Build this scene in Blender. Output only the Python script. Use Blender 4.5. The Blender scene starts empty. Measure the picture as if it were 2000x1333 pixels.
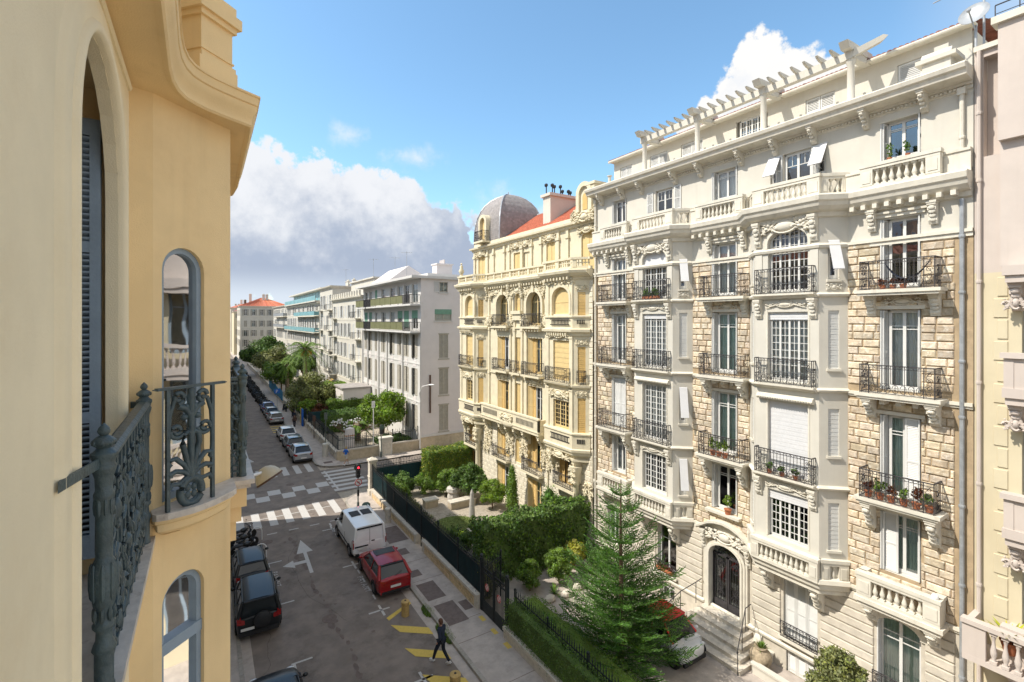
import bpy, math, random
import numpy as np
from mathutils import Matrix, Vector
R = math.radians
PI = math.pi
scene = bpy.context.scene
COL = scene.collection
random.seed(7)

# ---------------------------------------------------------------- camera
YAW = 32.412
EYE = 13.9
cam_d = bpy.data.cameras.new('camera')
cam = bpy.data.objects.new('camera', cam_d)
COL.objects.link(cam)
cam.location = (0, 0, EYE)
cam.rotation_euler = (R(90), 0, R(-YAW))
cam_d.sensor_width = 36
cam_d.lens = 17.01
cam_d.shift_y = -0.02025
cam_d.clip_start = 0.05
cam_d.clip_end = 3000
scene.camera = cam

# ---------------------------------------------------------------- sky, sun, exposure
SUN_EL, SUN_AZ = 50.0, -70.0          # azimuth measured from +Y towards +X
world = bpy.data.worlds.new('World')
scene.world = world
world.use_nodes = True
nt = world.node_tree
for n in list(nt.nodes): nt.nodes.remove(n)


def nd(tree, kind, **kw):
 n = tree.nodes.new(kind)
 for k, v in kw.items():
  if k == 'op': n.operation = v
  elif k == 'val':
   for i, x in enumerate(v):
    if x is not None: n.inputs[i].default_value = x
  else: setattr(n, k, v)
 return n


def lk(tree, a, b): tree.links.new(a, b)


def M_(tree, op, a, b=None, c=None, clamp=False):
 n = tree.nodes.new('ShaderNodeMath'); n.operation = op; n.use_clamp = clamp
 for i, x in enumerate((a, b, c)):
  if x is None: continue
  if isinstance(x, (int, float)): n.inputs[i].default_value = x
  else: tree.links.new(x, n.inputs[i])
 return n.outputs[0]


def MIX(tree, f, a, b, blend='MIX'):
 n = tree.nodes.new('ShaderNodeMix'); n.data_type = 'RGBA'; n.blend_type = blend
 for i, x in ((0, f), (6, a), (7, b)):
  if isinstance(x, (int, float)): n.inputs[i].default_value = x
  elif isinstance(x, tuple): n.inputs[i].default_value = (x[0], x[1], x[2], 1)
  else: tree.links.new(x, n.inputs[i])
 return n.outputs[2]


def SMOOTH(tree, x, a, b):
 n = tree.nodes.new('ShaderNodeMapRange'); n.interpolation_type = 'SMOOTHSTEP'
 tree.links.new(x, n.inputs[0]); n.inputs[1].default_value = a; n.inputs[2].default_value = b
 return n.outputs[0]


def build_sky():
 t = nt
 tc = nd(t, 'ShaderNodeTexCoord')
 sky = nd(t, 'ShaderNodeTexSky', sky_type='NISHITA')
 sky.sun_disc = False
 sky.sun_elevation = R(SUN_EL); sky.sun_rotation = R(SUN_AZ)
 sky.air_density = 1.0; sky.dust_density = 0.6; sky.ozone_density = 2.2
 bg1 = nd(t, 'ShaderNodeBackground'); bg1.inputs[1].default_value = 0.13
 lk(t, MIX(t, 1.0, sky.outputs[0], (.62, .74, .71), 'MULTIPLY'), bg1.inputs[0])
 sp = nd(t, 'ShaderNodeSeparateXYZ'); lk(t, tc.outputs['Generated'], sp.inputs[0])
 az = M_(t, 'MULTIPLY', M_(t, 'ARCTAN2', sp.outputs[0], sp.outputs[1]), 57.2958)
 el = M_(t, 'MULTIPLY', M_(t, 'ARCSINE', sp.outputs[2]), 57.2958)
 no = nd(t, 'ShaderNodeTexNoise'); no.inputs['Scale'].default_value = 9; no.inputs['Detail'].default_value = 9
 no.inputs['Roughness'].default_value = 0.56; lk(t, tc.outputs['Generated'], no.inputs[0])
 nb = nd(t, 'ShaderNodeTexNoise'); nb.inputs['Scale'].default_value = 26; nb.inputs['Detail'].default_value = 6
 nb.inputs['Roughness'].default_value = 0.6; lk(t, tc.outputs['Generated'], nb.inputs[0])
 rag = M_(t, 'ADD', M_(t, 'MULTIPLY', M_(t, 'SUBTRACT', no.outputs[0], 0.5), 1.9),
             M_(t, 'MULTIPLY', M_(t, 'SUBTRACT', nb.outputs[0], 0.5), 1.15))

 def blob(a0, e0, ra, re, k=1.0):
  dx = M_(t, 'DIVIDE', M_(t, 'SUBTRACT', az, a0), ra)
  dy = M_(t, 'DIVIDE', M_(t, 'SUBTRACT', el, e0), re)
  r = M_(t, 'SQRT', M_(t, 'ADD', M_(t, 'MULTIPLY', dx, dx), M_(t, 'MULTIPLY', dy, dy)))
  return M_(t, 'MULTIPLY', M_(t, 'SUBTRACT', 1.0, r), k)

 def union(bl):
  r = bl[0]
  for b in bl[1:]: r = M_(t, 'MAXIMUM', r, b)
  return r
 # cloud bank low over the street, running on out of view on both sides
 bank = union([blob(*b) for b in ((-60, 8, 40, 9), (-20, 8, 24, 9), (8, 8.6, 15, 9.2), (18, 7.5, 9, 9.4), (24, 7, 6, 8.0),
                                     (100, 9, 30, 8), (150, 8, 40, 9), (-140, 8, 50, 9))])
 wisp = union([blob(*b) for b in ((34, 9.5, 11, 6.5, .7), (14, 20, 3, 2, .55), (21, 18, 5, 2.2, .5), (46, 8, 14, 8, .6),
                                     (-50, 30, 14, 6, .6), (120, 35, 14, 7, .7))])
 cum = union([blob(*b) for b in ((59.3, 21.3, 5.0, 6.6), (56.3, 18.6, 4.9, 5.0), (63.2, 21.0, 5.0, 4.8, .9), (60, 15, 10, 7),
         (200 - 360, 26, 9, 8), (-70, 34, 8, 6))])
 mb_ = SMOOTH(t, M_(t, 'ADD', bank, M_(t, 'MULTIPLY', rag, .62)), 0.02, 0.15)
 mw_ = M_(t, 'MULTIPLY', SMOOTH(t, M_(t, 'ADD', wisp, M_(t, 'MULTIPLY', rag, .7)), 0.05, 0.75), .75)
 mc_ = SMOOTH(t, M_(t, 'ADD', cum, M_(t, 'MULTIPLY', rag, .5)), 0.0, 0.10)
 hz = M_(t, 'MULTIPLY', SMOOTH(t, el, 7.0, -1.0), .85)
 # broken cloud added outside the view to raise and whiten the ambient light
 ns = nd(t, 'ShaderNodeTexNoise'); ns.inputs['Scale'].default_value = 2.4; ns.inputs['Detail'].default_value = 7; lk(t, tc.outputs['Generated'], ns.inputs[0])
 away = M_(t, 'MAXIMUM', SMOOTH(t, M_(t, 'ABSOLUTE', M_(t, 'SUBTRACT', az, 33.0)), 36.0, 62.0), SMOOTH(t, el, 42.0, 58.0))
 ms_ = M_(t, 'MULTIPLY', SMOOTH(t, ns.outputs[0], .47, .56), away)
 mc_ = M_(t, 'MAXIMUM', mc_, ms_)
 mask = M_(t, 'MAXIMUM', M_(t, 'MAXIMUM', mb_, mw_), M_(t, 'MAXIMUM', mc_, hz))
 # bank: white sunlit tops, slate blue underside
 up = SMOOTH(t, M_(t, 'ADD', el, M_(t, 'MULTIPLY', rag, 10.0)), 5.5, 17.5)
 lowpale = SMOOTH(t, el, 6.0, 2.0)
 cb = MIX(t, up, (0.42, 0.49, 0.62), (0.86, 0.88, 0.92))
 cb = MIX(t, lowpale, cb, (0.72, 0.80, 0.90))
 cshade = SMOOTH(t, M_(t, 'ADD', M_(t, 'MULTIPLY', M_(t, 'SUBTRACT', el, 20.0), .05), rag), -0.55, 0.25)
 cc = MIX(t, cshade, (0.84, 0.87, 0.92), (1.0, .98, .95))
 isb = M_(t, 'MAXIMUM', mb_, hz)
 col = MIX(t, isb, cc, cb)
 bg2 = nd(t, 'ShaderNodeBackground'); bg2.inputs[1].default_value = CLOUD
 lk(t, col, bg2.inputs[0])
 ms = nd(t, 'ShaderNodeMixShader'); lk(t, mask, ms.inputs[0]); lk(t, bg1.outputs[0], ms.inputs[1]); lk(t, bg2.outputs[0], ms.inputs[2])
 out = nd(t, 'ShaderNodeOutputWorld'); lk(t, ms.outputs[0], out.inputs[0])


CLOUD = 0.37
build_sky()
sun_d = bpy.data.lights.new('sun', 'SUN'); sun_d.energy = 2.0; sun_d.angle = R(0.6); sun_d.color = (1.0, 0.93, 0.82)
sun = bpy.data.objects.new('sun', sun_d); COL.objects.link(sun)
sv = Vector((math.cos(R(SUN_EL)) * math.sin(R(SUN_AZ)), math.cos(R(SUN_EL)) * math.cos(R(SUN_AZ)), math.sin(R(SUN_EL))))
sun.rotation_euler = sv.to_track_quat('Z', 'Y').to_euler()
scene.view_settings.view_transform = 'Standard'
scene.view_settings.look = 'None'
scene.view_settings.gamma = 1
scene.view_settings.exposure = 1.5
scene.render.engine = 'CYCLES'
scene.cycles.max_bounces = 7
scene.cycles.transparent_max_bounces = 12


# ---------------------------------------------------------------- materials
def mat(name, col, rough=.75, var=.12, vs=1.2, bump=0.0, bs=30, metal=0, island=0.0, objv=0.0, stain=None, ss=.5, st=(.5, .7), spec=.4,
  streak=0.0, coat=0, emit=0, stretch=None, trans=0):
 m = bpy.data.materials.new(name); m.use_nodes = True
 t = m.node_tree; b = t.nodes['Principled BSDF']
 g = nd(t, 'ShaderNodeNewGeometry')
 pos = g.outputs['Position']
 if stretch:
  mp = nd(t, 'ShaderNodeMapping'); mp.inputs['Scale'].default_value = stretch; lk(t, pos, mp.inputs[0]); pos = mp.outputs[0]
 c = None
 n1 = nd(t, 'ShaderNodeTexNoise'); n1.inputs['Scale'].default_value = vs; n1.inputs['Detail'].default_value = 5
 n1.inputs['Roughness'].default_value = .62; lk(t, pos, n1.inputs[0])
 f = SMOOTH(t, n1.outputs[0], .3, .7)
 c = MIX(t, f, tuple(x * (1 - var) for x in col), tuple(min(1, x * (1 + var)) for x in col))
 if stain:
  n2 = nd(t, 'ShaderNodeTexNoise'); n2.inputs['Scale'].default_value = ss; n2.inputs['Detail'].default_value = 8
  n2.inputs['Roughness'].default_value = .7; lk(t, pos, n2.inputs[0])
  c = MIX(t, SMOOTH(t, n2.outputs[0], st[0], st[1]), c, stain)
 if streak:
  mp = nd(t, 'ShaderNodeMapping'); mp.inputs['Scale'].default_value = (5, 5, .35); lk(t, g.outputs['Position'], mp.inputs[0])
  n3 = nd(t, 'ShaderNodeTexNoise'); n3.inputs['Scale'].default_value = 1; n3.inputs['Detail'].default_value = 6; lk(t, mp.outputs[0], n3.inputs[0])
  c = MIX(t, M_(t, 'MULTIPLY', SMOOTH(t, n3.outputs[0], .52, .78), streak), c, (col[0] * .45, col[1] * .42, col[2] * .36))
 if island or objv:
  if island: r = g.outputs['Random Per Island']; k = island
  else:
   oi = nd(t, 'ShaderNodeObjectInfo'); r = oi.outputs['Random']; k = objv
  h = nd(t, 'ShaderNodeHueSaturation')
  h.inputs['Hue'].default_value = .5
  lk(t, M_(t, 'ADD', M_(t, 'MULTIPLY', r, 2 * k), 1 - k), h.inputs['Value'])
  r2 = M_(t, 'FRACT', M_(t, 'MULTIPLY', r, 17.31))
  lk(t, M_(t, 'ADD', M_(t, 'MULTIPLY', r2, k * .07), .5 - k * .035), h.inputs['Hue'])
  lk(t, M_(t, 'ADD', M_(t, 'MULTIPLY', M_(t, 'FRACT', M_(t, 'MULTIPLY', r, 7.77)), k), 1 - k * .5), h.inputs['Saturation'])
  lk(t, c, h.inputs['Color']); c = h.outputs[0]
 lk(t, c, b.inputs['Base Color'])
 b.inputs['Roughness'].default_value = rough; b.inputs['Metallic'].default_value = metal
 b.inputs['Specular IOR Level'].default_value = spec
 if coat: b.inputs['Coat Weight'].default_value = coat; b.inputs['Coat Roughness'].default_value = .06
 if emit: b.inputs['Emission Color'].default_value = (*col, 1); b.inputs['Emission Strength'].default_value = emit
 if bump:
  n4 = nd(t, 'ShaderNodeTexNoise'); n4.inputs['Scale'].default_value = bs; n4.inputs['Detail'].default_value = 5; lk(t, g.outputs['Position'], n4.inputs[0])
  bp = nd(t, 'ShaderNodeBump'); bp.inputs['Strength'].default_value = min(1, bump); bp.inputs['Distance'].default_value = .02
  lk(t, n4.outputs[0], bp.inputs['Height']); lk(t, bp.outputs[0], b.inputs['Normal'])
 if trans:   # leaves: some light passes through
  tr = nd(t, 'ShaderNodeBsdfTranslucent'); lk(t, c, tr.inputs[0])
  mx = nd(t, 'ShaderNodeMixShader'); mx.inputs[0].default_value = trans
  lk(t, b.outputs[0], mx.inputs[1]); lk(t, tr.outputs[0], mx.inputs[2]); lk(t, mx.outputs[0], t.nodes['Material Output'].inputs[0])
 return m


def glass(name, tint=(.75, .8, .8), refl=.14):
 m = bpy.data.materials.new(name); m.use_nodes = True
 t = m.node_tree; out = t.nodes['Material Output']; t.nodes.remove(t.nodes['Principled BSDF'])
 tr = nd(t, 'ShaderNodeBsdfTransparent'); tr.inputs[0].default_value = (*tint, 1)
 gl = nd(t, 'ShaderNodeBsdfGlossy'); gl.inputs['Roughness'].default_value = .02; gl.inputs[0].default_value = (.95, .97, 1, 1)
 g = nd(t, 'ShaderNodeNewGeometry')
 no = nd(t, 'ShaderNodeTexNoise'); no.inputs['Scale'].default_value = 1.3; lk(t, g.outputs['Position'], no.inputs[0])
 bp = nd(t, 'ShaderNodeBump'); bp.inputs['Strength'].default_value = .12; bp.inputs['Distance'].default_value = .05
 lk(t, no.outputs[0], bp.inputs['Height']); lk(t, bp.outputs[0], gl.inputs['Normal'])
 lw = nd(t, 'ShaderNodeLayerWeight'); lw.inputs[0].default_value = .3
 f = M_(t, 'ADD', M_(t, 'MULTIPLY', lw.outputs['Fresnel'], .8), refl, clamp=True)
 mx = nd(t, 'ShaderNodeMixShader'); lk(t, f, mx.inputs[0]); lk(t, tr.outputs[0], mx.inputs[1]); lk(t, gl.outputs[0], mx.inputs[2])
 lk(t, mx.outputs[0], out.inputs[0])
 return m


MT = dict(
 plaster=mat('cream_plaster', (.60, .57, .50), .85, .05, .8, .12, 60, streak=.10, stain=(.66, .60, .48), ss=.6, st=(.56, .85)),
 trim=mat('cream_stone_trim', (.66, .62, .53), .8, .07, 2.5, .15, 40, stain=(.55, .48, .36), ss=1.6, st=(.58, .85), streak=.22),
 lowstone=mat('pale_rusticated_stone', (.58, .53, .445), .88, .10, 3, .5, 26, objv=.07, stain=(.48, .42, .34), ss=2.2, st=(.55, .8)),
 roughstone=mat('rock_faced_ochre_stone', (.56, .465, .345), .92, .22, 5, 1.0, 14, objv=.24, stain=(.70, .64, .54), ss=7, st=(.50, .66)),
 roughstone_i=mat('rock_faced_ochre_stone_joined', (.56, .465, .345), .92, .22, 5, 1.0, 14, island=.24, stain=(.70, .64, .54), ss=7, st=(.50, .66)),
 mortar=mat('brown_mortar', (.42, .32, .205), .95, .15, 3, .4, 40),
 white=mat('white_painted_wood', (.66, .655, .63), .5, .03, 3),
 greywhite=mat('pale_grey_shutter_paint', (.62, .62, .60), .6, .05, 3),
 shutter_white=mat('white_roller_shutter', (.66, .66, .67), .55, .03, 3),
 curtain=mat('white_curtain', (.80, .81, .80), .9, .12, 9, stretch=(4, 4, .05)),
 curtain_green=mat('green_grey_curtain', (.60, .76, .70), .9, .15, 9, stretch=(4, 4, .05)),
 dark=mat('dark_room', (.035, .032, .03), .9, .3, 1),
 glass=glass('window_glass'),
 glass_dark=mat('car_glass', (.018, .022, .024), .08, .05, 3, spec=.6),
 iron=mat('dark_wrought_iron', (.045, .042, .045), .6, .25, 8, .1, 60, stain=(.12, .09, .07), ss=9, st=(.55, .8)),
 bluegreen_iron=mat('slate_green_painted_iron', (.055, .085, .095), .42, .22, 14, .35, 40, stain=(.09, .115, .12), ss=16, st=(.5, .8), spec=.55),
 yplaster=mat('ochre_cream_plaster', (.88, .655, .35), .88, .06, 1.0, .16, 130, stain=(.80, .57, .29), ss=1.1, st=(.45, .8), streak=.2),
 palewall=mat('pale_cream_plaster', (.88, .765, .53), .88, .06, .9, .15, 130, stain=(.80, .67, .44), ss=1.4, st=(.48, .85), streak=.1),
 marble=mat('weathered_marble', (.62, .56, .49), .5, .14, 6, .1, 50, stain=(.40, .33, .27), ss=10, st=(.5, .72)),
 blueshutter=mat('blue_grey_shutter_paint', (.27, .34, .41), .55, .08, 6, .1, 50),
 bcream=mat('carved_cream_stone', (.69, .62, .455), .82, .08, 2.2, .25, 30, stain=(.60, .50, .32), ss=2.2, st=(.56, .82), streak=.2),
 bstone=mat('pale_coursed_stone', (.68, .62, .50), .88, .12, 4, .5, 20, stain=(.50, .44, .33), ss=3, st=(.52, .8)),
 byellow=mat('yellow_ochre_shutter', (.62, .42, .16), .65, .06, 3, .1, 50),
 byellow_pale=mat('pale_yellow_blind', (.66, .50, .24), .7, .06, 3),
 slate=mat('grey_slate', (.30, .275, .265), .7, .1, 3, .3, 20, island=.12),
 zinc=mat('zinc_sheet', (.36, .38, .40), .45, .15, 4, metal=.3),
 redtile=mat('orange_clay_tile', (.50, .17, .09), .8, .2, 5, .3, 20, island=.2),
 oldtile=mat('weathered_brown_tile', (.25, .12, .09), .85, .3, 5, .4, 20, island=.3),
 cwhite=mat('white_render', (.60, .585, .56), .9, .04, .8, .1, 60, streak=.08),
 cgrey=mat('warm_grey_render', (.68, .63, .61), .9, .04, .8, .1, 60, streak=.06, stain=(.54, .49, .46), ss=.4, st=(.55, .8)),
 cshut=mat('taupe_shutter', (.40, .37, .31), .7, .08, 3),
 green_blind=mat('green_awning_cloth', (.16, .30, .22), .8, .1, 4),
 olive=mat('olive_balcony_panel', (.17, .17, .08), .6, .12, 3),
 teal=mat('teal_glass_panel', (.20, .42, .46), .35, .2, 1.2),
 pinkwall=mat('pink_cream_render', (.56, .49, .44), .88, .04, 1, .15, 60, streak=.08),
 yellowwall=mat('pale_yellow_render', (.60, .53, .375), .88, .04, 1, .15, 60, streak=.06),
 asphalt=mat('worn_asphalt', (.215, .18, .155), .93, .16, 1.1, .5, 90, stain=(.125, .105, .09), ss=.7, st=(.5, .72)),
 asphalt_pale=mat('pale_asphalt', (.44, .385, .34), .93, .12, 2.2, .5, 90, stain=(.34, .295, .26), ss=1.5, st=(.5, .75)),
 patch=mat('dark_asphalt_patch', (.16, .125, .11), .95, .15, 5, .4, 90),
 kerb=mat('granite_kerb', (.33, .30, .26), .85, .12, 8, .3, 50, objv=.1),
 paint=mat('worn_white_road_paint', (.50, .48, .455), .8, .06, 8, stain=(.20, .18, .17), ss=14, st=(.57, .72)),
 ypaint=mat('worn_yellow_road_paint', (.62, .45, .10), .8, .06, 8, stain=(.22, .18, .10), ss=14, st=(.57, .74)),
 gravel=mat('pale_gravel_ground', (.38, .33, .265), .95, .18, 6, .6, 60, stain=(.28, .24, .18), ss=1.3, st=(.5, .7)),
 soil=mat('brown_soil', (.12, .09, .06), .98, .25, 5, .6, 50),
 grass=mat('short_lawn', (.12, .16, .04), .95, .3, 6, .6, 70, stain=(.13, .13, .04), ss=2, st=(.5, .7)),
 wallstone=mat('low_wall_stone', (.60, .46, .28), .9, .18, 6, .7, 26, objv=.13),
 cap=mat('pale_coping_stone', (.60, .545, .46), .88, .1, 5, .3, 40, stain=(.34, .30, .25), ss=3, st=(.5, .75)),
 fence=mat('black_painted_fence', (.018, .024, .028), .5, .2, 6),
 leaf_dark=mat('dark_green_leaf', (.105, .18, .045), .6, .25, 1.2, island=.5, trans=.25, spec=.3),
 leaf_mid=mat('mid_green_leaf', (.145, .235, .045), .6, .25, 1.2, island=.5, trans=.28, spec=.3),
 leaf_bright=mat('bright_green_leaf', (.18, .28, .04), .6, .25, 1.2, island=.45, trans=.3, spec=.3),
 leaf_olive=mat('olive_green_leaf', (.20, .22, .08), .6, .3, 1.0, island=.5, trans=.25, spec=.3),
 leaf_yellow=mat('yellow_green_leaf', (.36, .36, .06), .6, .25, 1.2, island=.4, trans=.3, spec=.3),
 leaf_red=mat('russet_leaf', (.16, .06, .03), .6, .25, 1.2, island=.4, trans=.3, spec=.3),
 conifer=mat('conifer_needles', (.095, .20, .04), .6, .3, 1.4, island=.55, trans=.2, spec=.25),
 core=mat('shaded_twigs', (.03, .038, .016), .95, .4, 3),
 bark=mat('brown_bark', (.15, .10, .065), .95, .25, 8, .8, 30),
 palm_bark=mat('palm_trunk_bark', (.24, .19, .13), .95, .3, 10, .8, 30),
 orange=mat('orange_palm_fruit', (.55, .22, .03), .7, .2, 8),
 terracotta=mat('terracotta_pot', (.42, .15, .07), .85, .12, 8),
 urn=mat('aged_stone_urn', (.36, .29, .20), .9, .25, 9, .4, 30),
 red=mat('red_car_paint', (.30, .006, .010), .3, .04, 2, coat=.5, metal=.1),
 smartred=mat('bright_red_car_paint', (.62, .012, .012), .3, .03, 2, coat=1),
 vanwhite=mat('white_van_paint', (.86, .87, .89), .3, .02, 2, coat=.8),
 black=mat('black_car_paint', (.010, .012, .014), .38, .05, 2, coat=.25),
 silver=mat('silver_car_paint', (.38, .39, .41), .3, .04, 2, metal=.4, coat=1),
 greycar=mat('dark_grey_car_paint', (.13, .15, .17), .3, .04, 2, metal=.3, coat=1),
 bluecar=mat('blue_car_paint', (.03, .08, .28), .3, .04, 2, coat=1),
 whitecar=mat('white_car_paint', (.70, .71, .72), .3, .02, 2, coat=1),
 rubber=mat('tyre_rubber', (.018, .018, .018), .85, .2, 10),
 plastic=mat('black_plastic', (.022, .022, .024), .6, .1, 8),
 rim=mat('alloy_rim', (.34, .34, .36), .35, .05, 5, metal=.7),
 taillight=mat('red_tail_light', (.30, .006, .006), .2, .05, 5, coat=1),
 headlight=mat('clear_headlight', (.6, .62, .65), .15, .05, 5, coat=1),
 plate=mat('white_number_plate', (.7, .7, .68), .5, .03, 5),
 chrome=mat('chrome', (.6, .6, .6), .15, .02, 5, metal=1),
 skin=mat('skin', (.42, .24, .17), .6, .06, 8),
 hair=mat('reddish_brown_hair', (.10, .045, .025), .7, .2, 20),
 navy=mat('navy_jacket', (.018, .026, .05), .9, .2, 8),
 jeans=mat('dark_jeans', (.012, .016, .028), .9, .2, 8),
 shoe=mat('white_trainers', (.65, .65, .66), .7, .05, 8),
 tealscreen=mat('dark_teal_fence_screen', (.012, .055, .065), .8, .2, 2),
 bin=mat('grey_green_bin', (.06, .10, .075), .6, .15, 5),
 ybollard=mat('ochre_concrete', (.48, .33, .13), .9, .15, 8, .4, 40),
 orangesign=mat('red_signal_lens', (.9, .02, .04), .4, .02, 5, emit=1.6),
 signwhite=mat('white_sign_face', (.75, .74, .72), .5, .04, 5),
 signred=mat('red_sign_paint', (.55, .03, .03), .5, .04, 5),
 signblue=mat('blue_sign_paint', (.02, .13, .50), .5, .04, 5),
 pole=mat('grey_green_pole_paint', (.10, .12, .11), .6, .1, 5),
 beigelamp=mat('beige_lamp_shell', (.50, .43, .30), .45, .06, 5, coat=.3),
 lamprim=mat('brown_lamp_rim', (.10, .055, .04), .5, .1, 5),
 stonewall=mat('beige_boundary_stone', (.50, .42, .30), .9, .15, 3, .5, 24, island=.12, stain=(.36, .31, .24), ss=1.5, st=(.5, .75)),
 parasol=mat('folded_pale_parasol', (.50, .47, .42), .9, .1, 6),
 roofflat=mat('grey_roof_gravel', (.34, .31, .29), .95, .15, 3),
 awning=mat('yellow_striped_awning', (.55, .38, .12), .85, .1, 3),
 bluetarp=mat('blue_tarpaulin', (.03, .20, .36), .7, .2, 2),
 green_cloth=mat('yellow_green_cloth', (.45, .6, .05), .9, .1, 5),
 haze_hill=mat('distant_hill', (.16, .19, .20), .95, .2, .02),
)


# ---------------------------------------------------------------- mesh helpers
class MB:
 def __init__(s, M=None):
  s.v = []; s.f = []; s.mi = []; s.M = M or Matrix.Identity(4); s.m = 0

 def add(s, vs, fs, m=None):
  o = len(s.v); M = s.M
  s.v += [tuple(M @ Vector(p)) for p in vs]
  s.f += [tuple(i + o for i in f) for f in fs]
  s.mi += [s.m if m is None else m] * len(fs)
  return s

 def box(s, x0, y0, z0, x1, y1, z1, m=None):
  if x0 > x1: x0, x1 = x1, x0
  if y0 > y1: y0, y1 = y1, y0
  if z0 > z1: z0, z1 = z1, z0
  return s.add([(x0, y0, z0), (x1, y0, z0), (x1, y1, z0), (x0, y1, z0), (x0, y0, z1), (x1, y0, z1), (x1, y1, z1), (x0, y1, z1)],
                     [(3, 2, 1, 0), (4, 5, 6, 7), (0, 1, 5, 4), (1, 2, 6, 5), (2, 3, 7, 6), (3, 0, 4, 7)], m)

 def cham(s, x0, y0, z0, x1, y1, z1, c, m=None):
  """block whose -y face is pillowed by c"""
  return s.add([(x0, y1, z0), (x1, y1, z0), (x1, y1, z1), (x0, y1, z1), (x0, y0 + c, z0), (x1, y0 + c, z0), (x1, y0 + c, z1), (x0, y0 + c, z1),
                      (x0 + c, y0, z0 + c), (x1 - c, y0, z0 + c), (x1 - c, y0, z1 - c), (x0 + c, y0, z1 - c)],
                     [(0, 1, 5, 4), (1, 2, 6, 5), (2, 3, 7, 6), (3, 0, 4, 7), (4, 5, 9, 8), (5, 6, 10, 9), (6, 7, 11, 10), (7, 4, 8, 11), (8, 9, 10, 11)], m)

 def quad(s, a, b, c, d, m=None): return s.add([a, b, c, d], [(0, 1, 2, 3)], m)

 def ext(s, poly, y0, y1, m=None):
  """polygon in x,z extruded in y"""
  n = len(poly)
  vs = [(p[0], y0, p[1]) for p in poly] + [(p[0], y1, p[1]) for p in poly]
  fs = [tuple(range(n)), tuple(range(2 * n - 1, n - 1, -1))] + [(i, i + n, (i + 1) % n + n, (i + 1) % n) for i in range(n)]
  return s.add(vs, fs, m)

 def extx(s, poly, x0, x1, m=None):
  """polygon in y,z extruded in x"""
  n = len(poly)
  vs = [(x0, p[0], p[1]) for p in poly] + [(x1, p[0], p[1]) for p in poly]
  fs = [tuple(range(n)), tuple(range(2 * n - 1, n - 1, -1))] + [(i, i + n, (i + 1) % n + n, (i + 1) % n) for i in range(n)]
  return s.add(vs, fs, m)

 def extz(s, poly, z0, z1, m=None):
  n = len(poly)
  vs = [(p[0], p[1], z0) for p in poly] + [(p[0], p[1], z1) for p in poly]
  fs = [tuple(range(n)), tuple(range(2 * n - 1, n - 1, -1))] + [(i, i + n, (i + 1) % n + n, (i + 1) % n) for i in range(n)]
  return s.add(vs, fs, m)

 def tube(s, pts, r, n=6, m=None, r2=None, close=False):
  P = [Vector(p) for p in pts]; k = len(P)
  vs = []; fs = []
  up = Vector((0, 0, 1))
  for i, p in enumerate(P):
   d = (P[(i + 1) % k] - P[i - 1]) if close else (P[min(i + 1, k - 1)] - P[max(i - 1, 0)])
   d.normalize()
   a = d.cross(up if abs(d.z) < .95 else Vector((1, 0, 0))); a.normalize(); b = d.cross(a)
   rr = r if r2 is None else r + (r2 - r) * i / max(1, k - 1)
   for j in range(n):
    t = 2 * PI * j / n
    vs.append(tuple(p + a * math.cos(t) * rr + b * math.sin(t) * rr))
  for i in range(k if close else k - 1):
   i2 = (i + 1) % k
   for j in range(n):
    fs.append((i * n + j, i * n + (j + 1) % n, i2 * n + (j + 1) % n, i2 * n + j))
  if not close: fs += [tuple(range(n - 1, -1, -1)), tuple(range((k - 1) * n, k * n))]
  return s.add(vs, fs, m)

 def lathe(s, prof, n=12, c=(0, 0, 0), m=None, sx=1, sy=1):
  k = len(prof); vs = []; fs = []
  for r, z in prof:
   for j in range(n):
    t = 2 * PI * j / n
    vs.append((c[0] + r * math.cos(t) * sx, c[1] + r * math.sin(t) * sy, c[2] + z))
  for i in range(k - 1):
   for j in range(n): fs.append((i * n + j, i * n + (j + 1) % n, (i + 1) * n + (j + 1) % n, (i + 1) * n + j))
  fs += [tuple(range(n - 1, -1, -1)), tuple(range((k - 1) * n, k * n))]
  return s.add(vs, fs, m)

 def ball(s, c, r, n=8, k=6, m=None):
  rx, ry, rz = (r, r, r) if isinstance(r, (int, float)) else r
  vs = []; fs = []
  for i in range(k + 1):
   a = PI * i / k
   for j in range(n):
    t = 2 * PI * j / n
    vs.append((c[0] + rx * max(.02, math.sin(a)) * math.cos(t), c[1] + ry * max(.02, math.sin(a)) * math.sin(t), c[2] - rz * math.cos(a)))
  for i in range(k):
   for j in range(n): fs.append((i * n + j, i * n + (j + 1) % n, (i + 1) * n + (j + 1) % n, (i + 1) * n + j))
  return s.add(vs, fs, m)

 def sweep(s, path, prof, m=None, closed=False, side=1, caps=True):
  """profile (outward offset, z) swept along a plan path [(x,y)]; outward is to the right of travel when side=1"""
  n = len(path); k = len(prof); vs = []; fs = []
  for i in range(n):
   p = Vector(path[i])
   if closed: a = Vector(path[i - 1]); b = Vector(path[(i + 1) % n])
   else: a = Vector(path[max(i - 1, 0)]); b = Vector(path[min(i + 1, n - 1)])
   d1 = (p - a) if (p - a).length > 1e-6 else (b - p); d2 = (b - p) if (b - p).length > 1e-6 else (p - a)
   d1.normalize(); d2.normalize()
   n1 = Vector((d1.y, -d1.x)) * side; n2 = Vector((d2.y, -d2.x)) * side
   nn = n1 + n2; nn = nn / max(.35, nn.length_squared) * 2 if nn.length > 1e-6 else n1
   for o, z in prof: vs.append((p.x + nn.x * o, p.y + nn.y * o, z))
  for i in range(n if closed else n - 1):
   i2 = (i + 1) % n
   for j in range(k - 1): fs.append((i * k + j, i * k + j + 1, i2 * k + j + 1, i2 * k + j))
   fs.append((i * k + k - 1, i * k, i2 * k, i2 * k + k - 1))
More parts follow.
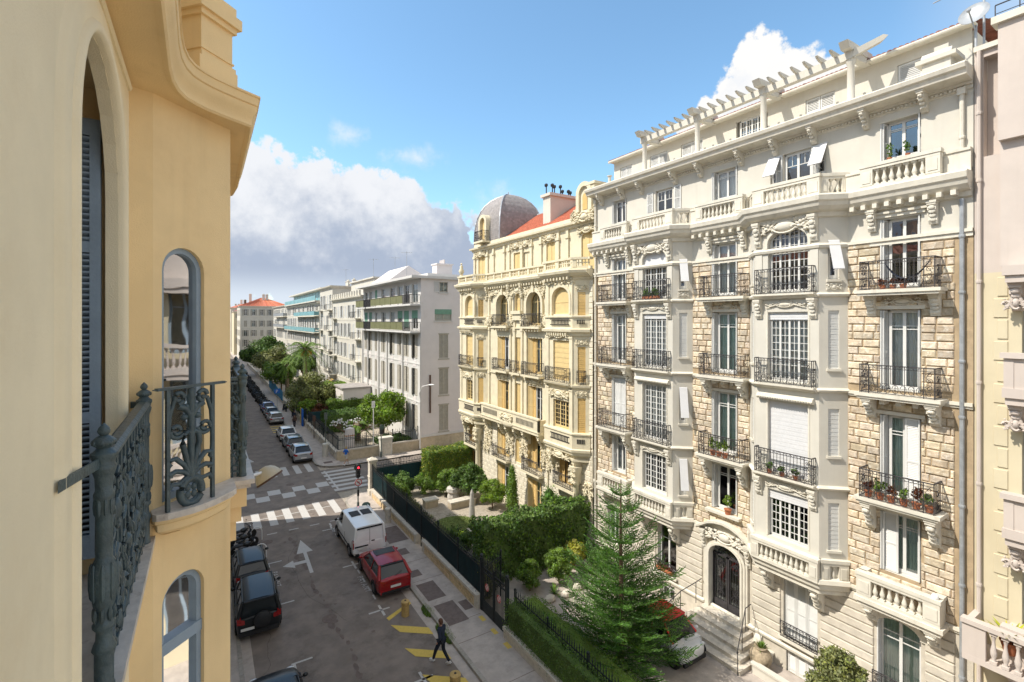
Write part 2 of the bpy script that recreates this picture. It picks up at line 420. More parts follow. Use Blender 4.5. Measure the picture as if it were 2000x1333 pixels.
  if not closed and caps: fs += [tuple(range(k)), tuple(range(n * k - 1, (n - 1) * k - 1, -1))]
  return s.add(vs, fs, m)

 def mesh(s, name, mats, smooth=None):
  me = bpy.data.meshes.new(name)
  me.from_pydata(s.v, [], s.f)
  for x in (mats if isinstance(mats, (list, tuple)) else [mats]): me.materials.append(MT[x] if isinstance(x, str) else x)
  if any(s.mi): me.polygons.foreach_set('material_index', s.mi)
  if smooth is not None:
   me.polygons.foreach_set('use_smooth', [True] * len(me.polygons))
   me.set_sharp_from_angle(angle=R(smooth))
  me.update()
  return me

 def obj(s, name, mats, parent=None, smooth=None):
  return put(name, s.mesh(name, mats, smooth), parent)


def put(name, me, parent=None, loc=None, rot=None, scale=None, M=None):
 o = bpy.data.objects.new(name, me); COL.objects.link(o)
 if parent: o.parent = parent
 if M is not None: o.matrix_local = M
 if loc is not None: o.location = loc
 if rot is not None: o.rotation_euler = rot
 if scale is not None: o.scale = scale if not isinstance(scale, (int, float)) else (scale,) * 3
 return o


def tag(o, label=None, cat=None, group=None, kind=None):
 if label: o['label'] = label
 if cat: o['category'] = cat
 if group: o['group'] = group
 if kind: o['kind'] = kind
 return o


def thing(name, label, cat, loc=(0, 0, 0), rz=0, group=None):
 o = bpy.data.objects.new(name, None); COL.objects.link(o); o.empty_display_size = .2
 o.location = loc; o.rotation_euler = (0, 0, rz)
 return tag(o, label, cat, group)


def kids(o): return [c for c in COL.objects if c.parent == o]


def copytree(root, loc, rz, label=None, group=None, swap=None, scale=None, tree=None):
 """tree = [(part, [subparts])] gathered once"""
 r = root.copy(); COL.objects.link(r); r.location = loc; r.rotation_euler = (0, 0, rz)
 if scale: r.scale = (scale,) * 3
 if label: r['label'] = label
 if group: r['group'] = group
 for ch, subs in tree:
  c = ch.copy(); COL.objects.link(c); c.parent = r
  if swap and len(c.material_slots): pass
  for g in subs:
   d = g.copy(); COL.objects.link(d); d.parent = c
 return r


def tree_of(root):
 allo = list(COL.objects)
 return [(c, [g for g in allo if g.parent == c]) for c in allo if c.parent == root]


def ROT(x, y, z=0, a=0): return Matrix.Translation((x, y, z)) @ Matrix.Rotation(a, 4, 'Z')


def wall(mb, x0, x1, z0, z1, holes=(), depth=.25, y=0, m=0, rm=None, voids=(), zc=()):
 """flat wall in the x,z plane at y with openings (a,b,c,d[,arch rise]) and reveals going back by depth"""
 xs = sorted({x0, x1, *[h[0] for h in holes], *[h[1] for h in holes]}); xs = [x for x in xs if x0 - 1e-6 <= x <= x1 + 1e-6]
 xs = sorted({*xs, *[h[0] for h in voids], *[h[1] for h in voids]})
 zs = sorted({z0, z1, *zc, *[h[2] for h in holes], *[h[3] for h in holes], *[h[2] for h in voids], *[h[3] for h in voids]}); zs = [z for z in zs if z0 - 1e-6 <= z <= z1 + 1e-6]
 for i in range(len(xs) - 1):
  for j in range(len(zs) - 1):
   cx = (xs[i] + xs[i + 1]) / 2; cz = (zs[j] + zs[j + 1]) / 2
   if any(h[0] < cx < h[1] and h[2] < cz < h[3] for h in (*holes, *voids)): continue
   mb.quad((xs[i], y, zs[j]), (xs[i + 1], y, zs[j]), (xs[i + 1], y, zs[j + 1]), (xs[i], y, zs[j + 1]), m(cx, cz) if callable(m) else m)
 if callable(m): rm = rm or 0; mf = m(0, z1)
 else: rm = m if rm is None else rm; mf = m
 for h in holes:
  a, b, c, d = h[:4]; rise = h[4] if len(h) > 4 else 0
  Y = y + depth
  mb.quad((a, y, c), (b, y, c), (b, Y, c), (a, Y, c), rm)
  zt = d - rise
  mb.quad((a, y, c), (a, Y, c), (a, Y, zt), (a, y, zt), rm)
  mb.quad((b, y, c), (b, y, zt), (b, Y, zt), (b, Y, c), rm)
  if not rise: mb.quad((a, y, d), (a, Y, d), (b, Y, d), (b, y, d), rm)
  else:
   P = arc(a, b, zt, rise)
   for p, q in zip(P[:-1], P[1:]):
    mb.quad((p[0], y, p[1]), (p[0], Y, p[1]), (q[0], Y, q[1]), (q[0], y, q[1]), rm)
    mb.quad((p[0], y, p[1]), (q[0], y, q[1]), (q[0], y, d), (p[0], y, d), m(p[0], d - .01) if callable(m) else m)


def arc(a, b, z, rise, n=12):
 cx = (a + b) / 2; w = (b - a) / 2
 return [(cx - w * math.cos(PI * i / n), z + rise * math.sin(PI * i / n)) for i in range(n + 1)]


def archtrim(mb, a, b, z, rise, w, y0, y1, z0=None, m=None, n=12):
 """moulded band round an arched opening"""
 I = arc(a, b, z, rise, n); O = arc(a - w, b + w, z, rise + w, n)
 if z0 is not None: I = [(a, z0)] + I + [(b, z0)]; O = [(a - w, z0)] + O + [(b + w, z0)]
 for i in range(len(I) - 1):
  mb.ext([I[i], I[i + 1], O[i + 1], O[i]], y0, y1, m)


MEM = {}


def memo(key, fn):
 if key not in MEM: MEM[key] = fn()
 return MEM[key]


# ---------------------------------------------------------------- facade kit
def window(parent, a, b, c, d, y, M=None, kind='french', curtain=None, arch=0, frame='white', label=None, open_=False, bars=(.3,), backmat='dark'):
 """joinery in an opening: the frame is the part, its panes, curtain and dark room its sub-parts"""
 M = M or Matrix.Identity(4)
 f = MB(M); w = b - a; t = .055
 top = d - arch
 f.box(a, y, c, a + t, y + .07, top); f.box(b - t, y, c, b, y + .07, top); f.box(a, y, c, b, y + .07, c + t)
 if arch:
  I = arc(a + t, b - t, top, arch - t); O = arc(a, b, top, arch)
  for i in range(12): f.ext([I[i], I[i + 1], O[i + 1], O[i]], y, y + .07)
 else: f.box(a, y, d - t, b, y + .07, d)
 nl = {'french': 2, 'grid4': 4, 'grid3': 3, 'single': 1, 'plain2': 2}[kind]
 li, ri = a + t, b - t; ww = (ri - li) / nl
 s_ = .045 if nl < 4 else .035
 def ztop(x):
  if not arch: return d - t
  u = (x - (a + b) / 2) / ((b - a) / 2 - t); u = max(-1, min(1, u))
  return top + (arch - t) * math.sqrt(1 - u * u)
 for i in range(nl):
  p, q = li + ww * i, li + ww * (i + 1)
  f.box(p, y - .015, c + t, p + s_, y + .05, ztop(p + s_ if i == 0 else p)); f.box(q - s_, y - .015, c + t, q, y + .05, ztop(q - s_ if i == nl - 1 else q))
  f.box(p, y - .012, c + t, q, y + .045, c + t + (.10 if kind != 'grid4' else .05))
  if not arch: f.box(p, y - .012, d - t - s_, q, y + .045, d - t)
  if kind in ('grid4', 'grid3'):
   f.box((p + q) / 2 - .011, y, c + t, (p + q) / 2 + .011, y + .03, ztop((p + q) / 2))
   nr = max(3, round((d - c) / .30))
   for j in range(1, nr):
    zz = c + t + (d - c - 2 * t) * j / nr
    if zz < min(ztop(p), ztop(q)) or True:
     x0, x1 = p, q
     if arch and zz > top:
      u = math.sqrt(max(0, 1 - ((zz - top) / (arch - t)) ** 2)) * ((b - a) / 2 - t); x0 = max(p, (a + b) / 2 - u); x1 = min(q, (a + b) / 2 + u)
     if x1 > x0: f.box(x0, y + .002, zz - .011, x1, y + .028, zz + .011)
  else:
   for fr in bars:
    zz = d - (d - c) * fr if fr < .5 else c + (d - c) * (1 - fr)
    f.box(p, y + .002, zz - .014, q, y + .032, zz + .014)
   if kind == 'plain2':
    zz = d - (d - c) * bars[0]; f.box((p + q) / 2 - .011, y + .002, zz, (p + q) / 2 + .011, y + .03, d - t)
 o = f.obj('window', frame, parent)
 if label: o['label'] = label
 for i in range(nl):
  p, q = li + ww * i, li + ww * (i + 1)
  g = MB(M); g.add([(p, y + .02, c + t), (q, y + .02, c + t), (q, y + .02, ztop(q)), ((p + q) / 2, y + .02, ztop((p + q) / 2)), (p, y + .02, ztop(p))], [(0, 1, 2, 3, 4)])
  g.obj('pane', 'glass', o)
 if curtain:
  k = MB(M); n = 10
  for i in range(n * 2):
   x0 = a + t + (w - 2 * t) * i / (2 * n); x1 = a + t + (w - 2 * t) * (i + 1) / (2 * n)
   y0 = y + .12 + .03 * (i % 2); y1 = y + .12 + .03 * ((i + 1) % 2)
   k.quad((x0, y0, c + .05), (x1, y1, c + .05), (x1, y1, min(d, ztop(x1))), (x0, y0, min(d, ztop(x0))))
  k.obj('curtain', curtain, o)
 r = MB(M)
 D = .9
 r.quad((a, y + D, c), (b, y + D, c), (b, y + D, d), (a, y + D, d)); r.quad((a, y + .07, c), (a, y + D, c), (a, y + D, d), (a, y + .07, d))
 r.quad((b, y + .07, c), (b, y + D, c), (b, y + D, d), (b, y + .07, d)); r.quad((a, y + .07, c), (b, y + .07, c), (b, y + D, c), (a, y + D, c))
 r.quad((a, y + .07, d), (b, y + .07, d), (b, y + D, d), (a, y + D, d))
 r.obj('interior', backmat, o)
 return o


def shutter_mesh(w, h, mname, slat=.06, t=.04, fr=.06):
 def mk():
  s = MB()
  s.box(0, 0, 0, fr, t, h); s.box(w - fr, 0, 0, w, t, h)
  s.box(fr, 0, 0, w - fr, t, fr * 1.3); s.box(fr, 0, h - fr, w - fr, t, h); s.box(fr, 0, h * .46, w - fr, t, h * .46 + fr)
  n = max(3, int(h / slat))
  for i in range(n):
   z = fr * 1.3 + (h - fr * 2.3) * (i + .5) / n
   s.add([(fr, t * .1, z - slat * .45), (w - fr, t * .1, z - slat * .45), (w - fr, t * .85, z + slat * .42), (fr, t * .85, z + slat * .42)], [(0, 1, 2, 3)])
  return s.mesh('shutter', mname)
 return memo(('sh', round(w, 3), round(h, 3), mname, slat), mk)


def scroll(cx, cz, r, turns=1.2, start=0, dirn=1, n=14):
 return [(cx + r * (1 - .75 * i / n) * math.cos(start + dirn * 2 * PI * turns * i / n), cz + r * (1 - .75 * i / n) * math.sin(start + dirn * 2 * PI * turns * i / n)) for i in range(n + 1)]


def ribbon(mb, pts, w=.012, y0=-.008, y1=.008, m=None):
 """flat iron strip following x,z points"""
 P = [Vector(p) for p in pts]
 for i in range(len(P) - 1):
  d = P[i + 1] - P[i]
  if d.length < 1e-5: continue
  d.normalize(); q = Vector((-d.y, d.x)) * w / 2
  mb.ext([tuple(P[i] - q), tuple(P[i + 1] - q), tuple(P[i + 1] + q), tuple(P[i] + q)], y0, y1, m)


def railing_mesh(w, h=.95, style=0):
 """front panel of a wrought-iron balcony: verticals, a row of rings at the foot, scrolled end panels"""
 def mk():
  s = MB()
  s.box(0, -.022, h - .03, w, .022, h); s.box(0, -.012, h - .12, w, .012, h - .105); s.box(0, -.014, .03, w, .014, .05); s.box(0, -.012, .36, w, .012, .372)
  ew = .26 if w > .9 else w * .22
  for x in (0, ew, w - ew, w): s.box(x - .011, -.012, 0, x + .011, .012, h)
  n = max(2, round((w - 2 * ew) / .125))
  for i in range(1, n):
   x = ew + (w - 2 * ew) * i / n
   s.box(x - .007, -.007, .36 if i % 2 else .05, x + .007, .007, h - .03)
  nr = max(2, round((w - 2 * ew) / .2)); rw = (w - 2 * ew) / nr
  for i in range(nr):
   cx = ew + rw * (i + .5)
   ribbon(s, [(cx + rw * .4 * math.cos(2 * PI * k / 10), .205 + .14 * math.sin(2 * PI * k / 10)) for k in range(11)], .013)
   ribbon(s, [(cx - rw * .35, h - .1), (cx - rw * .1, h - .05), (cx + rw * .1, h - .05), (cx + rw * .35, h - .1)], .01)
   ribbon(s, scroll(cx, .2, .06, 1.0, 0, 1, 7), .011)
  for x0 in (0, w - ew):
   cx = x0 + ew / 2
   for cz, r, st, dr in ((.15, .085, 0, 1), (.34, .10, PI, -1), (.56, .095, 0, 1), (.75, .08, PI, -1)):
    ribbon(s, scroll(cx, cz, r, 1.4, st, dr, 12), .013)
   ribbon(s, [(cx - .07, .05), (cx - .1, .3), (cx + .08, .46), (cx - .08, .66), (cx + .05, .85)], .011)
  return s.mesh('railing', 'iron')
 return memo(('rail', round(w, 2), round(h, 2), style), mk)


def side_rail_mesh(dp, h=.95):
 def mk():
  s = MB()
  s.box(-.02, 0, h - .03, .02, dp, h); s.box(-.01, 0, .03, .01, dp, .05); s.box(-.01, 0, .36, .01, dp, .372)
  n = max(2, round(dp / .11))
  for i in range(n + 1): s.box(-.008, dp * i / n - .008, 0, .008, dp * i / n + .008, h)
  for k in range(2): s.M = Matrix.Rotation(R(90), 4, 'Z'); ribbon(s, scroll(dp * .5, .2 + .4 * k, min(dp * .35, .14), 1.3, 0, 1, 10), .012)
  return s.mesh('railing', 'iron')
 return memo(('srail', round(dp, 2), round(h, 2)), mk)


def bracket_mesh(w, dp, h, mname='trim'):
 def mk():
  s = MB()
  s.extx([(0, 0), (-dp, 0), (-dp * 1.0, -h * .18), (-dp * .80, -h * .24), (-dp * .82, -h * .40), (-dp * .5, -h * .52), (-dp * .34, -h * .66), (-dp * .42, -h * .84), (-dp * .2, -h), (0, -h)], 0, w)
  s.box(-.02, -dp - .02, -h * .10, w + .02, 0, 0.002)
  for i in range(4):
   s.ball((w / 2, -dp * (.9 - .17 * i), -h * (.3 + .17 * i)), (w * .42, dp * .13, h * .09), 8, 5)
  for x in (-.012, w - .012): s.lathe([(.0, -.012), (dp * .22, -.012), (dp * .22, .012), (0, .012)], 10) if False else None
  return s.mesh('bracket', mname)
 return memo(('br', w, dp, h, mname), mk)


def baluster_mesh(h, r, mname='trim'):
 def mk():
  s = MB()
  s.box(-r, -r, 0, r, r, h * .09); s.box(-r, -r, h * .91, r, r, h)
  s.lathe([(r * .75, h * .09), (r * .55, h * .16), (r * .95, h * .28), (r * 1.0, h * .38), (r * .6, h * .58), (r * .42, h * .74), (r * .62, h * .82), (r * .8, h * .91)], 9)
  return s.mesh('baluster', mname, 50)
 return memo(('ba', round(h, 3), round(r, 3), mname), mk)


def balustrade(parent, x0, x1, y, z0, h, th=.2, pier=.28, mname='trim', M=None, step=.2, endpiers=True, piers=None):
 """stone balustrade in the x direction: rails and piers as one part, each baluster a sub-part"""
 M = M or Matrix.Identity(4)
 s = MB(M); c = .13 * h
 s.box(x0, y, z0, x1, y + th, z0 + c); s.box(x0 - .03, y - .04, z0 + h - c * 1.05, x1 + .03, y + th + .03, z0 + h)
 s.box(x0, y - .015, z0 + h - c * 1.9, x1, y + th, z0 + h - c * 1.05)
 P = piers or ([(x0, x0 + pier), (x1 - pier, x1)] if endpiers else [])
 for p, q in P:
  s.box(p, y - .012, z0 + c, q, y + th + .012, z0 + h - c * 1.9)
  s.box(p + .06, y - .03, z0 + c + .08, q - .06, y, z0 + h - c * 1.9 - .08)
 o = s.obj('balustrade', mname, parent)
 edges = sorted([x for pq in P for x in pq])
 spans = []
 if P:
  if P[0][0] > x0 + .01: spans.append((x0, P[0][0]))
  spans += [(P[i][1], P[i + 1][0]) for i in range(len(P) - 1)]
  if P[-1][1] < x1 - .01: spans.append((P[-1][1], x1))
 else: spans = [(x0, x1)]
 me = baluster_mesh(h - c * 2.9, min(.075, th * .38), mname)
 for p, q in spans:
  n = max(1, round((q - p) / step))
  for i in range(n):
   put('baluster', me, o, M=M @ Matrix.Translation((p + (q - p) * (i + .5) / n, y + th / 2, z0 + c)))
 return o


def relief(w, h, seed=1, dp=.07, mname='trim', n=26, oval=True):
 """carved ornament in low relief, symmetrical about x=0"""
 def mk():
  rnd = random.Random(seed); s = MB()
  if oval:
   s.ball((0, 0, 0), (w * .17, dp * 1.1, h * .30), 12, 8)
   s.tube([(w * .22 * math.cos(2 * PI * k / 16), -dp * .3, h * .38 * math.sin(2 * PI * k / 16)) for k in range(16)], dp * .35, 6, close=True)
  for i in range(n // 2):
   x = rnd.uniform(.12, .5) * w; z = rnd.uniform(-.45, .45) * h * (1.15 - x / w)
   r = rnd.uniform(.035, .085) * min(w, h * 1.6)
   for sg in (-1, 1): s.ball((sg * x, -dp * .2, z), (r * rnd.uniform(.8, 1.3), dp * rnd.uniform(.5, 1), r * rnd.uniform(.6, 1.1)), 7, 4)
  for sg in (-1, 1):
   for q in (0, 1):
    s.tube([(sg * (w * .5 * t), -dp * .35, h * (.42 - .25 * q) * math.cos(t * PI * (1.0 + .5 * q)) * .9) for t in [.1, .25, .4, .55, .7, .85, 1]], dp * .3, 5)
   pts = scroll(w * .36, -h * .1, h * .2, 1.2, 0, 1, 10)
   s.tube([(sg * a, -dp * .4, b) for a, b in pts], dp * .28, 5)
  return s.mesh('carved_ornament', mname, 60)
 return memo(('rel', w, h, seed, dp, mname, n, oval), mk)

# ================================================================ GROUND, ROAD, PAVEMENTS
def sheet(name, poly, z, m, kind='structure'):
 s = MB(); s.add([(x, y, z) for x, y in poly], [tuple(range(len(poly)))])
 return tag(s.obj(name, m), kind=kind)


KR, KL, WX_ = 9.02, 1.22, 10.95        # right kerb, left kerb, garden wall
sheet('ground', [(-300, -200), (500, -200), (500, 900), (-300, 900)], -.03, 'gravel')
sheet('road', [(KL, -40), (KR, -40), (KR, 400), (KL, 400)], -.008, 'asphalt')
sheet('side_road', [(KR - 1, 40.6), (60, 40.6), (60, 47.3), (KR - 1, 47.3)], -.004, 'asphalt')
sheet('side_road', [(-60, 39.6), (KL + 1, 39.6), (KL + 1, 45.0), (-60, 45.0)], -.0045, 'asphalt')


def rounded(x0, x1, y0, y1, corner, r=1.6):
 """pavement outline with one rounded street corner"""
 c = {'bl': (x0, y0), 'br': (x1, y0), 'tr': (x1, y1), 'tl': (x0, y1)}
 out = []
 for k in ('bl', 'br', 'tr', 'tl'):
  x, y = c[k]
  if k in corner:
   sx = 1 if 'l' in k else -1; sy = 1 if 'b' in k else -1
   ax, ay = x + sx * r, y + sy * r
   a0 = {'bl': PI, 'br': 1.5 * PI, 'tr': 0, 'tl': .5 * PI}[k]
   out += [(ax + r * math.cos(a0 + PI / 2 * i / 6), ay + r * math.sin(a0 + PI / 2 * i / 6)) for i in range(7)]
  else: out.append((x, y))
 return out


def pavement(name, poly, kside):
 s = MB(); s.extz(poly, -.02, .12)
 o = tag(s.obj(name, 'asphalt_pale'), kind='structure')
 # kerb stones along the road edges
 for a, b in kside:
  A = Vector((*a, 0)); B = Vector((*b, 0)); L = (B - A).length; n = max(1, min(60, round(L / 1.1)))
  d = (B - A) / L; ang = math.atan2(d.y, d.x)
  me = memo(('kerb', round(L / n, 2)), lambda: MB().cham(.006, -.075, -.02, L / n - .006, .09, .135, .012).mesh('kerb_stone', 'kerb'))
  for i in range(n):
   p = A + d * (L / n * i); put('kerb_stone', me, o, loc=p, rot=(0, 0, ang))
 return o


pr = rounded(KR, WX_ + .2, -12, 39.2, ('tl',), 1.9)
pavement('pavement', pr, [((KR, 37.3), (KR, 5))] + [(pr[i + 1], pr[i]) for i in range(3, 9)])
pf = rounded(KR, WX_ + .2, 47.6, 330, ('bl',), 1.9)
pavement('pavement', pf, [((KR, 110), (KR, 49.6))] + [(pf[i + 1], pf[i]) for i in range(0, 6)])
pavement('pavement', [(-1.2, -12), (KL, -12), (KL, 39.5), (-1.2, 39.5)], [((KL, 5), (KL, 39))])
pavement('pavement', [(-1.2, 45.1), (KL, 45.1), (KL, 330), (-1.2, 330)], [((KL, 46), (KL, 75))])
sheet('gutter_strip', [(KR - .5, 5), (KR - .02, 5), (KR - .02, 36), (KR - .5, 36)], -.003, 'asphalt_pale')
sheet('gutter_strip', [(KL + .02, 5), (KL + .45, 5), (KL + .45, 38), (KL + .02, 38)], -.003, 'asphalt_pale')
sheet('side_pavement', [(WX_ + .2, 47.4), (60, 47.4), (60, 48.6), (WX_ + .2, 48.6)], .1, 'asphalt_pale')
sheet('raised_crossing', [(KL + .3, 34.9), (KR - .3, 34.9), (KR - .3, 49.2), (KL + .3, 49.2)], .0, 'asphalt_pale' if False else 'asphalt')


def marks(name, polys, m, z=.005):
 s = MB()
 for p in polys: s.add([(x, y, z) for x, y in p], [tuple(range(len(p)))])
 return tag(s.obj(name, m), kind='structure')


def rect(x0, x1, y0, y1): return [(x0, y0), (x1, y0), (x1, y1), (x0, y1)]


# zebra on our side of the crossing, zebra on the far side, chequered strip between, zebra over the side street
marks('zebra_crossing', [rect(x, x + .5, 36.3, 39.2) for x in (1.75, 2.75, 3.75, 4.75, 5.8, 6.85, 7.95)], 'paint')
marks('zebra_crossing', [rect(x, x + .5, 47.4, 50.2) for x in (2.9, 3.9, 4.95, 5.95, 7.0, 8.0)], 'paint')
ck = []
for j in range(2):
 for i in range(8):
  if (i + j) % 2 == 0: ck.append(rect(1.5 + i * .92, 2.42 + i * .92, 41.4 + j * 1.2 + i * .0, 42.6 + j * 1.2))
marks('chequered_markings', ck, 'paint')
marks('zebra_crossing', [rect(8.95, 11.9, y, y + .5) for y in (40.9, 41.95, 43.0, 44.05, 45.1, 46.15)], 'paint', .007)
marks('stop_line', [rect(1.6, 8.0, 37.8, 37.9), rect(9.2, 9.36, 41.2, 46.9)], 'paint', .009)
marks('dashed_line', [rect(x, x + .6, 34.9, 35.02) for x in (2.1, 3.4, 4.7, 6.0, 7.3)] + [rect(7.15, 7.27, y, y + .55) for y in (34.1, 33.1, 32.2)], 'paint')
rs = random.Random(6)
dk = MB()
for k in range(34):
 y = 33.5 - k * .55; x = 4.55 + .9 * (33.5 - y) / 19 + .12 * math.sin(k * .9) + rs.uniform(-.06, .06); r_ = rs.uniform(.05, .16)
 dk.add([(x + r_ * rs.uniform(.6, 1.2) * math.cos(t), y + r_ * 2.2 * rs.uniform(.7, 1.2) * math.sin(t), .002) for t in [2 * PI * j / 9 for j in range(9)]], [tuple(range(9))])
for k in range(26):
 x, y, r_ = rs.uniform(1.6, 8.7), rs.uniform(15, 48), rs.uniform(.03, .13)
 dk.add([(x + r_ * rs.uniform(.6, 1.2) * math.cos(t), y + r_ * rs.uniform(.7, 1.2) * math.sin(t), .003) for t in [2 * PI * j / 8 for j in range(8)]], [tuple(range(8))])
tag(dk.obj('oil_stains', 'patch'), kind='structure')
cr = MB()
for (x, y, n_) in ((5.0, 34.0, 44), (2.4, 24, 18)):
 a_ = rs.uniform(1.2, 1.8)
 for k in range(n_):
  x2, y2 = x + .3 * math.cos(a_) * (1 if n_ < 40 else .4), y - .3 * abs(math.sin(a_)); cr.add([(x, y, .0015), (x + .009, y, .0015), (x2 + .009, y2, .0015), (x2, y2, .0015)], [(0, 1, 2, 3)]); x, y = x2, y2; a_ += rs.uniform(-.5, .5); a_ = max(.7, min(2.4, a_))
tag(cr.obj('road_cracks', 'rubber'), kind='structure')
for x, y in ((4.9, 23.6), (3.3, 33.8), (6.1, 44.6)):
 q = MB(); q.lathe([(0, .001), (.33, .001), (.33, .004), (.3, .006), (0, .006)], 24, (x, y, 0)); tag(q.obj('manhole_cover', 'patch'), kind='structure')
# arrow on our lane: straight on and left
ax, ay = 4.55, 29.0
marks('lane_arrow', [[(ax + .33, ay - .6), (ax + .52, ay - .6), (ax + .6, ay + 2.1), (ax + .41, ay + 2.1)],
                     [(ax + .05, ay + 2.1), (ax + .95, ay + 2.1), (ax + .55, ay + 4.0)],
                     [(ax - .25, ay + .75), (ax + .37, ay + .75), (ax + .38, ay + 1.1), (ax - .25, ay + 1.1)],
                     [(ax - .25, ay + .45), (ax - .25, ay + 1.4), (ax - .85, ay + .95)]], 'paint')
marks('lane_arrow', [[(3.55, 51.6), (3.75, 51.6), (3.75, 53.6), (3.55, 53.6)], [(3.2, 53.6), (4.1, 53.6), (3.65, 55.4)]], 'paint')
T = []
for y in (33.6, 28.0, 22.9, 17.6): T += [rect(6.55, 7.55, y, y + .11), rect(7.1, 7.21, y - .45, y + .5)]
for y in (30.7, 26.0, 21.2): T += [rect(2.95, 3.75, y, y + .1), rect(3.0, 3.1, y - .45, y)]
for y in (26.9, 25.9, 24.9, 24.0): T += [rect(7.14, 7.22, y, y + .45)]
marks('parking_bay_lines', T, 'paint')
yp = [[(7.15, 22.2), (8.55, 22.9), (8.55, 22.7), (7.2, 21.95)]]
for k, y in enumerate((21.6, 19.75, 17.95, 16.1)): yp.append([(7.15, y), (8.55, y - 1.1), (8.55, y - 1.65), (7.35, y - .72)])
marks('yellow_hatching', yp, 'ypaint')
marks('yellow_hatching', [[(7.15, y), (8.6, y), (8.6, y + .35), (7.15, y + .35)] for y in (66.2, 67.4, 68.6, 69.8)], 'ypaint')


# worn word PAYANT painted twice beside the bays
def pav_text(x, y, rz):
 c = bpy.data.curves.new('bay_lettering', 'FONT'); c.body = 'PAYANT'; c.size = .42; c.extrude = 0; c.space_character = 1.15
 o = bpy.data.objects.new('bay_lettering', c); COL.objects.link(o); o.location = (x, y, .008); o.rotation_euler = (0, 0, rz); c.materials.append(MT['paint'])
 tag(o, kind='structure')


pav_text(6.95, 26.6, -PI / 2); pav_text(3.1, 29.6, -PI / 2)
# patches, manholes and grates in the pavement
for x0, x1, y0, y1, z in ((9.25, 10.2, 22.2, 23.9, .125), (9.3, 10.3, 19.9, 21.7, .125), (9.6, 10.85, 29.2, 31.6, .125), (9.35, 9.95, 24.7, 25.4, .126), (9.65, 10.25, 27.4, 28.2, .126)):
 sheet('pavement_patch', rect(x0, x1, y0, y1), z, 'patch')
for x0, x1, y0, y1 in ((10.45, 10.9, 20.6, 21.4), (9.75, 10.35, 35.6, 36.1), (9.7, 10.5, 48.9, 49.5)):
 s = MB(); s.box(x0, y0, .12, x1, y1, .128)
 for i in range(5): s.box(x0 + .05, y0 + (y1 - y0) * (i + .3) / 5, .128, x1 - .05, y0 + (y1 - y0) * (i + .6) / 5, .134)
 tag(s.obj('drain_cover', 'patch'), kind='structure')
# cracks in the pavement surface as thin sunken joints
s = MB()
for y in (18.6, 20.0, 24.2, 26.4, 31.8, 15.6): s.box(KR + .1, y, .118, WX_, y + .02, .1225)
tag(s.obj('pavement_joints', 'patch'), kind='structure')
marks('yellow_hatching', [rect(10.72, 10.93, y, y + .42) for y in (19.4, 18.3, 17.2)], 'ypaint', .128)
sheet('garden_ground', [(WX_ + .2, 22.6), (19.5, 22.6), (19.5, 39), (WX_ + .2, 39)], .02, 'gravel')
sheet('courtyard', [(WX_ + .2, -12), (19.5, -12), (19.5, 22.6), (WX_ + .2, 22.6)], .0, 'asphalt_pale')
sheet('garden_ground', [(WX_ + .2, 48.7), (19.5, 48.7), (19.5, 330), (WX_ + .2, 330)], .02, 'gravel')


# ================================================================ WHITE APARTMENT BUILDING ACROSS THE STREET
XA = 19.5
bA = thing('apartment_building', 'white and ochre stone apartment house with two bay windows, balconies and roof pergola', 'building', (XA, 21.6, 0), -PI / 2)
W = 16.76
PRJ = .7
BAYS = [(3.2, 3.83, 6.26, 6.85, 4.38, 5.9), (9.7, 10.35, 12.76, 13.4, 10.87, 12.38)]     # junction, front corners, junction, window
COLS = [(1.5, 2.6), (7.89, 9.14), (14.39, 15.5)]
LV = [(5.42, 7.42), (7.97, 10.7), (11.55, 14.25), (14.98, 17.32)]
holes = []
for i, (a, b) in enumerate(COLS):
 for j, (c, d) in enumerate(LV): holes.append((a, b, c, d))
 holes.append((a, b, 19.27, 20.6))
for i, (j0, a, b, j1, wa, wb) in enumerate(BAYS):
 wm = (wa + wb) / 2
 holes += [(wm - .53, wm + .53, 19.27, 20.5), (wm - 1.05, wm - .68, 19.35, 20.45), (wm + .68, wm + 1.05, 19.35, 20.45)]
gh = [(1.1, 2.0, 1.3, 3.45, .3), (4.75, 5.9, 1.3, 3.6), (7.84, 9.36, .95, 3.92, .55), (11.1, 12.38, 1.35, 3.6), (14.3, 15.5, 1.3, 3.9, .35)]
holes += gh
holes += [(11.2, 12.3, -.6, .85), (4.9, 5.8, -.2, .75)]
s = MB()
voids = [(3.2, 6.85, 4.15, 18.0), (9.7, 13.4, 4.15, 18.0)]
wall(s, 0, W, 0, 21.3, holes, .28, 0, lambda x, z: 3 if z < 4.4 else (1 if z < 16.5 and z > 4.4 else 0), 0, voids, (1.0, 4.4, 16.5))
s.box(-.02, 1.35, 0, W, 11, 21.25, 0)
wA = s.obj('wall', ['plaster', 'mortar', 'trim', 'lowstone'], bA)

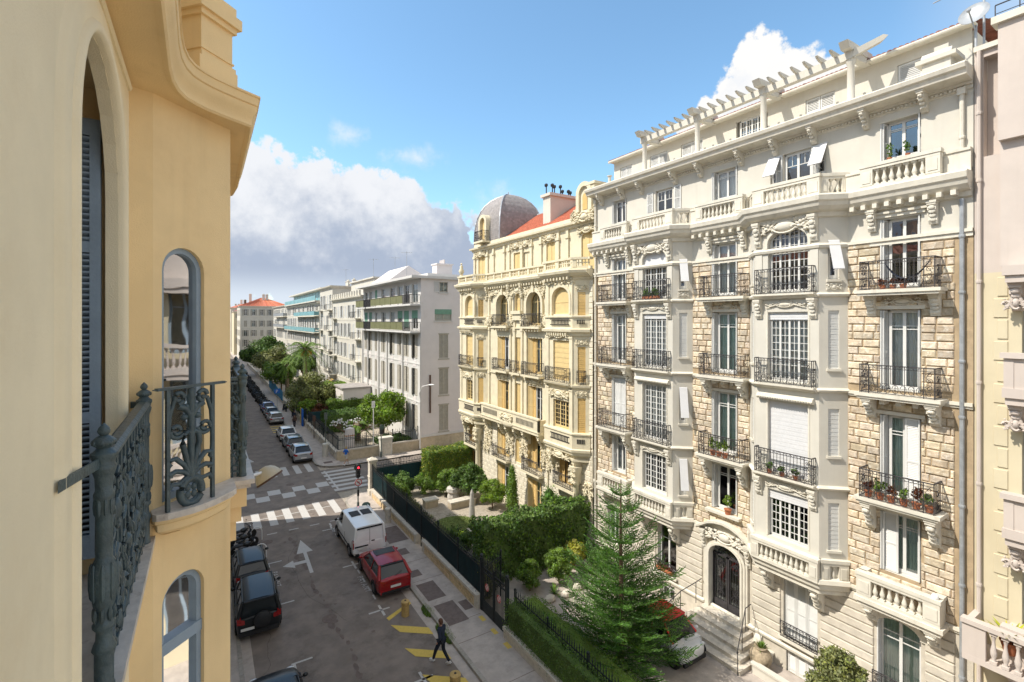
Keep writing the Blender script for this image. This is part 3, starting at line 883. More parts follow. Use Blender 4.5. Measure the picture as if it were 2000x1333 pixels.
# bays: front face and two canted faces
for bi, (j0, a, b, j1, wa, wb) in enumerate(BAYS):
 s = MB()
 fh = [(wa, wb, 5.42, 7.28), (wa, wb, 7.97, 10.72), (wa, wb, 11.55, 14.22), (wa, wb, 14.98, 17.42, .52)]
 wall(s, a, b, 4.4, 18.0, fh, .25, -PRJ)
 LR = math.hypot(j1 - b, PRJ)
 MR = ROT(b, -PRJ, 0, math.atan2(PRJ, j1 - b)); ML = ROT(j0, 0, 0, math.atan2(-PRJ, a - j0))
 ch = [(.3, .66, 5.6, 7.3), (.3, .66, 9.0, 10.7), (.3, .66, 12.15, 14.25), (.3, .66, 15.38, 16.78)]
 for M in (MR, ML):
  s.M = M; wall(s, 0, LR, 4.4, 18.0, ch, .12, 0)
 s.M = Matrix.Identity(4)
 # pilaster fillets at the front corners, moulded foot, corbelled underside
 path = [(j0, .01), (a, -PRJ), (b, -PRJ), (j1, .01)]
 s.sweep(path, [(0, 4.62), (.16, 4.55), (.2, 4.42), (.12, 4.33), (.1, 4.2), (-.1, 4.02), (-.3, 3.98)], 1, side=1)
 for z in (7.74, 11.28, 14.74):
  s.sweep(path, [(0, z), (.1, z + .03), (.13, z + .1), (.06, z + .16), (0, z + .17)], 1)
 s.sweep(path, [(0, 16.5), (.07, 16.53), (.1, 16.62), (.03, 16.7), (0, 16.7)], 1)
 s.extz([(j0, 0), (a, -PRJ), (b, -PRJ), (j1, 0)], 3.98, 4.1, 1)
 for x in (a + .02, b - .3):
  s.box(x, -PRJ - .035, 14.98, x + .28, -PRJ, 16.5, 0)
 archtrim(s, wa, wb, 16.9, .52, .1, -PRJ - .05, -PRJ, 16.7, 1)
 for c, d in ((7.97, 10.72), (11.55, 14.22), (5.42, 7.28)):
  s.box(wa - .06, -PRJ - .02, c, wa, -PRJ, d + .06, 1); s.box(wb, -PRJ - .02, c, wb + .06, -PRJ, d + .06, 1)
 s.obj('bay_wall', ['plaster', 'trim'], bA)
 # corbels under the bay
 for x in (a + .1, b - .42): put('bracket', bracket_mesh(.3, .62, 1.0), bA, loc=(x, .0, 4.05))
 # front windows
 for k, (c, d) in enumerate(((5.42, 7.28), (7.97, 10.72), (11.55, 14.22), (14.98, 17.42))):
  y = -PRJ + .17
  if k == 1 and bi == 1:
   q = MB(); n = 34
   for i in range(n): q.box(wa, y - .04 - .006 * (i % 2), c + (d - c) * i / n, wb, y, c + (d - c) * (i + .94) / n)
   q.obj('roller_shutter', 'shutter_white', bA)
   continue
  arch = .52 if k == 3 else 0
  if k == 3 and bi == 1:
   # one half of the arched window stands open on a dark room
   window(bA, wa, wb, c, d, y, kind='grid4', arch=arch, curtain=None)
  else: window(bA, wa, wb, c, d, y, kind='grid4', arch=arch, curtain='curtain' if (k, bi) in ((2, 0), (2, 1), (1, 0)) else None)
  drop = {(0, 1): .38, (2, 1): .3, (2, 0): .25, (3, 0): .95}.get((k, bi), 0)
  if drop:
   q = MB()
   if arch:
    P = [(wa, d - drop)] + arc(wa, wb, d - arch, arch) + [(wb, d - drop)]
    q.ext(P, y - .06, y - .03)
   else:
    n = max(2, int(drop / .08))
    for i in range(n): q.box(wa, y - .07 - .006 * (i % 2), d - drop * (i + .95) / n, wb, y - .03, d - drop * i / n)
   q.obj('roller_shutter', 'shutter_white', bA)
 # canted-side windows
 aw = {(3, 0), (0, 0), (1, 0), (3, 1)}
 for k, (c, d) in enumerate(((5.6, 7.3), (9.0, 10.7), (12.15, 14.25), (15.38, 16.78))):
  for M, rt in ((MR, True), (ML, False)):
   if rt: window(bA, .3, .66, c, d, .09, M=M, kind='single', bars=(.25, .4))
   q = MB(M)
   if (k, bi) in aw and rt:
    q.add([(.3, -.02, d), (.66, -.02, d), (.66, -.42, c + .35), (.3, -.42, c + .35), (.3, .0, d + .02), (.66, 0, d + .02), (.66, -.40, c + .33), (.3, -.40, c + .33)],
                      [(0, 1, 2, 3), (7, 6, 5, 4), (0, 4, 5, 1), (3, 2, 6, 7), (0, 3, 7, 4), (1, 5, 6, 2)])
    q.tube([(.48, 0, c + .3), (.48, -.41, c + .36)], .012, 5)
    q.obj('awning_shutter', 'shutter_white', bA)
   else:
    n = 22
    for i in range(n): q.box(.3, .05 - .007 * (i % 2), c + (d - c) * i / n, .66, .085, c + (d - c) * (i + .92) / n)
    q.obj('roller_shutter', 'greywhite', bA)
   q = MB(M); q.box(.24, -.07, c - .09, .72, .02, c); q.obj('sill', 'trim', bA)
   if k == 3: put('carved_ornament', relief(.5, .28, 5, .05), bA, M=M @ Matrix.Translation((.48, -.01, c - .28)))
 # balcony slabs and railings on the front
 for z in (7.86, 11.40, 14.87):
  q = MB(); q.sweep([(a + .05, -PRJ), (b - .05, -PRJ)], [(0, z - .16), (.12, z - .14), (.2, z - .06), (.31, z - .02), (.31, z + .05), (0, z + .05)])
  bal = q.obj('balcony', 'trim', bA)
  put('railing', railing_mesh(2.15, .98), bal, loc=((a + b) / 2 - 1.075, -PRJ - .26, z + .05))
  for x in ((a + b) / 2 - 1.075, (a + b) / 2 + 1.075): put('railing', side_rail_mesh(.26, .98), bal, loc=(x, -PRJ - .26, z + .05))
  if z != 11.40:
   for x in (a + .06, b - .3): put('bracket', bracket_mesh(.24, .26, .75), bal, loc=(x, -PRJ, z - .16))
   put('carved_ornament', relief(1.5, .3, 11 + bi, .06), bal, loc=((a + b) / 2, -PRJ - .03, z - .36))
  else:
   q = MB(); q.extx([(0, 0), (-.16, -.06), (-.2, -.16), (-.15, -.24), (0, -.26)], a + .15, b - .15)
   for i in range(22): q.ball((a + .2 + (b - a - .4) * i / 21, -.19, -.17), (.03, .03, .05), 6, 4)
   put('moulding', q.mesh('moulding', 'trim'), bal, loc=(0, -PRJ, z - .34))
 # ornate crown over the arched window
 put('carved_ornament', relief(2.2, .72, 21 + bi, .13, n=54), bA, loc=((a + b) / 2, -PRJ - .05, 17.52))
 for x in (a + .03, b - .27): put('bracket', bracket_mesh(.24, .30, .95), bA, loc=(x, -PRJ, 17.75))
 # balustrade at the foot of the bay
 balustrade(bA, a - .05, b + .05, -PRJ - .22, 4.42, .86, .2, .3)
 balustrade(bA, .02, LR - .02, -.1, 4.42, .86, .16, .3, M=MR, step=.25, piers=[(0.02, .3), (.62, LR - .02)])
 balustrade(bA, .02, LR - .02, -.1, 4.42, .86, .16, .3, M=ML, step=.25, piers=[(0.02, .3), (.62, LR - .02)])
 # terrace balustrade over the cornice
 balustrade(bA, a - .06, b + .06, -PRJ - .1, 18.37, .84, .2, .42, piers=[(a - .06, a + .4), (b - .38, b + .06)])
 balustrade(bA, .06, LR - .02, -.02, 18.37, .84, .16, .3, M=MR, step=.2, piers=[(.06, .3), (.75, LR - .02)])
 balustrade(bA, .06, LR - .02, -.02, 18.37, .84, .16, .3, M=ML, step=.2, piers=[(.06, .3), (.75, LR - .02)])
 q = MB(); q.box(a + .1, -PRJ + .12, 19.21, b - .1, -PRJ + .15, 19.26); q.obj('handrail', 'iron', bA)
 # windows of the storey above the cornice
 wm = (wa + wb) / 2
 window(bA, wm - .53, wm + .53, 19.27, 20.5, .12, kind='plain2', bars=(.42,))
 for sg in (-1, 1):
  x = wm + sg * .865
  window(bA, x - .185, x + .185, 19.35, 20.45, .1, kind='single', bars=(.5,))
  q = MB()
  if bi == 1:
   y1 = -.5
   q.add([(x - .24, -.03, 20.5), (x + .24, -.03, 20.5), (x + .24, y1, 19.68), (x - .24, y1, 19.68), (x - .24, -.0, 20.53), (x + .24, 0, 20.53), (x + .24, y1 + .03, 19.66), (x - .24, y1 + .03, 19.66)],
                  [(0, 1, 2, 3), (7, 6, 5, 4), (0, 4, 5, 1), (3, 2, 6, 7), (0, 3, 7, 4), (1, 5, 6, 2)])
   q.tube([(x, .05, 19.6), (x, y1 + .02, 19.7)], .012, 5)
   q.obj('awning_shutter', 'shutter_white', bA)
  put('shutter', shutter_mesh(.40 if bi == 0 else .26, 1.2, 'greywhite', .05), bA, loc=(x - .2 if bi == 0 else wm + (.55 if sg > 0 else -.81), -.045, 19.3))

# stringcourses, big cornice, top cornice
full = [(-.02, 0)]
for j0, a, b, j1, wa, wb in BAYS: full += [(j0, 0), (a, -PRJ), (b, -PRJ), (j1, 0)]
full += [(W - .14, 0), (W - .02, 0)]
s = MB()
s.sweep(full, [(0, 17.62), (.10, 17.66), (.13, 17.8), (.30, 17.86), (.42, 17.98), (.46, 18.10), (.52, 18.16), (.55, 18.33), (.5, 18.38), (-.1, 18.40)])
s.sweep(full, [(0, 18.4), (.06, 18.4), (.06, 18.5), (0, 18.52)]); s.obj('cornice', 'trim', bA)
for (x0, x1) in ((-.02, 3.2), (6.85, 9.7), (13.4, W)):
 for z, a_, c_ in ((16.45, .05, .13), (11.22, .05, .08), (4.32, .06, .08)): s = MB(); s.box(x0, -a_, z, x1, 0, z + c_); s.box(x0, -a_ - .05, z + c_, x1, 0, z + c_ + .1); s.obj('string_course', 'trim', bA)
s = MB()
s.sweep([(-.02, 0), (W, 0)], [(0, 20.86), (.05, 20.9), (.05, 21.0), (.12, 21.02), (.12, 21.1), (.62, 21.16), (.66, 21.3), (.74, 21.34), (.78, 21.46), (.70, 21.52), (-.3, 21.54)])
s.obj('cornice', 'trim', bA); s = MB()
s.sweep([(-.02, 0), (W, 0)], [(0, .88), (.09, .9), (.11, 1.0), (.04, 1.06), (0, 1.06)])
s.obj('base_moulding', 'trim', bA)
me = MB().box(0, -.3, 0, .13, 0, .15).mesh('modillion', 'trim')
for x0, x1 in ((0.1, 3.1), (6.95, 9.6), (13.5, W - .2)):
 n = round((x1 - x0) / .36)
 for i in range(n): put('modillion', me, bA, loc=(x0 + (x1 - x0) * (i + .5) / n - .06, -.1, 17.70))
me = MB().box(0, -.06, 0, .05, 0, .07).mesh('dentil', 'trim')
dn = MB()
n = 150
for i in range(n): dn.box(.1 + (W - .2) * i / n, -.11, 20.92, .1 + (W - .2) * (i + .55) / n, -.04, 20.99)
tag(dn.obj('dentils', 'trim', bA), kind='stuff')
for x in (.75, 2.4, 3.75, 5.9, 7.35, 9.35, 10.84, 12.3, 14.0, 15.62): put('bracket', bracket_mesh(.17, .55, .62), bA, loc=(x - .085, -.0, 21.16))

# solid parapet between terrace balustrades
s = MB()
for x0, x1 in ((0, .95), (3.0, 3.2), (6.85, 7.3), (9.62, 9.7), (13.4, 13.95), (16.1, W - .02)):
 s = MB(); s.box(x0, -.16, 18.4, x1, .05, 19.02); s.box(x0, -.2, 19.02, x1, .08, 19.1); s.obj('parapet', 'trim', bA)
for x0, x1 in ((.95, 3.0), (7.3, 9.62), (13.95, 16.1)):
 balustrade(bA, x0, x1, -.42, 18.37, .84, .2, .36)
 q = MB(); q.box(x0 + .2, -.2, 19.21, x1 - .1, -.17, 19.26); q.obj('handrail', 'iron', bA)

# windows of the three flat strips
for i, (a, b) in enumerate(COLS):
 wm = (a + b) / 2
 for j, (c, d) in enumerate(LV + [(19.27, 20.6)]):
  cur = {(2, 3): None, (0, 0): 'curtain', (1, 4): 'curtain', (2, 0): 'curtain_green', (2, 1): 'curtain_green', (2, 2): 'curtain', (1, 2): 'curtain_green', (0, 3): 'curtain', (0, 2): 'curtain', (1, 1): 'curtain_green', (1, 3): 'curtain'}.get((i, j))
  left = .16
  window(bA, a + (left if j < 4 else .12), b - .05, c, d, .2, kind='french', curtain=cur, bars=(.2, .24) if j != 3 else (.26,))
  # shutters folded into the reveals
  sw = .25
  put('shutter', shutter_mesh(sw, d - c - .04, 'greywhite', .055), bA, loc=(a + .04, -.04, c + .02), rot=(0, 0, R(82)))
  put('shutter', shutter_mesh(sw, d - c - .04, 'greywhite', .055), bA, loc=(a + .10, -.02, c + .02), rot=(0, 0, R(80)))
  put('shutter', shutter_mesh(sw, d - c - .04, 'greywhite', .055), bA, loc=(b - .02, -.05, c + .02), rot=(0, 0, R(92)))
  if (i, j) in ((2, 1),): put('shutter', shutter_mesh(.42, d - c - .04, 'white', .055), bA, loc=(b - .44, .03, c + .02))
  if (i, j) == (2, 0): put('shutter', shutter_mesh(.46, d - c - .04, 'white', .055), bA, loc=(a + .02, .06, c + .02))
  if (i, j) == (0, 1):
   for q in (0, 1): put('shutter', shutter_mesh(.52, d - c - .04, 'greywhite', .055), bA, loc=(a + .03 + .53 * q, .06, c + .02))
  q = MB()
  if j == 3: q.box(a - .12, -.07, d + .05, b + .12, 0, d + .17); q.box(a - .2, -.13, d + .17, b + .2, 0, d + .24)
  elif j == 4: q.box(a - .03, -.02, d, b + .03, 0, d + .05)
  else: q.box(a - .12, -.06, d + .02, b + .12, -.045 + .045, d + .14)
  q.obj('lintel', 'trim', bA)
 # iron balconies on stone slabs
 cx = {0: 2.02, 1: 8.65, 2: 15.02}[i]
 for z, dp, kind in ((14.87, .62, 0), (11.40, .62, 1), (7.86, .66, 2)):
  q = MB(); q.box(cx - 1.16, -dp - .05, z - .06, cx + 1.16, 0, z + .05); q.box(cx - 1.1, -dp, z - .14, cx + 1.1, 0, z - .06)
  bal = q.obj('balcony', 'trim', bA)
  wr = 2.0
  put('railing', railing_mesh(wr, .97), bal, loc=(cx - wr / 2, -dp, z + .05))
  for x in (cx - wr / 2, cx + wr / 2): put('railing', side_rail_mesh(dp, .97), bal, loc=(x, -dp, z + .05))
  for x in (cx - 1.0, cx + .74): put('bracket', bracket_mesh(.26, dp * .9 if kind else .3, .95 if kind == 2 else .7), bal, loc=(x, 0, z - .14))
  if kind == 1:
   for x in (cx - .45, cx, cx + .45): put('modillion', memo('md2', lambda: MB().box(-.07, -.4, -.17, .07, 0, 0).mesh('modillion', 'trim')), bal, loc=(x, 0, z - .14))
  if kind == 0: put('carved_ornament', relief(1.2, .3, 31, .06), bal, loc=(cx, -.04, z - .34))
 for x in (cx - .95, cx + .71): put('bracket', bracket_mesh(.22, .26, .72), bA, loc=(x, -.05, 17.66))
 # low balustrade balcony of the first floor
 if i != 1:
  q = MB(); q.box(cx - 1.2, -.62, 4.32, cx + 1.2, 0, 4.46); q.box(cx - 1.12, -.54, 4.18, cx + 1.12, 0, 4.32)
  bal = q.obj('balcony', 'trim', bA)
  for x in (cx - 1.0, cx + .7): put('bracket', bracket_mesh(.3, .5, .62), bal, loc=(x, 0, 4.2))
  balustrade(bA, cx - 1.12, cx + 1.12, -.58, 4.46, .86, .2, .42)
  for x in (cx - 1.1, cx + .92): q = MB(); q.box(x, -.38, 4.46, x + .18, 0, 5.2); q.box(x - .03, -.4, 5.2, x + .21, 0, 5.32); q.obj('parapet', 'trim', bA)
 else:
  q = MB(); q.box(a - .2, -.26, 5.27, b + .2, .2, 5.38); q.obj('sill', 'trim', bA)
for i in (0,):
 s = MB()
# rock-faced stones of the middle storeys
rnd = random.Random(3)
cand = []
blk = [h for h in holes if h[3] > 4.5 and h[2] < 16.5]
for x0, x1 in ((.32, 3.2), (6.85, 9.7), (13.4, W - .42)):
 nrow = 0
 z = 4.52
 while z < 16.4:
  h = .262
  x = x0 - rnd.uniform(0, .5)
  while x < x1:
   L = rnd.choice((.42, .5, .55, .62, .36))
   segs = [(max(x, x0), min(x + L, x1))]
   for hh in blk:
    if z + h > hh[2] - .02 and z < hh[3] + .02:
     ns = []
     for p, q in segs:
      if q <= hh[0] or p >= hh[1]: ns.append((p, q))
      else:
       if p < hh[0]: ns.append((p, hh[0]))
       if q > hh[1]: ns.append((hh[1], q))
     segs = ns
   for p, q in segs:
    if q - p > .07 and not (11.2 < z + h and z < 11.44): cand.append((p, q, z))
   x += L
  z += h + .002; nrow += 1
cand.sort(key=lambda c: -c[0])
cand_big = [c for c in cand if c[1] - c[0] > .25][:290]
bigset = set(cand_big)
joined = MB()
for p, q, z in cand:
 w = round((q - p - .024) / .04) * .04 if (p, q, z) in bigset else q - p - .024
 jz = rnd.choice((.035, .045, .055))
 if (p, q, z) in bigset:
  me = memo(('st', round(w, 2), jz), lambda: MB().cham(.004, -jz, 0, w - .004, 0, .232, .026).mesh('stone', 'roughstone'))
  put('stone', me, bA, loc=(p + (q - p - w) / 2, 0, z + .012))
 else: joined.cham(p + .016, -jz, z + .012, q - .016, 0, z + .245, .026)
tag(joined.obj('stonework', 'roughstone_i', bA), kind='stuff')

# rusticated courses of the ground floor: every course a block with a deep joint under it
zc = 1.08; nc = 10; hc = (4.3 - 1.08) / nc
openings = sorted([(h[0] - .1, h[1] + .1, h[2], h[3] + .08) for h in gh])
for k in range(nc):
 z0 = zc + k * hc; z1 = z0 + hc - .045
 xs = [.32]
 for a, b, c, d in openings:
  dd = .34 if abs(a - 7.74) < .05 else 0
  if z1 > c and z0 < d: xs += [a - dd, b + dd]
 xs.append(W - .42)
 for p, q in zip(xs[0::2], xs[1::2]):
  if q - p < .1: continue
  nseg = max(1, round((q - p) / 2.2)); L = (q - p) / nseg
  for i in range(nseg):
   q_ = MB(); q_.cham(p + L * i + .008, -.055, z0, p + L * (i + 1) - .008, 0, z1, .02); q_.obj('stone_course', 'lowstone', bA)
# ground-floor joinery
window(bA, 1.1, 2.0, 1.3, 3.45, .2, kind='french', arch=.3, curtain='curtain')
window(bA, 4.75, 5.9, 1.3, 3.6, .2, kind='french', bars=(.3,))
window(bA, 14.3, 15.5, 1.3, 3.9, .2, kind='french', arch=.35, curtain='curtain_green', bars=(.22, .3))
for q in range(3): put('shutter', shutter_mesh(.41, 2.2, 'greywhite', .055), bA, loc=(11.12 + .42 * q, .1, 1.37))
for q in range(3): put('shutter', shutter_mesh(.35, 1.4, 'white', .055), bA, loc=(11.22 + .36 * q, .1, -.58))
window(bA, 4.9, 5.8, -.2, .75, .2, kind='french')
put('shutter', shutter_mesh(.28, 2.4, 'greywhite', .055), bA, loc=(14.33, -.03, 1.35), rot=(0, 0, R(84)))
for (a, b, z, h) in ((4.7, 5.95, 1.3, .55), (11.05, 12.43, 1.35, .62), (14.2, 15.6, 1.3, .62)):
 q = MB(); q.box(a - .08, -.2, z - .1, b + .08, .1, z); sl = q.obj('sill', 'trim', bA)
 me = memo(('gr', round(b - a, 2), h), lambda: railing_mesh(b - a, h + .33))
 put('railing', me, sl, M=Matrix.Translation((a, -.14, z)) @ Matrix.Diagonal((1, 1, h / (h + .33), 1)))
s = MB()
for a, b, z, rise in ((14.3, 15.5, 3.55, .35), (1.1, 2.0, 3.15, .3)): archtrim(s, a, b, z, rise, .2, -.07, -.0, None, 0)
s.obj('arch_surround', 'trim', bA)
# entrance: arched iron door in a moulded surround, scrolled hood and steps
s = MB()
archtrim(s, 7.84, 9.36, 3.37, .55, .2, -.16, 0, .95, 0)
archtrim(s, 7.84, 9.36, 3.37, .55, .09, -.21, -.16, .95, 0)
s.box(7.55, -.12, 1.05, 7.64, 0, 4.2); s.box(9.56, -.12, 1.05, 9.65, 0, 4.2)
hood = [(7.2, 4.42), (7.4, 4.5), (7.6, 4.62), (7.85, 4.78), (8.2, 4.9), (8.6, 4.95), (9.0, 4.9), (9.35, 4.78), (9.6, 4.62), (9.8, 4.5), (10.0, 4.42)]
for i in range(len(hood) - 1):
 (x0, z0), (x1, z1) = hood[i], hood[i + 1]
 s.ext([(x0, z0 - .05), (x1, z1 - .05), (x1, z1 + .05), (x0, z0 + .05)], -.36, 0)
 s.ext([(x0, z0 - .12), (x1, z1 - .12), (x1, z1 - .05), (x0, z0 - .05)], -.27, 0)
 s.ext([(x0, 4.3), (x1, 4.3), (x1, z1 - .12), (x0, z0 - .12)], -.06, 0)
ds = s.obj('door_surround', 'trim', bA)
put('carved_ornament', relief(1.9, .62, 41, .12, n=60), ds, loc=(8.6, -.14, 4.28))
for x in (7.42, 9.56): put('bracket', bracket_mesh(.22, .28, .95), ds, loc=(x, -.02, 4.35))
s = MB()
for a, b in ((7.87, 8.59), (8.61, 9.33)):
 s.box(a, .10, .97, b, .15, 1.32); s.box(a, .09, .97, a + .06, .16, 3.4); s.box(b - .06, .09, .97, b, .16, 3.4); s.box(a, .09, 3.3, b, .16, 3.38)
 for i in range(5): s.box(a + .1 + .125 * i, .115, 1.3, a + .116 + .125 * i, .135, 3.35)
 s.M = Matrix.Translation((0, .12, 0))
 cx = (a + b) / 2
 for cz, r, dr in ((1.6, .2, 1), (1.95, .15, -1), (2.9, .24, 1), (3.1, .12, -1)):
  ribbon(s, scroll(cx, cz, r, 1.6, 0 if cx < 8.6 else PI, dr if cx < 8.6 else -dr, 18), .022, -.012, .012)
 s.M = Matrix.Identity(4)
s.M = Matrix.Translation((0, .12, 0))
for q in (.2, .35): ribbon(s, arc(7.9 + q, 9.3 - q, 3.4, .5 - q * .8), .02, -.012, .012)
for i in range(1, 8): ribbon(s, [(8.6, 3.4), (8.6 - .7 * math.cos(PI * i / 8), 3.4 + .48 * math.sin(PI * i / 8))], .016)
s.M = Matrix.Identity(4)
dr = s.obj('entrance_door', 'iron', bA)
q = MB(); q.box(7.86, .16, 1.3, 9.34, .165, 3.9); q.obj('pane', 'glass', dr)
q = MB(); q.box(7.8, .9, .9, 9.4, .95, 4); q.quad((7.84, .3, .96), (9.36, .3, .96), (9.36, .9, .96), (7.84, .9, .96)); q.obj('interior', 'mortar', dr)
st = MB()
for i in range(5):
 e = .34 * (4 - i); st.box(7.62 - e * .6, -.5 - e, .19 * i, 9.6 + e * .6, -.0, .19 * (i + 1) - .03); st.box(7.60 - e * .6, -.54 - e, .19 * (i + 1) - .03, 9.62 + e * .6, -.0, .19 * (i + 1))
st.obj('entrance_steps', 'cap', bA)
for x, sx in ((7.4, -1), (9.8, 1)):
 q = MB(); q.tube([(x, -.1, 1.95), (x, -.5, 1.9), (x + sx * .3, -1.2, 1.55), (x + sx * .55, -1.9, 1.0)], .02, 6)
 for px, py, z0, z1 in ((x, -.5, .95, 1.9), (x + sx * .3, -1.2, .55, 1.55), (x + sx * .55, -1.9, 0, 1.0)): q.tube([(px, py, z0), (px, py, z1)], .016, 6)
 pts = [(x + sx * .55, -1.9 + a * .5, 1.0 - .08 + b * .5) for a, b in scroll(0, -.05, .14, 1.3, PI / 2, 1, 10)]
 q.tube(pts, .012, 5); q.obj('step_handrail', 'iron', bA)
# basement light-well and low wall near the jar
s = MB()
s.box(10.55, -1.3, 0, 12.9, -1.15, .35); s.box(10.55, -1.15, 0, 10.7, 0, .35); s.box(10.5, -1.35, .35, 12.95, -1.1, .43); s.box(10.5, -1.1, .35, 10.75, 0, .43)
s.obj('light_well_wall', 'plaster', bA)
s = MB(); s.extx([(0, 0), (-.25, 0), (-.22, .35), (-.14, .7), (-.05, .85), (0, .86)], 9.95, 10.25); s.obj('carved_buttress', 'trim', bA)
# rainwater pipes and quoin strips
for x, m_ in ((16.52, 'zinc'), (.2, 'trim')):
 q = MB(); q.tube([(x, -.09, .2), (x, -.09, 17.6)], .062, 8)
 for z in (3, 5.8, 8.2, 10.9, 12.6, 14.7, 16.4): q.lathe([(.075, 0), (.085, .03), (.085, .07), (.075, .1)], 8, (x, -.09, z))
 q.obj('rain_pipe', m_, bA, 40)
 q = MB(); q.tube([(x, -.09, 18.5), (x, -.09, 20.9)], .062, 8); q.lathe([(.075, 0), (.085, .03), (.085, .07), (.075, .1)], 8, (x, -.09, 19.4)); q.box(x - .1, -.18, 20.75, x + .1, 0, 20.95); q.obj('rain_pipe', 'trim', bA, 40)
# attic storey set back behind the terrace, old tiled roof
s = MB()
ah = [(.6, 1.55, 21.9, 23.0), (2.9, 4.1, 21.9, 23.05), (5.0, 6.3, 21.9, 23.05), (8.1, 9.6, 21.9, 23.15), (11.2, 12.3, 21.95, 23.0), (14.35, 15.8, 21.95, 23.05)]
wall(s, .1, W - .4, 21.3, 23.42, ah, .12, 1.5, 0)
s.box(.1, 1.75, 21.3, W - .4, 10.5, 23.4); s.box(0, .0, 21.5, W - .02, 1.6, 21.55)
s.obj('attic_wall', 'plaster', bA)
for i, (a, b, c, d) in enumerate(ah):
 if i == 3: window(bA, a + .15, b - .15, c, d, 1.57, kind='grid4')
 n = 2
 for k in range(n):
  if i == 3: continue
  put('shutter', shutter_mesh((b - a) / n - .02, d - c - .03, 'greywhite', .07), bA, loc=(a + (b - a) / n * k + .01, 1.55, c + .015))
s = MB(); s.box(0, 1.2, 23.42, W - .3, 1.62, 23.5); s.tube([(0, 1.16, 23.44), (W - .3, 1.16, 23.44)], .07, 8); s.obj('roof_gutter', 'trim', bA)
s = MB()
for k in range(3): s.add([(-.05, 1.2 + .5 * k, 23.51 + .17 * k), (W - .25, 1.2 + .5 * k, 23.51 + .17 * k), (W - .25, 1.8 + .5 * k, 23.68 + .17 * k), (-.05, 1.8 + .5 * k, 23.68 + .17 * k)], [(0, 1, 2, 3)])
s.add([(-.05, 2.7, 24.02), (W - .25, 2.7, 24.02), (W - .25, 6, 25), (-.05, 6, 25), (W - .25, 10.5, 23.5), (-.05, 10.5, 23.5)], [(0, 1, 2, 3), (3, 2, 4, 5)])
rf = s.obj('roof', 'oldtile', bA)
me = memo('tile', lambda: MB().add([(0, 0, 0), (.05, 0, .045), (.11, 0, .045), (.16, 0, 0), (0, .5, .15), (.05, .5, .2), (.11, .5, .2), (.16, .5, .15)], [(0, 1, 5, 4), (1, 2, 6, 5), (2, 3, 7, 6), (0, 3, 2, 1)]).mesh('roof_tile', 'oldtile'))
for i in range(96): put('roof_tile', me, rf, loc=(-.05 + i * .171, 1.14, 23.5 + rnd.uniform(0, .015)))
# chimney on the cornice edge
s = MB(Matrix.Translation((.1, -.75, .15))); s.box(15.5, .5, 21.3, 16.2, 1.1, 21.85); s.box(15.35, .4, 21.85, 16.35, 1.2, 21.98); s.extx([(.5, 21.98), (1.1, 21.98), (.95, 22.2), (.65, 22.2)], 15.45, 16.2)
s.box(15.75, .68, 22.2, 16.1, .92, 22.35); s.obj('chimney', 'plaster', bA)
s = MB(); s.box(.3, .5, 21.5, .8, .9, 21.85); s.box(.25, .45, 21.85, .85, .95, 21.95); s.tube([(.55, .7, 21.95), (.55, .7, 22.4)], .09, 8); s.tube([(.55, .7, 22.4), (.55, .7, 22.44)], .15, 8); s.obj('chimney', 'plaster', bA)
# terrace pergola: round posts, long beam, crossbeams with splayed ends and short rafter ends
pg = MB()
PC = [3.75, 7.0, 10.2, 13.43]
pg.box(3.55, .03, 23.27, 13.6, .27, 23.55)
pgo = pg.obj('pergola_beam', 'plaster', bA)
for x in PC:
 q = MB(); q.lathe([(.15, 21.52), (.15, 21.6), (.125, 21.64), (.115, 23.1), (.15, 23.16), (.16, 23.27)], 12, (x, .15, 0)); q.obj('pergola_post', 'plaster', bA, 40)
 q = MB(); q.extx([(-.28, 23.55), (-.45, 23.78), (.0, 23.8), (1.5, 23.8), (1.5, 23.6), (.3, 23.55)], x - .15, x + .15); q.extx([(-.02, 23.27), (1.5, 23.4), (1.5, 23.62), (-.02, 23.6)], x - .12, x + .12); q.obj('pergola_crossbeam', 'plaster', bA)
me = memo('rafter', lambda: MB().extx([(-.30, .07), (-.38, .15), (.55, .15), (.55, 0), (-.1, 0)], -.045, .045).mesh('pergola_rafter', 'plaster'))
for a, b in zip(PC[:-1], PC[1:]):
 for k in range(1, 7):
  x = a + (b - a) * k / 7; put('pergola_rafter', me, bA, loc=(x, 0, 23.55))
q = MB(ROT(13.5, .1, 0, R(-48))); q.extx([(-.05, 23.3), (.0, 23.55), (.9, 23.95), (1.05, 23.9), (.9, 23.75), (.1, 23.35)], -.12, .12); q.obj('pergola_crossbeam', 'plaster', bA)

# ================================================================ OUR OWN OCHRE BUILDING (left)
bO = thing('apartment_building', 'ochre plastered corner of the nearest building with curved cornice and arched balcony window', 'building', (-.41, 0, 0), PI / 2)


def L(X, Y): return (Y, -.41 - X)          # street coordinates to this building's own


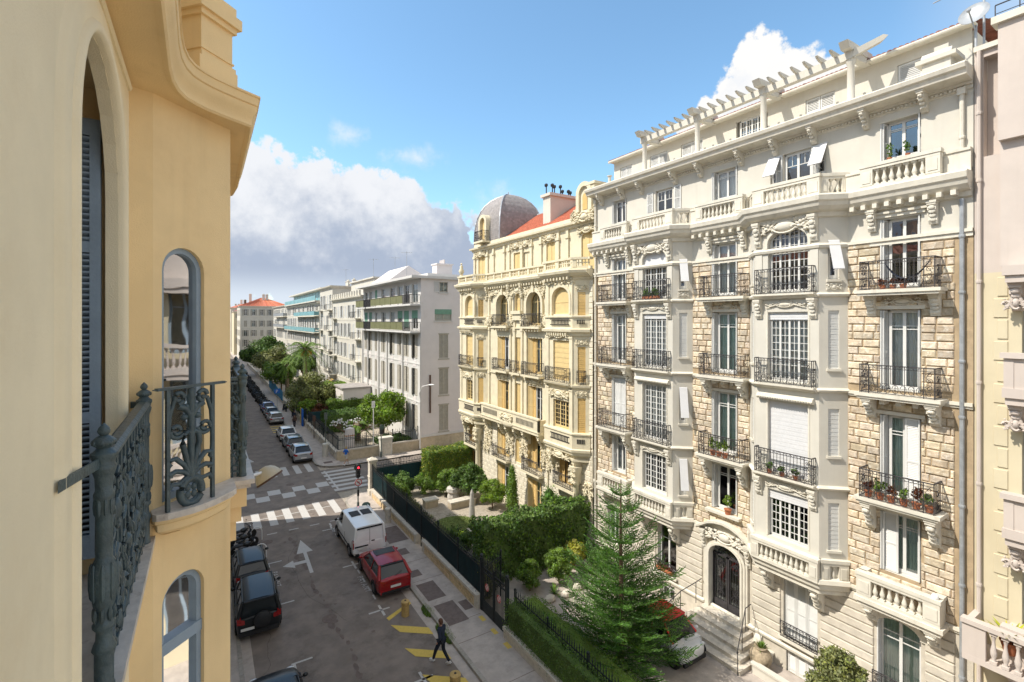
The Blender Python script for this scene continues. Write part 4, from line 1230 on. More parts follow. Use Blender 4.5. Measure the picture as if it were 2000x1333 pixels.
S0 = 12.48
s = MB()
dh = (2.30, 3.47, 12.47, 15.15, .585)
lowh = [(2.44, 3.45, 8.6, 11.4, .5), (-1.4, -.4, 12.48, 15.15, .5), (-1.4, -.4, 8.6, 11.4, .5), (2.44, 3.45, 4.8, 7.6), (-1.4, -.4, 4.8, 7.6), (2.3, 3.6, 0, 3.2), (-1.6, -.2, 0, 3.2)]
wall(s, -8, 3.93, 0, 15.42, [dh], .055, 0, 0, voids=[h[:4] for h in lowh])
wall(s, -8, 3.93, 0, 15.42, lowh, .34, 0, 0, voids=[(-8, 3.93, -1, 0)]) if False else None
for h in lowh:
 if len(h) > 4: wall(s, h[0], h[1], h[2], h[3], [h], .34, 0, 0)
 else: wall(s, h[0] - .001, h[1] + .001, h[2] - .001, h[3] + .001, [h], .34, 0, 0)
for x in (2.22, 3.56): s.quad((x, .056, 12.44), (x, .056, 15.2), (x, .7, 15.2), (x, .7, 12.44), 1)
s.quad((2.22, .056, 15.2), (3.56, .056, 15.2), (3.56, .7, 15.2), (2.22, .7, 15.2), 1); s.quad((3.47, .057, 12.4), (3.56, .057, 12.4), (3.56, .057, 15.2), (3.47, .057, 15.2), 1); s.quad((2.22, .057, 12.4), (2.30, .057, 12.4), (2.30, .057, 15.2), (2.22, .057, 15.2), 1)
s.quad((3.93, 0, 0), (3.97, -.12, 0), (3.97, -.12, 15.42), (3.93, 0, 15.42), 1)
M45 = ROT(3.97, -.12, 0, math.atan2(-.46, .45)); LB = math.hypot(.45, .46)
s.M = M45
bh = [(.065, .40, 12.66, 14.41, .165), (.065, .40, 9.2, 12.12, .165), (.065, .40, 5.4, 8.2, .165)]
wall(s, 0, LB, 0, 15.42, bh, .09, 0, 1)
s.M = Matrix.Identity(4)
fh = [(5.15, 6.05, 12.48, 14.9), (5.15, 6.05, 8.6, 11.4), (5.15, 6.05, 4.8, 7.6)]
wall(s, 4.42, 6.8, 0, 15.42, fh, .2, -.58, 1)
s.quad((6.8, -.58, 0), (7.3, 0, 0), (7.3, 0, 15.42), (6.8, -.58, 15.42), 1)
wall(s, 7.3, 10.5, 0, 15.42, [(8.3, 9.3, 12.48, 15.0), (8.3, 9.3, 8.6, 11.4), (8.3, 9.3, 4.8, 7.6)], .34, 0, 0)
s.box(-8, 1.5, 0, 10.5, 12, 19.4, 1); s.box(-8, .9, 15.42, 10.5, 1.6, 19.2, 1); s.quad((-8, 0, 0), (-8, 1.5, 0), (-8, 1.5, 15.42), (-8, 0, 15.42), 1); s.quad((10.5, 0, 0), (10.5, 1.5, 0), (10.5, 1.5, 15.42), (10.5, 0, 15.42), 1)
s.obj('wall', ['palewall', 'yplaster'], bO)
# moulded surround of the arched window, rounded in profile
s = MB()
a, b, sp, ri = 2.30, 3.47, 14.565, .585
prof = [(0, .0), (.004, .02), (.016, .036), (.034, .042), (.052, .034), (.062, .020), (.070, .022), (.15, .022), (.165, .016), (.185, .002), (.20, -.002)]
n = 20
path = [(a, 12.48)] + arc(a, b, sp, ri, n) + [(b, 12.48)]
vs = []; fs = []
for i, p in enumerate(path):
 if i == 0: d = Vector((-1, 0))
 elif i == len(path) - 1: d = Vector((1, 0))
 else:
  t = PI * (i - 1) / n; d = Vector((-math.cos(t), math.sin(t)))
 for o, h in prof: vs.append((p[0] + d.x * o, -h, p[1] + d.y * o))
k = len(prof)
for i in range(len(path) - 1):
 for j in range(k - 1): fs.append((i * k + j, (i + 1) * k + j, (i + 1) * k + j + 1, i * k + j + 1))
s.add(vs, fs)
s.obj('arch_surround', 'palewall', bO, 60)
# the blue-grey leaf folded against the far reveal
def tall_shutter(w, z0, z1, rails):
 q = MB(); fr = .046
 q.box(0, 0, z0, fr, .04, z1); q.box(w - fr, 0, z0, w, .04, z1)
 rr = [(z0, z0 + .13)] + [(r - .03, r + .03) for r in rails] + [(z1 - .09, z1)]
 for p, r in rr: q.box(fr, .002, p, w - fr, .038, r)
 for (p, r), (p2, r2) in zip(rr[:-1], rr[1:]):
  m = int((p2 - r) / .031)
  for i in range(m):
   z = r + (p2 - r) * (i + .5) / m
   q.add([(fr, .002, z - .002), (w - fr, .002, z - .002), (w - fr, .034, z - .022), (fr, .034, z - .022), (fr, .002, z + .008), (w - fr, .002, z + .008), (w - fr, .034, z - .012), (fr, .034, z - .012)],
                  [(0, 1, 2, 3), (7, 6, 5, 4), (0, 4, 5, 1)])
  q.box(fr + .001, .030, r, w - fr - .001, .036, p2, 1)  # dark sheet stands in for the shade seen between the slats
 return q.mesh('shutter', ['blueshutter', 'plastic'])


shm = tall_shutter(.46, 12.60, 15.0, (13.37, 14.30))
put('shutter', shm, bO, M=Matrix.Translation((3.46, .075, 0)) @ Matrix.Rotation(PI / 2, 4, 'Z') @ Matrix.Diagonal((1, -1, 1, 1)))
put('shutter', shm, bO, loc=(2.27, .075, 0), rot=(0, 0, PI / 2))
window(bO, 2.24, 3.54, 12.5, 15.13, .62, kind='french', arch=.5, curtain='curtain', bars=(.3,))
q = MB(); q.box(2.0, -.11, 12.40, 3.97, .6, 12.44); q.box(1.98, -.135, 12.44, 3.96, .7, 12.48); q.box(2.25, -.08, 12.26, 3.93, 0, 12.40)
blc = q.obj('balcony', ['marble'], bO)


def cast_post(h=1.0):
 def mk():
  q = MB()
  q.lathe([(.052, 0), (.052, .02), (.046, .03), (.046, .15), (.058, .165), (.050, .185), (.040, .20), (.038, .235), (.054, .25), (.056, .262), (.040, .28),
                 (.036, .305), (.052, .34), (.064, .40), (.066, .45), (.060, .49), (.042, .515), (.040, .53), (.042, .55), (.040, .74), (.048, .75), (.050, .765), (.041, .78),
                 (.044, .83), (.058, .862), (.060, .875), (.052, .885), (.056, .90), (.064, .912), (.064, .925), (.050, .935), (.034, .955), (.046, .968), (.056, .985), (.054, 1.0), (.034, 1.018),
                 (.018, 1.026), (.026, 1.036), (.032, 1.05), (.026, 1.068), (.012, 1.085), (.0, 1.098)], 20)
  for i in range(8):      # leaves wrapped on the swelling and the shaft
   t = 2 * PI * i / 8
   q.ball((.058 * math.cos(t), .058 * math.sin(t), .43), (.016, .016, .075), 6, 5)
   q.ball((.040 * math.cos(t + .3), .040 * math.sin(t + .3), .72), (.012, .012, .04), 6, 4)
   q.ball((.050 * math.cos(t), .050 * math.sin(t), .985), (.012, .012, .018), 5, 4)
   q.ball((.047 * math.cos(t), .047 * math.sin(t), .30), (.012, .012, .03), 5, 4)
  q.v = [(x * .66, y * .66, (z if z < .925 else .925 + (z - .925) * .68) * .985) for x, y, z in q.v]
  return q.mesh('post', 'bluegreen_iron', 45)
 return memo('castpost', mk)


def cast_panel(w, h, seed=0):
 """dense cast-iron infill: uprights, paired scrolls, leaves"""
 q = MB()
 nb = max(3, round(w / .12))
 for i in range(nb + 1):
  x = w * i / nb
  q.tube([(x, 0, 0), (x, 0, h)], .0085, 6)
  q.lathe([(.008, 0), (.018, .01), (.008, .03)], 8, (x, 0, h * .62)); q.lathe([(.008, 0), (.02, .012), (.008, .03)], 8, (x, 0, h * .22))
 rn = random.Random(seed)
 nu = max(1, round(w / .36)); uw = w / nu
 for u in range(nu):
  cx = uw * (u + .5)
  for sg in (-1, 1):
   for cz, r, t, st, dr in ((.16, .085, 1.3, PI / 2, 1), (.38, .075, 1.5, -PI / 2, -1), (.58, .08, 1.4, PI / 2, 1), (.74, .055, 1.3, -PI / 2, -1)):
    pts = [(cx + sg * (uw * .26 + a), -.006, b) for a, b in scroll(0, cz, r, t, st, dr, 16)]
    q.tube([( cx + sg * (uw * .25) + (p[0] - cx - sg * uw * .26) * sg, p[1], p[2]) for p in pts], .009, 6)
   for kk in range(9):
    z = rn.uniform(.1, .8) * h; x = cx + sg * rn.uniform(.02, uw * .42)
    q.M = Matrix.Translation((x, -.012, z)) @ Matrix.Rotation(sg * rn.uniform(-.9, .9), 4, 'Y')
    q.ball((0, 0, 0), (.012, .012, .042), 6, 4); q.ball((sg * .016, .004, .012), (.010, .009, .026), 5, 4)
    q.M = Matrix.Identity(4)
  q.ball((cx, -.01, h * .72), (.028, .02, .05), 8, 6); q.ball((cx, -.01, h * .42), (.034, .022, .034), 8, 6)
 q.box(0, -.012, .045, w, .012, .06); q.box(0, -.01, h - .02, w, .01, h)
 return q.mesh('railing_panel', 'bluegreen_iron', 50)


rl = MB()
rl.ext([(2.41, 0), (2.41, 0)], 0, 0) if False else None
rl.extx([(-.115, 13.36), (-.115, 13.375), (-.10, 13.39), (-.066, 13.39), (-.05, 13.375), (-.05, 13.36), (-.07, 13.348), (-.095, 13.348)], 2.43, 3.84)
hr = rl.obj('handrail', 'bluegreen_iron', blc)
for x in (2.41, 3.86):
 put('post', cast_post(), blc, loc=(x, -.083, S0))
 e_ = 2.10 if x < 3 else 3.90
 q = MB(); q.add([(x, -.083, 13.34), (x, -.083, 13.378), (e_, -.01, 13.378), (e_, -.01, 13.34), (x + .034, -.083, 13.34), (x + .034, -.083, 13.378), (e_ + .034, -.01, 13.378), (e_ + .034, -.01, 13.34)], [(0, 1, 2, 3), (7, 6, 5, 4), (0, 4, 5, 1), (3, 2, 6, 7), (1, 5, 6, 2), (0, 3, 7, 4)]); q.obj('handrail_fixing', 'bluegreen_iron', blc)
put('railing_panel', cast_panel(1.33, .86, 5), blc, loc=(2.47, -.083, 12.48))

# canted bay: sill, balustrade panel, windows
def greyframe(parent, M, a, b, c, d, rise, y, transom=None):
 q = MB(M); t = .038; top = d - rise
 q.box(a, y - .02, c, a + t, y + .05, top); q.box(b - t, y - .02, c, b, y + .05, top); q.box(a, y - .02, c, b, y + .05, c + .05)
 I = arc(a + t, b - t, top, rise - t, 16); O = arc(a, b, top, rise, 16)
 for i in range(16): q.ext([I[i], I[i + 1], O[i + 1], O[i]], y - .02, y + .05)
 if transom: q.box(a, y - .03, transom - .05, b, y + .05, transom + .03)
 o = q.obj('window', 'blueshutter', parent)
 g = MB(M); P = [(a + t, c + .05)] + I + [(b - t, c + .05)]
 g.add([(p[0], y + .015, p[1]) for p in P], [tuple(range(len(P)))]); g.obj('pane', 'glass_bay', o)
 g = MB(M); g.box(a - .1, y + .9, c - .2, b + .4, y + .95, d + .1); g.quad((a, y + .06, c), (b, y + .06, c), (b, y + .9, c), (a, y + .9, c)); g.quad((b, y + .06, c), (b, y + .06, d), (b + .3, y + .9, d), (b + .3, y + .9, c)); g.obj('interior', 'room_bay', o)
 return o


MT['glass_bay'] = glass('reflecting_window_glass', (.5, .46, .42), .3)
MT['room_bay'] = mat('dim_brown_room', (.10, .075, .055), .9, .3, 2)
greyframe(bO, M45, .065, .40, 12.66, 14.41, .165, .05)
greyframe(bO, M45, .065, .40, 9.2, 12.12, .165, .05, 11.66)
greyframe(bO, M45, .065, .40, 5.4, 8.2, .165, .05)
sill = [(-.30, 3.95), (-.285, 3.86), (-.262, 3.835), (-.20, 3.832), (-.13, 3.85), (-.06, 3.875), (.0, 3.915), (.06, 3.965), (.11, 4.02), (.165, 4.085), (.20, 4.15), (.19, 4.43)]
inner = [(.10, 4.38), (-.2, 4.08)]
for z in (12.65, 8.9, 5.2):
 q = MB(); q.extz([L(*p) for p in sill + inner], z - .042, z)
 o = q.obj('sill', 'marble', bO)
 q = MB(); sh = [(x * .985 - .012, y + .03) for x, y in sill]
 q.sweep([L(*p) for p in sh], [(0, z - .042), (.0, z - .07), (-.02, z - .085), (-.025, z - .13), (-.045, z - .15), (-.075, z - .165), (-.16, z - .17), (-.16, z - .042)], side=1)
 q.obj('sill_moulding', 'yplaster', bO, 35)
MP = ROT(*L(-.25, 3.83), 0, math.atan2(L(.11, 4.07)[1] - L(-.25, 3.83)[1], L(.11, 4.07)[0] - L(-.25, 3.83)[0]))
q = MB(MP); q.box(-.012, -.012, 13.445, .445, .022, 13.462); q.box(-.03, -.006, 13.45, .46, .012, 13.456)
wp = q.obj('window_railing', 'bluegreen_iron', bO)
q = MB(MP @ Matrix.Translation((0, 0, 12.65)))
for x in (.055, .355): q.box(x - .011, -.011, 0, x + .011, .011, .80)
cx = .205
def T2(pts, r=.010): q.tube([(p[0], 0, p[1]) for p in pts], r * 1.75, 8)
T2([(cx + .072 * math.cos(2 * PI * i / 24), .095 + .085 * math.sin(2 * PI * i / 24)) for i in range(25)], .014)
T2([(cx + .055 * math.cos(2 * PI * i / 24), .095 + .066 * math.sin(2 * PI * i / 24)) for i in range(25)], .006)
for i in range(4):
 t = PI / 4 + PI / 2 * i; q.ball((cx + .03 * math.cos(t), 0, .095 + .035 * math.sin(t)), (.022, .012, .026), 8, 5)
T2([(cx, .18), (cx, .79)], .013)
for sg in (-1, 1):
 T2([(cx, .19), (cx + sg * .05, .235), (cx + sg * .10, .25), (cx + sg * .145, .235)], .010)
 T2([(cx, .19), (cx + sg * .045, .28), (cx + sg * .10, .335), (cx + sg * .14, .33), (cx + sg * .135, .295)], .010)
 T2([(cx, .2), (cx + sg * .03, .32), (cx + sg * .055, .42), (cx + sg * .05, .48), (cx + sg * .02, .50), (cx, .47)], .011)
 T2([(cx + sg * .02, .2), (cx + sg * .075, .16), (cx + sg * .13, .17), (cx + sg * .14, .14)], .009)
 T2([(cx + sg * a, bb) for a, bb in scroll(.095, .515, .052, 1.5, PI, 1, 20)], .008)
 T2([(cx + sg * .145, .33), (cx + sg * .15, .42), (cx + sg * .145, .5)], .008)
 T2([(cx + sg * .147, .5), (cx + sg * .14, .62), (cx + sg * .11, .72)], .008)
 T2([(cx + sg * a, bb) for a, bb in scroll(.085, .735, .045, 1.2, -PI / 2, -1, 16)], .009)
 T2([(cx, .60), (cx + sg * .04, .66), (cx + sg * .085, .68)], .012)
 q.ball((cx + sg * .045, 0, .60), (.026, .02, .022), 8, 6); q.ball((cx + sg * .03, 0, .66), (.02, .018, .03), 8, 6); q.ball((cx + sg * .14, 0, .30), (.016, .014, .022), 7, 5)
 q.box(cx + sg * .12, -.008, .215, cx + sg * .15, .008, .245)
q.ball((cx, 0, .72), (.03, .02, .06), 8, 6); q.ball((cx, 0, .52), (.03, .02, .014), 8, 5); q.ball((cx, 0, .56), (.02, .018, .014), 8, 5)
q.obj('railing_panel', 'bluegreen_iron', wp, 50)

# curved main cornice, soffit, balustrade above
outl = [(-.17, -8), (-.17, 1), (-.172, 2.6), (-.178, 3.3), (-.180, 3.52), (-.172, 3.70), (-.148, 3.84), (-.11, 3.94), (-.05, 4.02), (.02, 4.085), (.10, 4.14), (.20, 4.20), (.30, 4.255), (.305, 4.5), (.305, 6.3)]
outl += [(.28, 6.7), (.15, 7.0), (-.05, 7.2), (-.17, 7.6), (-.17, 10.5)]
lo = [L(*p) for p in outl]
q = MB()
q.sweep(lo, [(-.03, 15.40), (.0, 15.395), (.012, 15.41), (.006, 15.425), (.006, 15.44), (.014, 15.47), (.032, 15.50), (.044, 15.53), (.046, 15.548), (.040, 15.552), (.052, 15.56), (.056, 15.615), (.066, 15.62), (.066, 15.634), (-.05, 15.64)])
q.obj('cornice', 'yplaster', bO, 32)
q = MB()
ins = [(-8, .2), (10.5, .2)]
n = len(lo)
for i in range(n - 1):
 (x0, y0), (x1, y1) = lo[i], lo[i + 1]
 q.quad((x0, y0 + .0, 15.402), (x1, y1, 15.402), (x1, .3, 15.402), (x0, .3, 15.402)); q.quad((x0, y0 + .02, 15.63), (x1, y1 + .02, 15.63), (x1, .9, 15.63), (x0, .9, 15.63))
q.obj('soffit', 'yplaster', bO)
q = MB(); q.tube([(-8, .0, 15.375), (3.9, .0, 15.375)], .022, 6); q.obj('moulding', 'palewall', bO)
def pier(parent, M):
 q = MB(M)
 q.box(0, 0, 15.63, .33, .3, 15.80); q.box(.015, -.0, 15.80, .315, .3, 15.83); q.sweep([(.0, .3), (.0, 0), (.33, 0), (.33, .3)], [(-.02, 15.82), (.0, 15.84), (.0, 15.86), (-.02, 15.88)], side=-1) if False else None
 q.box(.03, .02, 15.83, .30, .3, 16.10); q.box(.01, -.005, 16.10, .32, .3, 16.14); q.box(-.015, -.03, 16.14, .345, .3, 16.22); q.box(.01, .0, 16.22, .32, .3, 16.3)
 for z in (15.86,): q.box(.02, .01, z, .31, .3, z + .012)
 return q.obj('parapet_pier', 'yplaster', parent)


pier(bO, ROT(*L(-.03, 4.09), 0, math.atan2(-.21, .19)))
pier(bO, ROT(*L(.2, 6.0), 0, 0))
q = MB()
q.box(-8, -.16, 15.63, 3.95, .2, 15.70); q.box(-8, -.13, 15.70, 3.93, .15, 15.76); q.box(-8, -.15, 16.14, 3.95, .12, 16.22); q.box(4.4, -.52, 15.63, 6, -.3, 15.76); q.box(4.4, -.52, 16.14, 6, -.3, 16.22)
pp = q.obj('balustrade', 'yplaster', bO)
me = baluster_mesh(.38, .06, 'yplaster')
for i in range(24): put('baluster', me, pp, loc=(3.75 - i * .25, -.03, 15.76))
# balcony on the front of the bay
q = MB(); q.box(4.9, -.79, 12.44, 6.3, -.58, 12.48); q.box(4.93, -.76, 12.40, 6.27, -.58, 12.44)
bl2 = q.obj('balcony', 'marble', bO)
q = MB(); q.box(4.98, -.73, 12.22, 6.2, -.58, 12.40); q.box(5.02, -.69, 12.08, 6.16, -.58, 12.22); q.box(5.06, -.65, 11.9, 5.2, -.58, 12.08); q.obj('balcony_corbel', 'yplaster', bO)
for x in (5.05, 6.15):
 put('post', cast_post(), bl2, loc=(x, -.70, 12.48))
 q = MB(); q.box(x - .016, -.69, 13.355, x + .016, -.58, 13.385); q.obj('handrail_fixing', 'bluegreen_iron', bl2)
 put('railing_panel', cast_panel(.12, .86, 2), bl2, loc=(x, -.58, 12.48), rot=(0, 0, -PI / 2))
put('railing_panel', cast_panel(1.0, .86, 9), bl2, loc=(5.1, -.70, 12.48))
q = MB(); q.box(5.05, -.73, 13.355, 6.15, -.67, 13.385); q.obj('handrail', 'bluegreen_iron', bl2)
for a, b, c, d, y in [(5.15, 6.05, 12.5, 14.9, -.45), (5.15, 6.05, 8.6, 11.4, -.45), (5.15, 6.05, 4.8, 7.6, -.45), (8.3, 9.3, 12.48, 15.0, .2), (8.3, 9.3, 8.6, 11.4, .2), (2.44, 3.45, 8.6, 11.4, .2), (2.44, 3.45, 4.8, 7.6, .2)]:
 window(bO, a, b, c, d, y, kind='french', curtain='curtain', frame='blueshutter')
for x in (1.75, 3.47):
 for z in (4.8, 8.6): put('shutter', shutter_mesh(.5, 2.75, 'blueshutter', .06), bO, loc=(x + .15 if x < 2 else x, -.05, z))
q = MB(); q.box(2.3, -.05, 0, 3.6, .1, 3.1); q.box(2.4, -.1, .1, 2.92, -.05, 2.9); q.box(2.98, -.1, .1, 3.5, -.05, 2.9); q.obj('garage_door', 'blueshutter', bO)

# wall lamp leaning over the street beyond the balcony
lp = thing('wall_lamp', 'beige dome street lamp tilted over the crossing beside our balcony', 'street lamp', (.17, 7.05, 11.68))
q = MB(); q.tube([(0, -.4, .06), (.10, -.1, .08), (.30, .45, .08), (.55, .70, .05)], .022, 8); q.lathe([(.05, -.02), (.06, 0), (.05, .03)], 10, (.12, -.08, .06)); q.obj('bracket', 'signwhite', lp, 40)
q = MB(); q.M = Matrix.Translation((.60, .72, -.03)) @ Vector((-.45, .25, .8)).to_track_quat('Z', 'Y').to_matrix().to_4x4()
q.lathe([(.0, .15), (.05, .145), (.10, .12), (.145, .075), (.172, .02), (.185, -.03), (.185, -.04)], 24)
sh = q.obj('lamp_shade', 'beigelamp', lp, 50)
q.v = []; q.f = []; q.mi = []; q.lathe([(.186, -.055), (.194, -.05), (.194, -.03), (.186, -.028)], 24); q.obj('rim', 'lamprim', sh, 50)
q.v = []; q.f = []; q.mi = []; q.lathe([(0.0, -.06), (.15, -.058), (.184, -.045)], 24); q.obj('lens', 'headlight', sh)


# ================================================================ GENERIC HOUSE (used for the far rows)
def house(label, loc, rz, W, D, H, cols, rows, walls='plaster', trim='trim', shut='cshut', frame='white', roof='redtile', ww=1.0, balc=(), balmat=None,
          group=None, roofh=1.6, gable_rows=None, floor0=True, name='apartment_house', shut_open=True, rail='iron', seed=1, side_win=None, cornice=True, arch=0, cat='building', detail=True):
 rn = random.Random(seed)
 o = thing(name, label, cat, loc, rz, group)
 s = MB(); holes = []
 for r_, (c, d) in enumerate(rows):
  for x in cols: holes.append((x - ww / 2, x + ww / 2, c, d, arch) if arch and r_ < len(rows) - 1 else (x - ww / 2, x + ww / 2, c, d))
 wall(s, 0, W, 0, H, holes, .18, 0, 0)
 s.box(0, .2, 0, .01, D, H, 0); s.box(W - .01, 0, 0, W, D, H, 0); s.box(0, D - .01, 0, W, D, H, 0); s.box(0, 0, H - .05, W, D, H, 0); s.box(0, .75, 0, W, .76, H, 0)
 s.obj('wall', walls, o)
 if cornice:
  q = MB(); q.sweep([(-.0, D * .3), (-.0, 0), (W, 0), (W, D)], [(0, H - .5), (.15, H - .45), (.2, H - .3), (.45, H - .2), (.5, H), (0, H + .03)]); q.obj('cornice', trim, o)
  for z in [r_[0] - .35 for r_ in rows[1:]]:
   q = MB(); q.box(0, -.06, z, W, 0, z + .14); q.obj('string_course', trim, o)
 wm = None
 for r_, (c, d) in enumerate(rows):
  def mkw():
   q = MB(); w2 = ww / 2
   q.box(-w2, .10, 0, -w2 + .07, .16, d - c); q.box(w2 - .07, .10, 0, w2, .16, d - c); q.box(-.05, .10, 0, .05, .16, d - c); q.box(-w2, .10, d - c - .07, w2, .16, d - c); q.box(-w2, .10, 0, w2, .16, .1); q.box(-w2, .12, (d - c) * .7, w2, .15, (d - c) * .7 + .04)
   return q.mesh('window', frame)
  me = memo(('hw', ww, round(d - c, 2), frame), mkw)
  mg = memo(('hg', ww, round(d - c, 2)), lambda: MB().quad((-ww / 2, .14, 0), (ww / 2, .14, 0), (ww / 2, .14, d - c), (-ww / 2, .14, d - c)).mesh('pane', 'glass'))
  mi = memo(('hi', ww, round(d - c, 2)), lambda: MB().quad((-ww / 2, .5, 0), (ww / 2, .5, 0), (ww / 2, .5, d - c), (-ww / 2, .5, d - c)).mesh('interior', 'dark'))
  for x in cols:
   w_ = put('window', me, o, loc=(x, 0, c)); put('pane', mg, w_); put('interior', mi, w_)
   if shut:
    sm = shutter_mesh(ww * .5, d - c, shut, .12, .05, .08)
    if shut_open and rn.random() < .8:
     put('shutter', sm, o, loc=(x - ww * 1.0 - .02, -.06, c)); put('shutter', sm, o, loc=(x + ww * .5 + .02, -.06, c))
    else:
     put('shutter', sm, o, loc=(x - ww * .5, -.01, c)); put('shutter', sm, o, loc=(x, -.01, c))
 for (x0, x1, z) in balc:
  q = MB(); q.box(x0, -.95, z - .14, x1, 0, z); b_ = q.obj('balcony', trim, o)
  if balmat:
   q = MB(); q.box(x0, -.95, z + .12, x1, -.92, z + .92); q.box(x0, -.92, z + .12, x0 + .03, 0, z + .92); q.box(x1 - .03, -.92, z + .12, x1, 0, z + .92); q.box(x0 - .01, -.97, z + .92, x1 + .01, -.90, z + .97); q.obj('balcony_panel', balmat, b_)
  else:
   q = MB(); q.box(x0, -.95, z + .92, x1, -.92, z + .96); n = int((x1 - x0) / .22)
   for i in range(n + 1): q.box(x0 + (x1 - x0) * i / n - .012, -.945, z, x0 + (x1 - x0) * i / n + .012, -.925, z + .92)
   for x in (x0, x1): q.box(x - .015, -.95, z + .92, x + .015, 0, z + .96); q.box(x - .012, -.5, z, x + .012, -.48, z + .92)
   q.obj('railing', rail, b_)
 if roof:
  q = MB(); e = .4
  q.add([(-e, -e, H), (W + e, -e, H), (W + e, D + e, H), (-e, D + e, H), (min(D / 2, W / 2 - .5), D / 2, H + roofh), (W - min(D / 2, W / 2 - .5), D / 2, H + roofh)],
              [(0, 1, 5, 4), (1, 2, 5), (2, 3, 4, 5), (3, 0, 4)])
  if detail:
   n = int(W / .45)
   for i in range(n): q.tube([(-e + (W + 2 * e) * (i + .5) / n, -e, H + .05), (max(min(D / 2, W / 2 - .5), min(W - min(D / 2, W / 2 - .5), -e + (W + 2 * e) * (i + .5) / n)), D / 2, H + roofh + .05)], .07, 4)
  rf_ = q.obj('roof', roof, o)
  for k in range(3):
   x = rn.uniform(.15, .85) * W; q = MB(); q.box(x, D * .35, H, x + .9, D * .35 + .5, H + roofh + 1.0); q.box(x - .08, D * .35 - .08, H + roofh + 1.0, x + .98, D * .35 + .58, H + roofh + 1.12)
   for p in range(3): q.lathe([(.1, 0), (.08, .3)], 6, (x + .2 + .25 * p, D * .35 + .25, H + roofh + 1.12))
   q.obj('chimney', trim, rf_)
 return o


ROWS5 = [(.9, 3.2), (4.9, 7.2), (8.3, 10.6), (11.7, 14.0), (15.0, 17.0)]
house('pale yellow apartment house next to ours on the left side of the street', (-.41, 10.6, 0), PI / 2, 13.6, 11, 18.4, [1.6 + 2.1 * i for i in range(6)], ROWS5, walls='yellowwall', shut='greywhite', seed=2)
house('cream apartment house at the left street corner before the crossing', (-.41, 24.3, 0), PI / 2, 14.6, 11, 19.2, [1.6 + 2.25 * i for i in range(6)], ROWS5, walls='plaster', shut='cshut', seed=3)
for k, (y, w, wl, sh, lb) in enumerate(((45.1, 20.1, 'plaster', 'greywhite', 'unseen cream apartment house on the left past the crossing, set forward to shade it'), (65.3, 20, 'yellowwall', 'cshut', 'pale yellow apartment house on the left behind the motorcycle row'),  # first house is out of view, brought forward to shade the crossing
          (85.4, 24, 'plaster', 'cshut', 'long cream apartment house further down the left side'), (109.6, 34, 'pinkwall', 'greywhite', 'pinkish apartment house far down the left side'), (144, 60, 'plaster', 'cshut', 'farthest cream apartment block on the left side'))):
 n = int((w - 1.5) / 2.6)
 house(lb, (-.41, y, 0), PI / 2, w, 14, 19.6 + (k % 3) * .5, [1.9 + 2.6 * i for i in range(n)], ROWS5, walls=wl, shut=sh, seed=10 + k, detail=False)

# ================================================================ ORNATE CREAM BUILDING WITH THE SLATE DOME
bB = thing('apartment_building', 'ornate cream stone apartment house with yellow shutters, balconies and a grey slate dome', 'building', (XA, 38.7, 0), -PI / 2)
WB = 17.0                                  # local x = 38.7 - Y


def sB(Y): return 38.7 - Y


PB = .7
bbays = [(.05, .76, 3.41, 4.35, sB(36.89), sB(35.36)), (12.75, 13.3, 15.98, 16.75, sB(24.7), sB(23.0))]
nb = [(sB(32.82), sB(31.04)), (sB(30.21), sB(29.44)), (sB(28.6), sB(26.85))]
FL = [(.2, 2.7), (3.4, 5.9), (6.55, 9.25), (10.15, 12.64), (13.55, 15.9)]
h = []
for i, (a, b) in enumerate(nb):
 for j, (c, d) in enumerate(FL):
  if i == 1 and j == 0: continue
  if i == 1 and j == 4: h.append((a, b, 14.6, 15.9, .38))
  elif j == 4: h.append((a, b, c, d, .85))
  else: h.append((a, b, c, d))
lowB = [(1.2, 2.9, .2, 2.7), (1.1, 3.0, 3.4, 5.8), (13.9, 15.7, .2, 2.6), (13.7, 15.6, 3.4, 5.75)]
s = MB()
wall(s, 0, WB, 0, 17.0, h + lowB, .3, 0, lambda x, z: 1 if z < 6.2 else 0, 0, [(.05, 4.35, 6.1, 17), (12.75, 16.75, 6.1, 17)], (6.2,))
s.box(0, 1.3, 0, WB, 11, 17.0, 0); s.quad((0, 0, 0), (0, 1.3, 0), (0, 1.3, 17), (0, 0, 17), 0)
s.obj('wall', ['bcream', 'bstone'], bB)
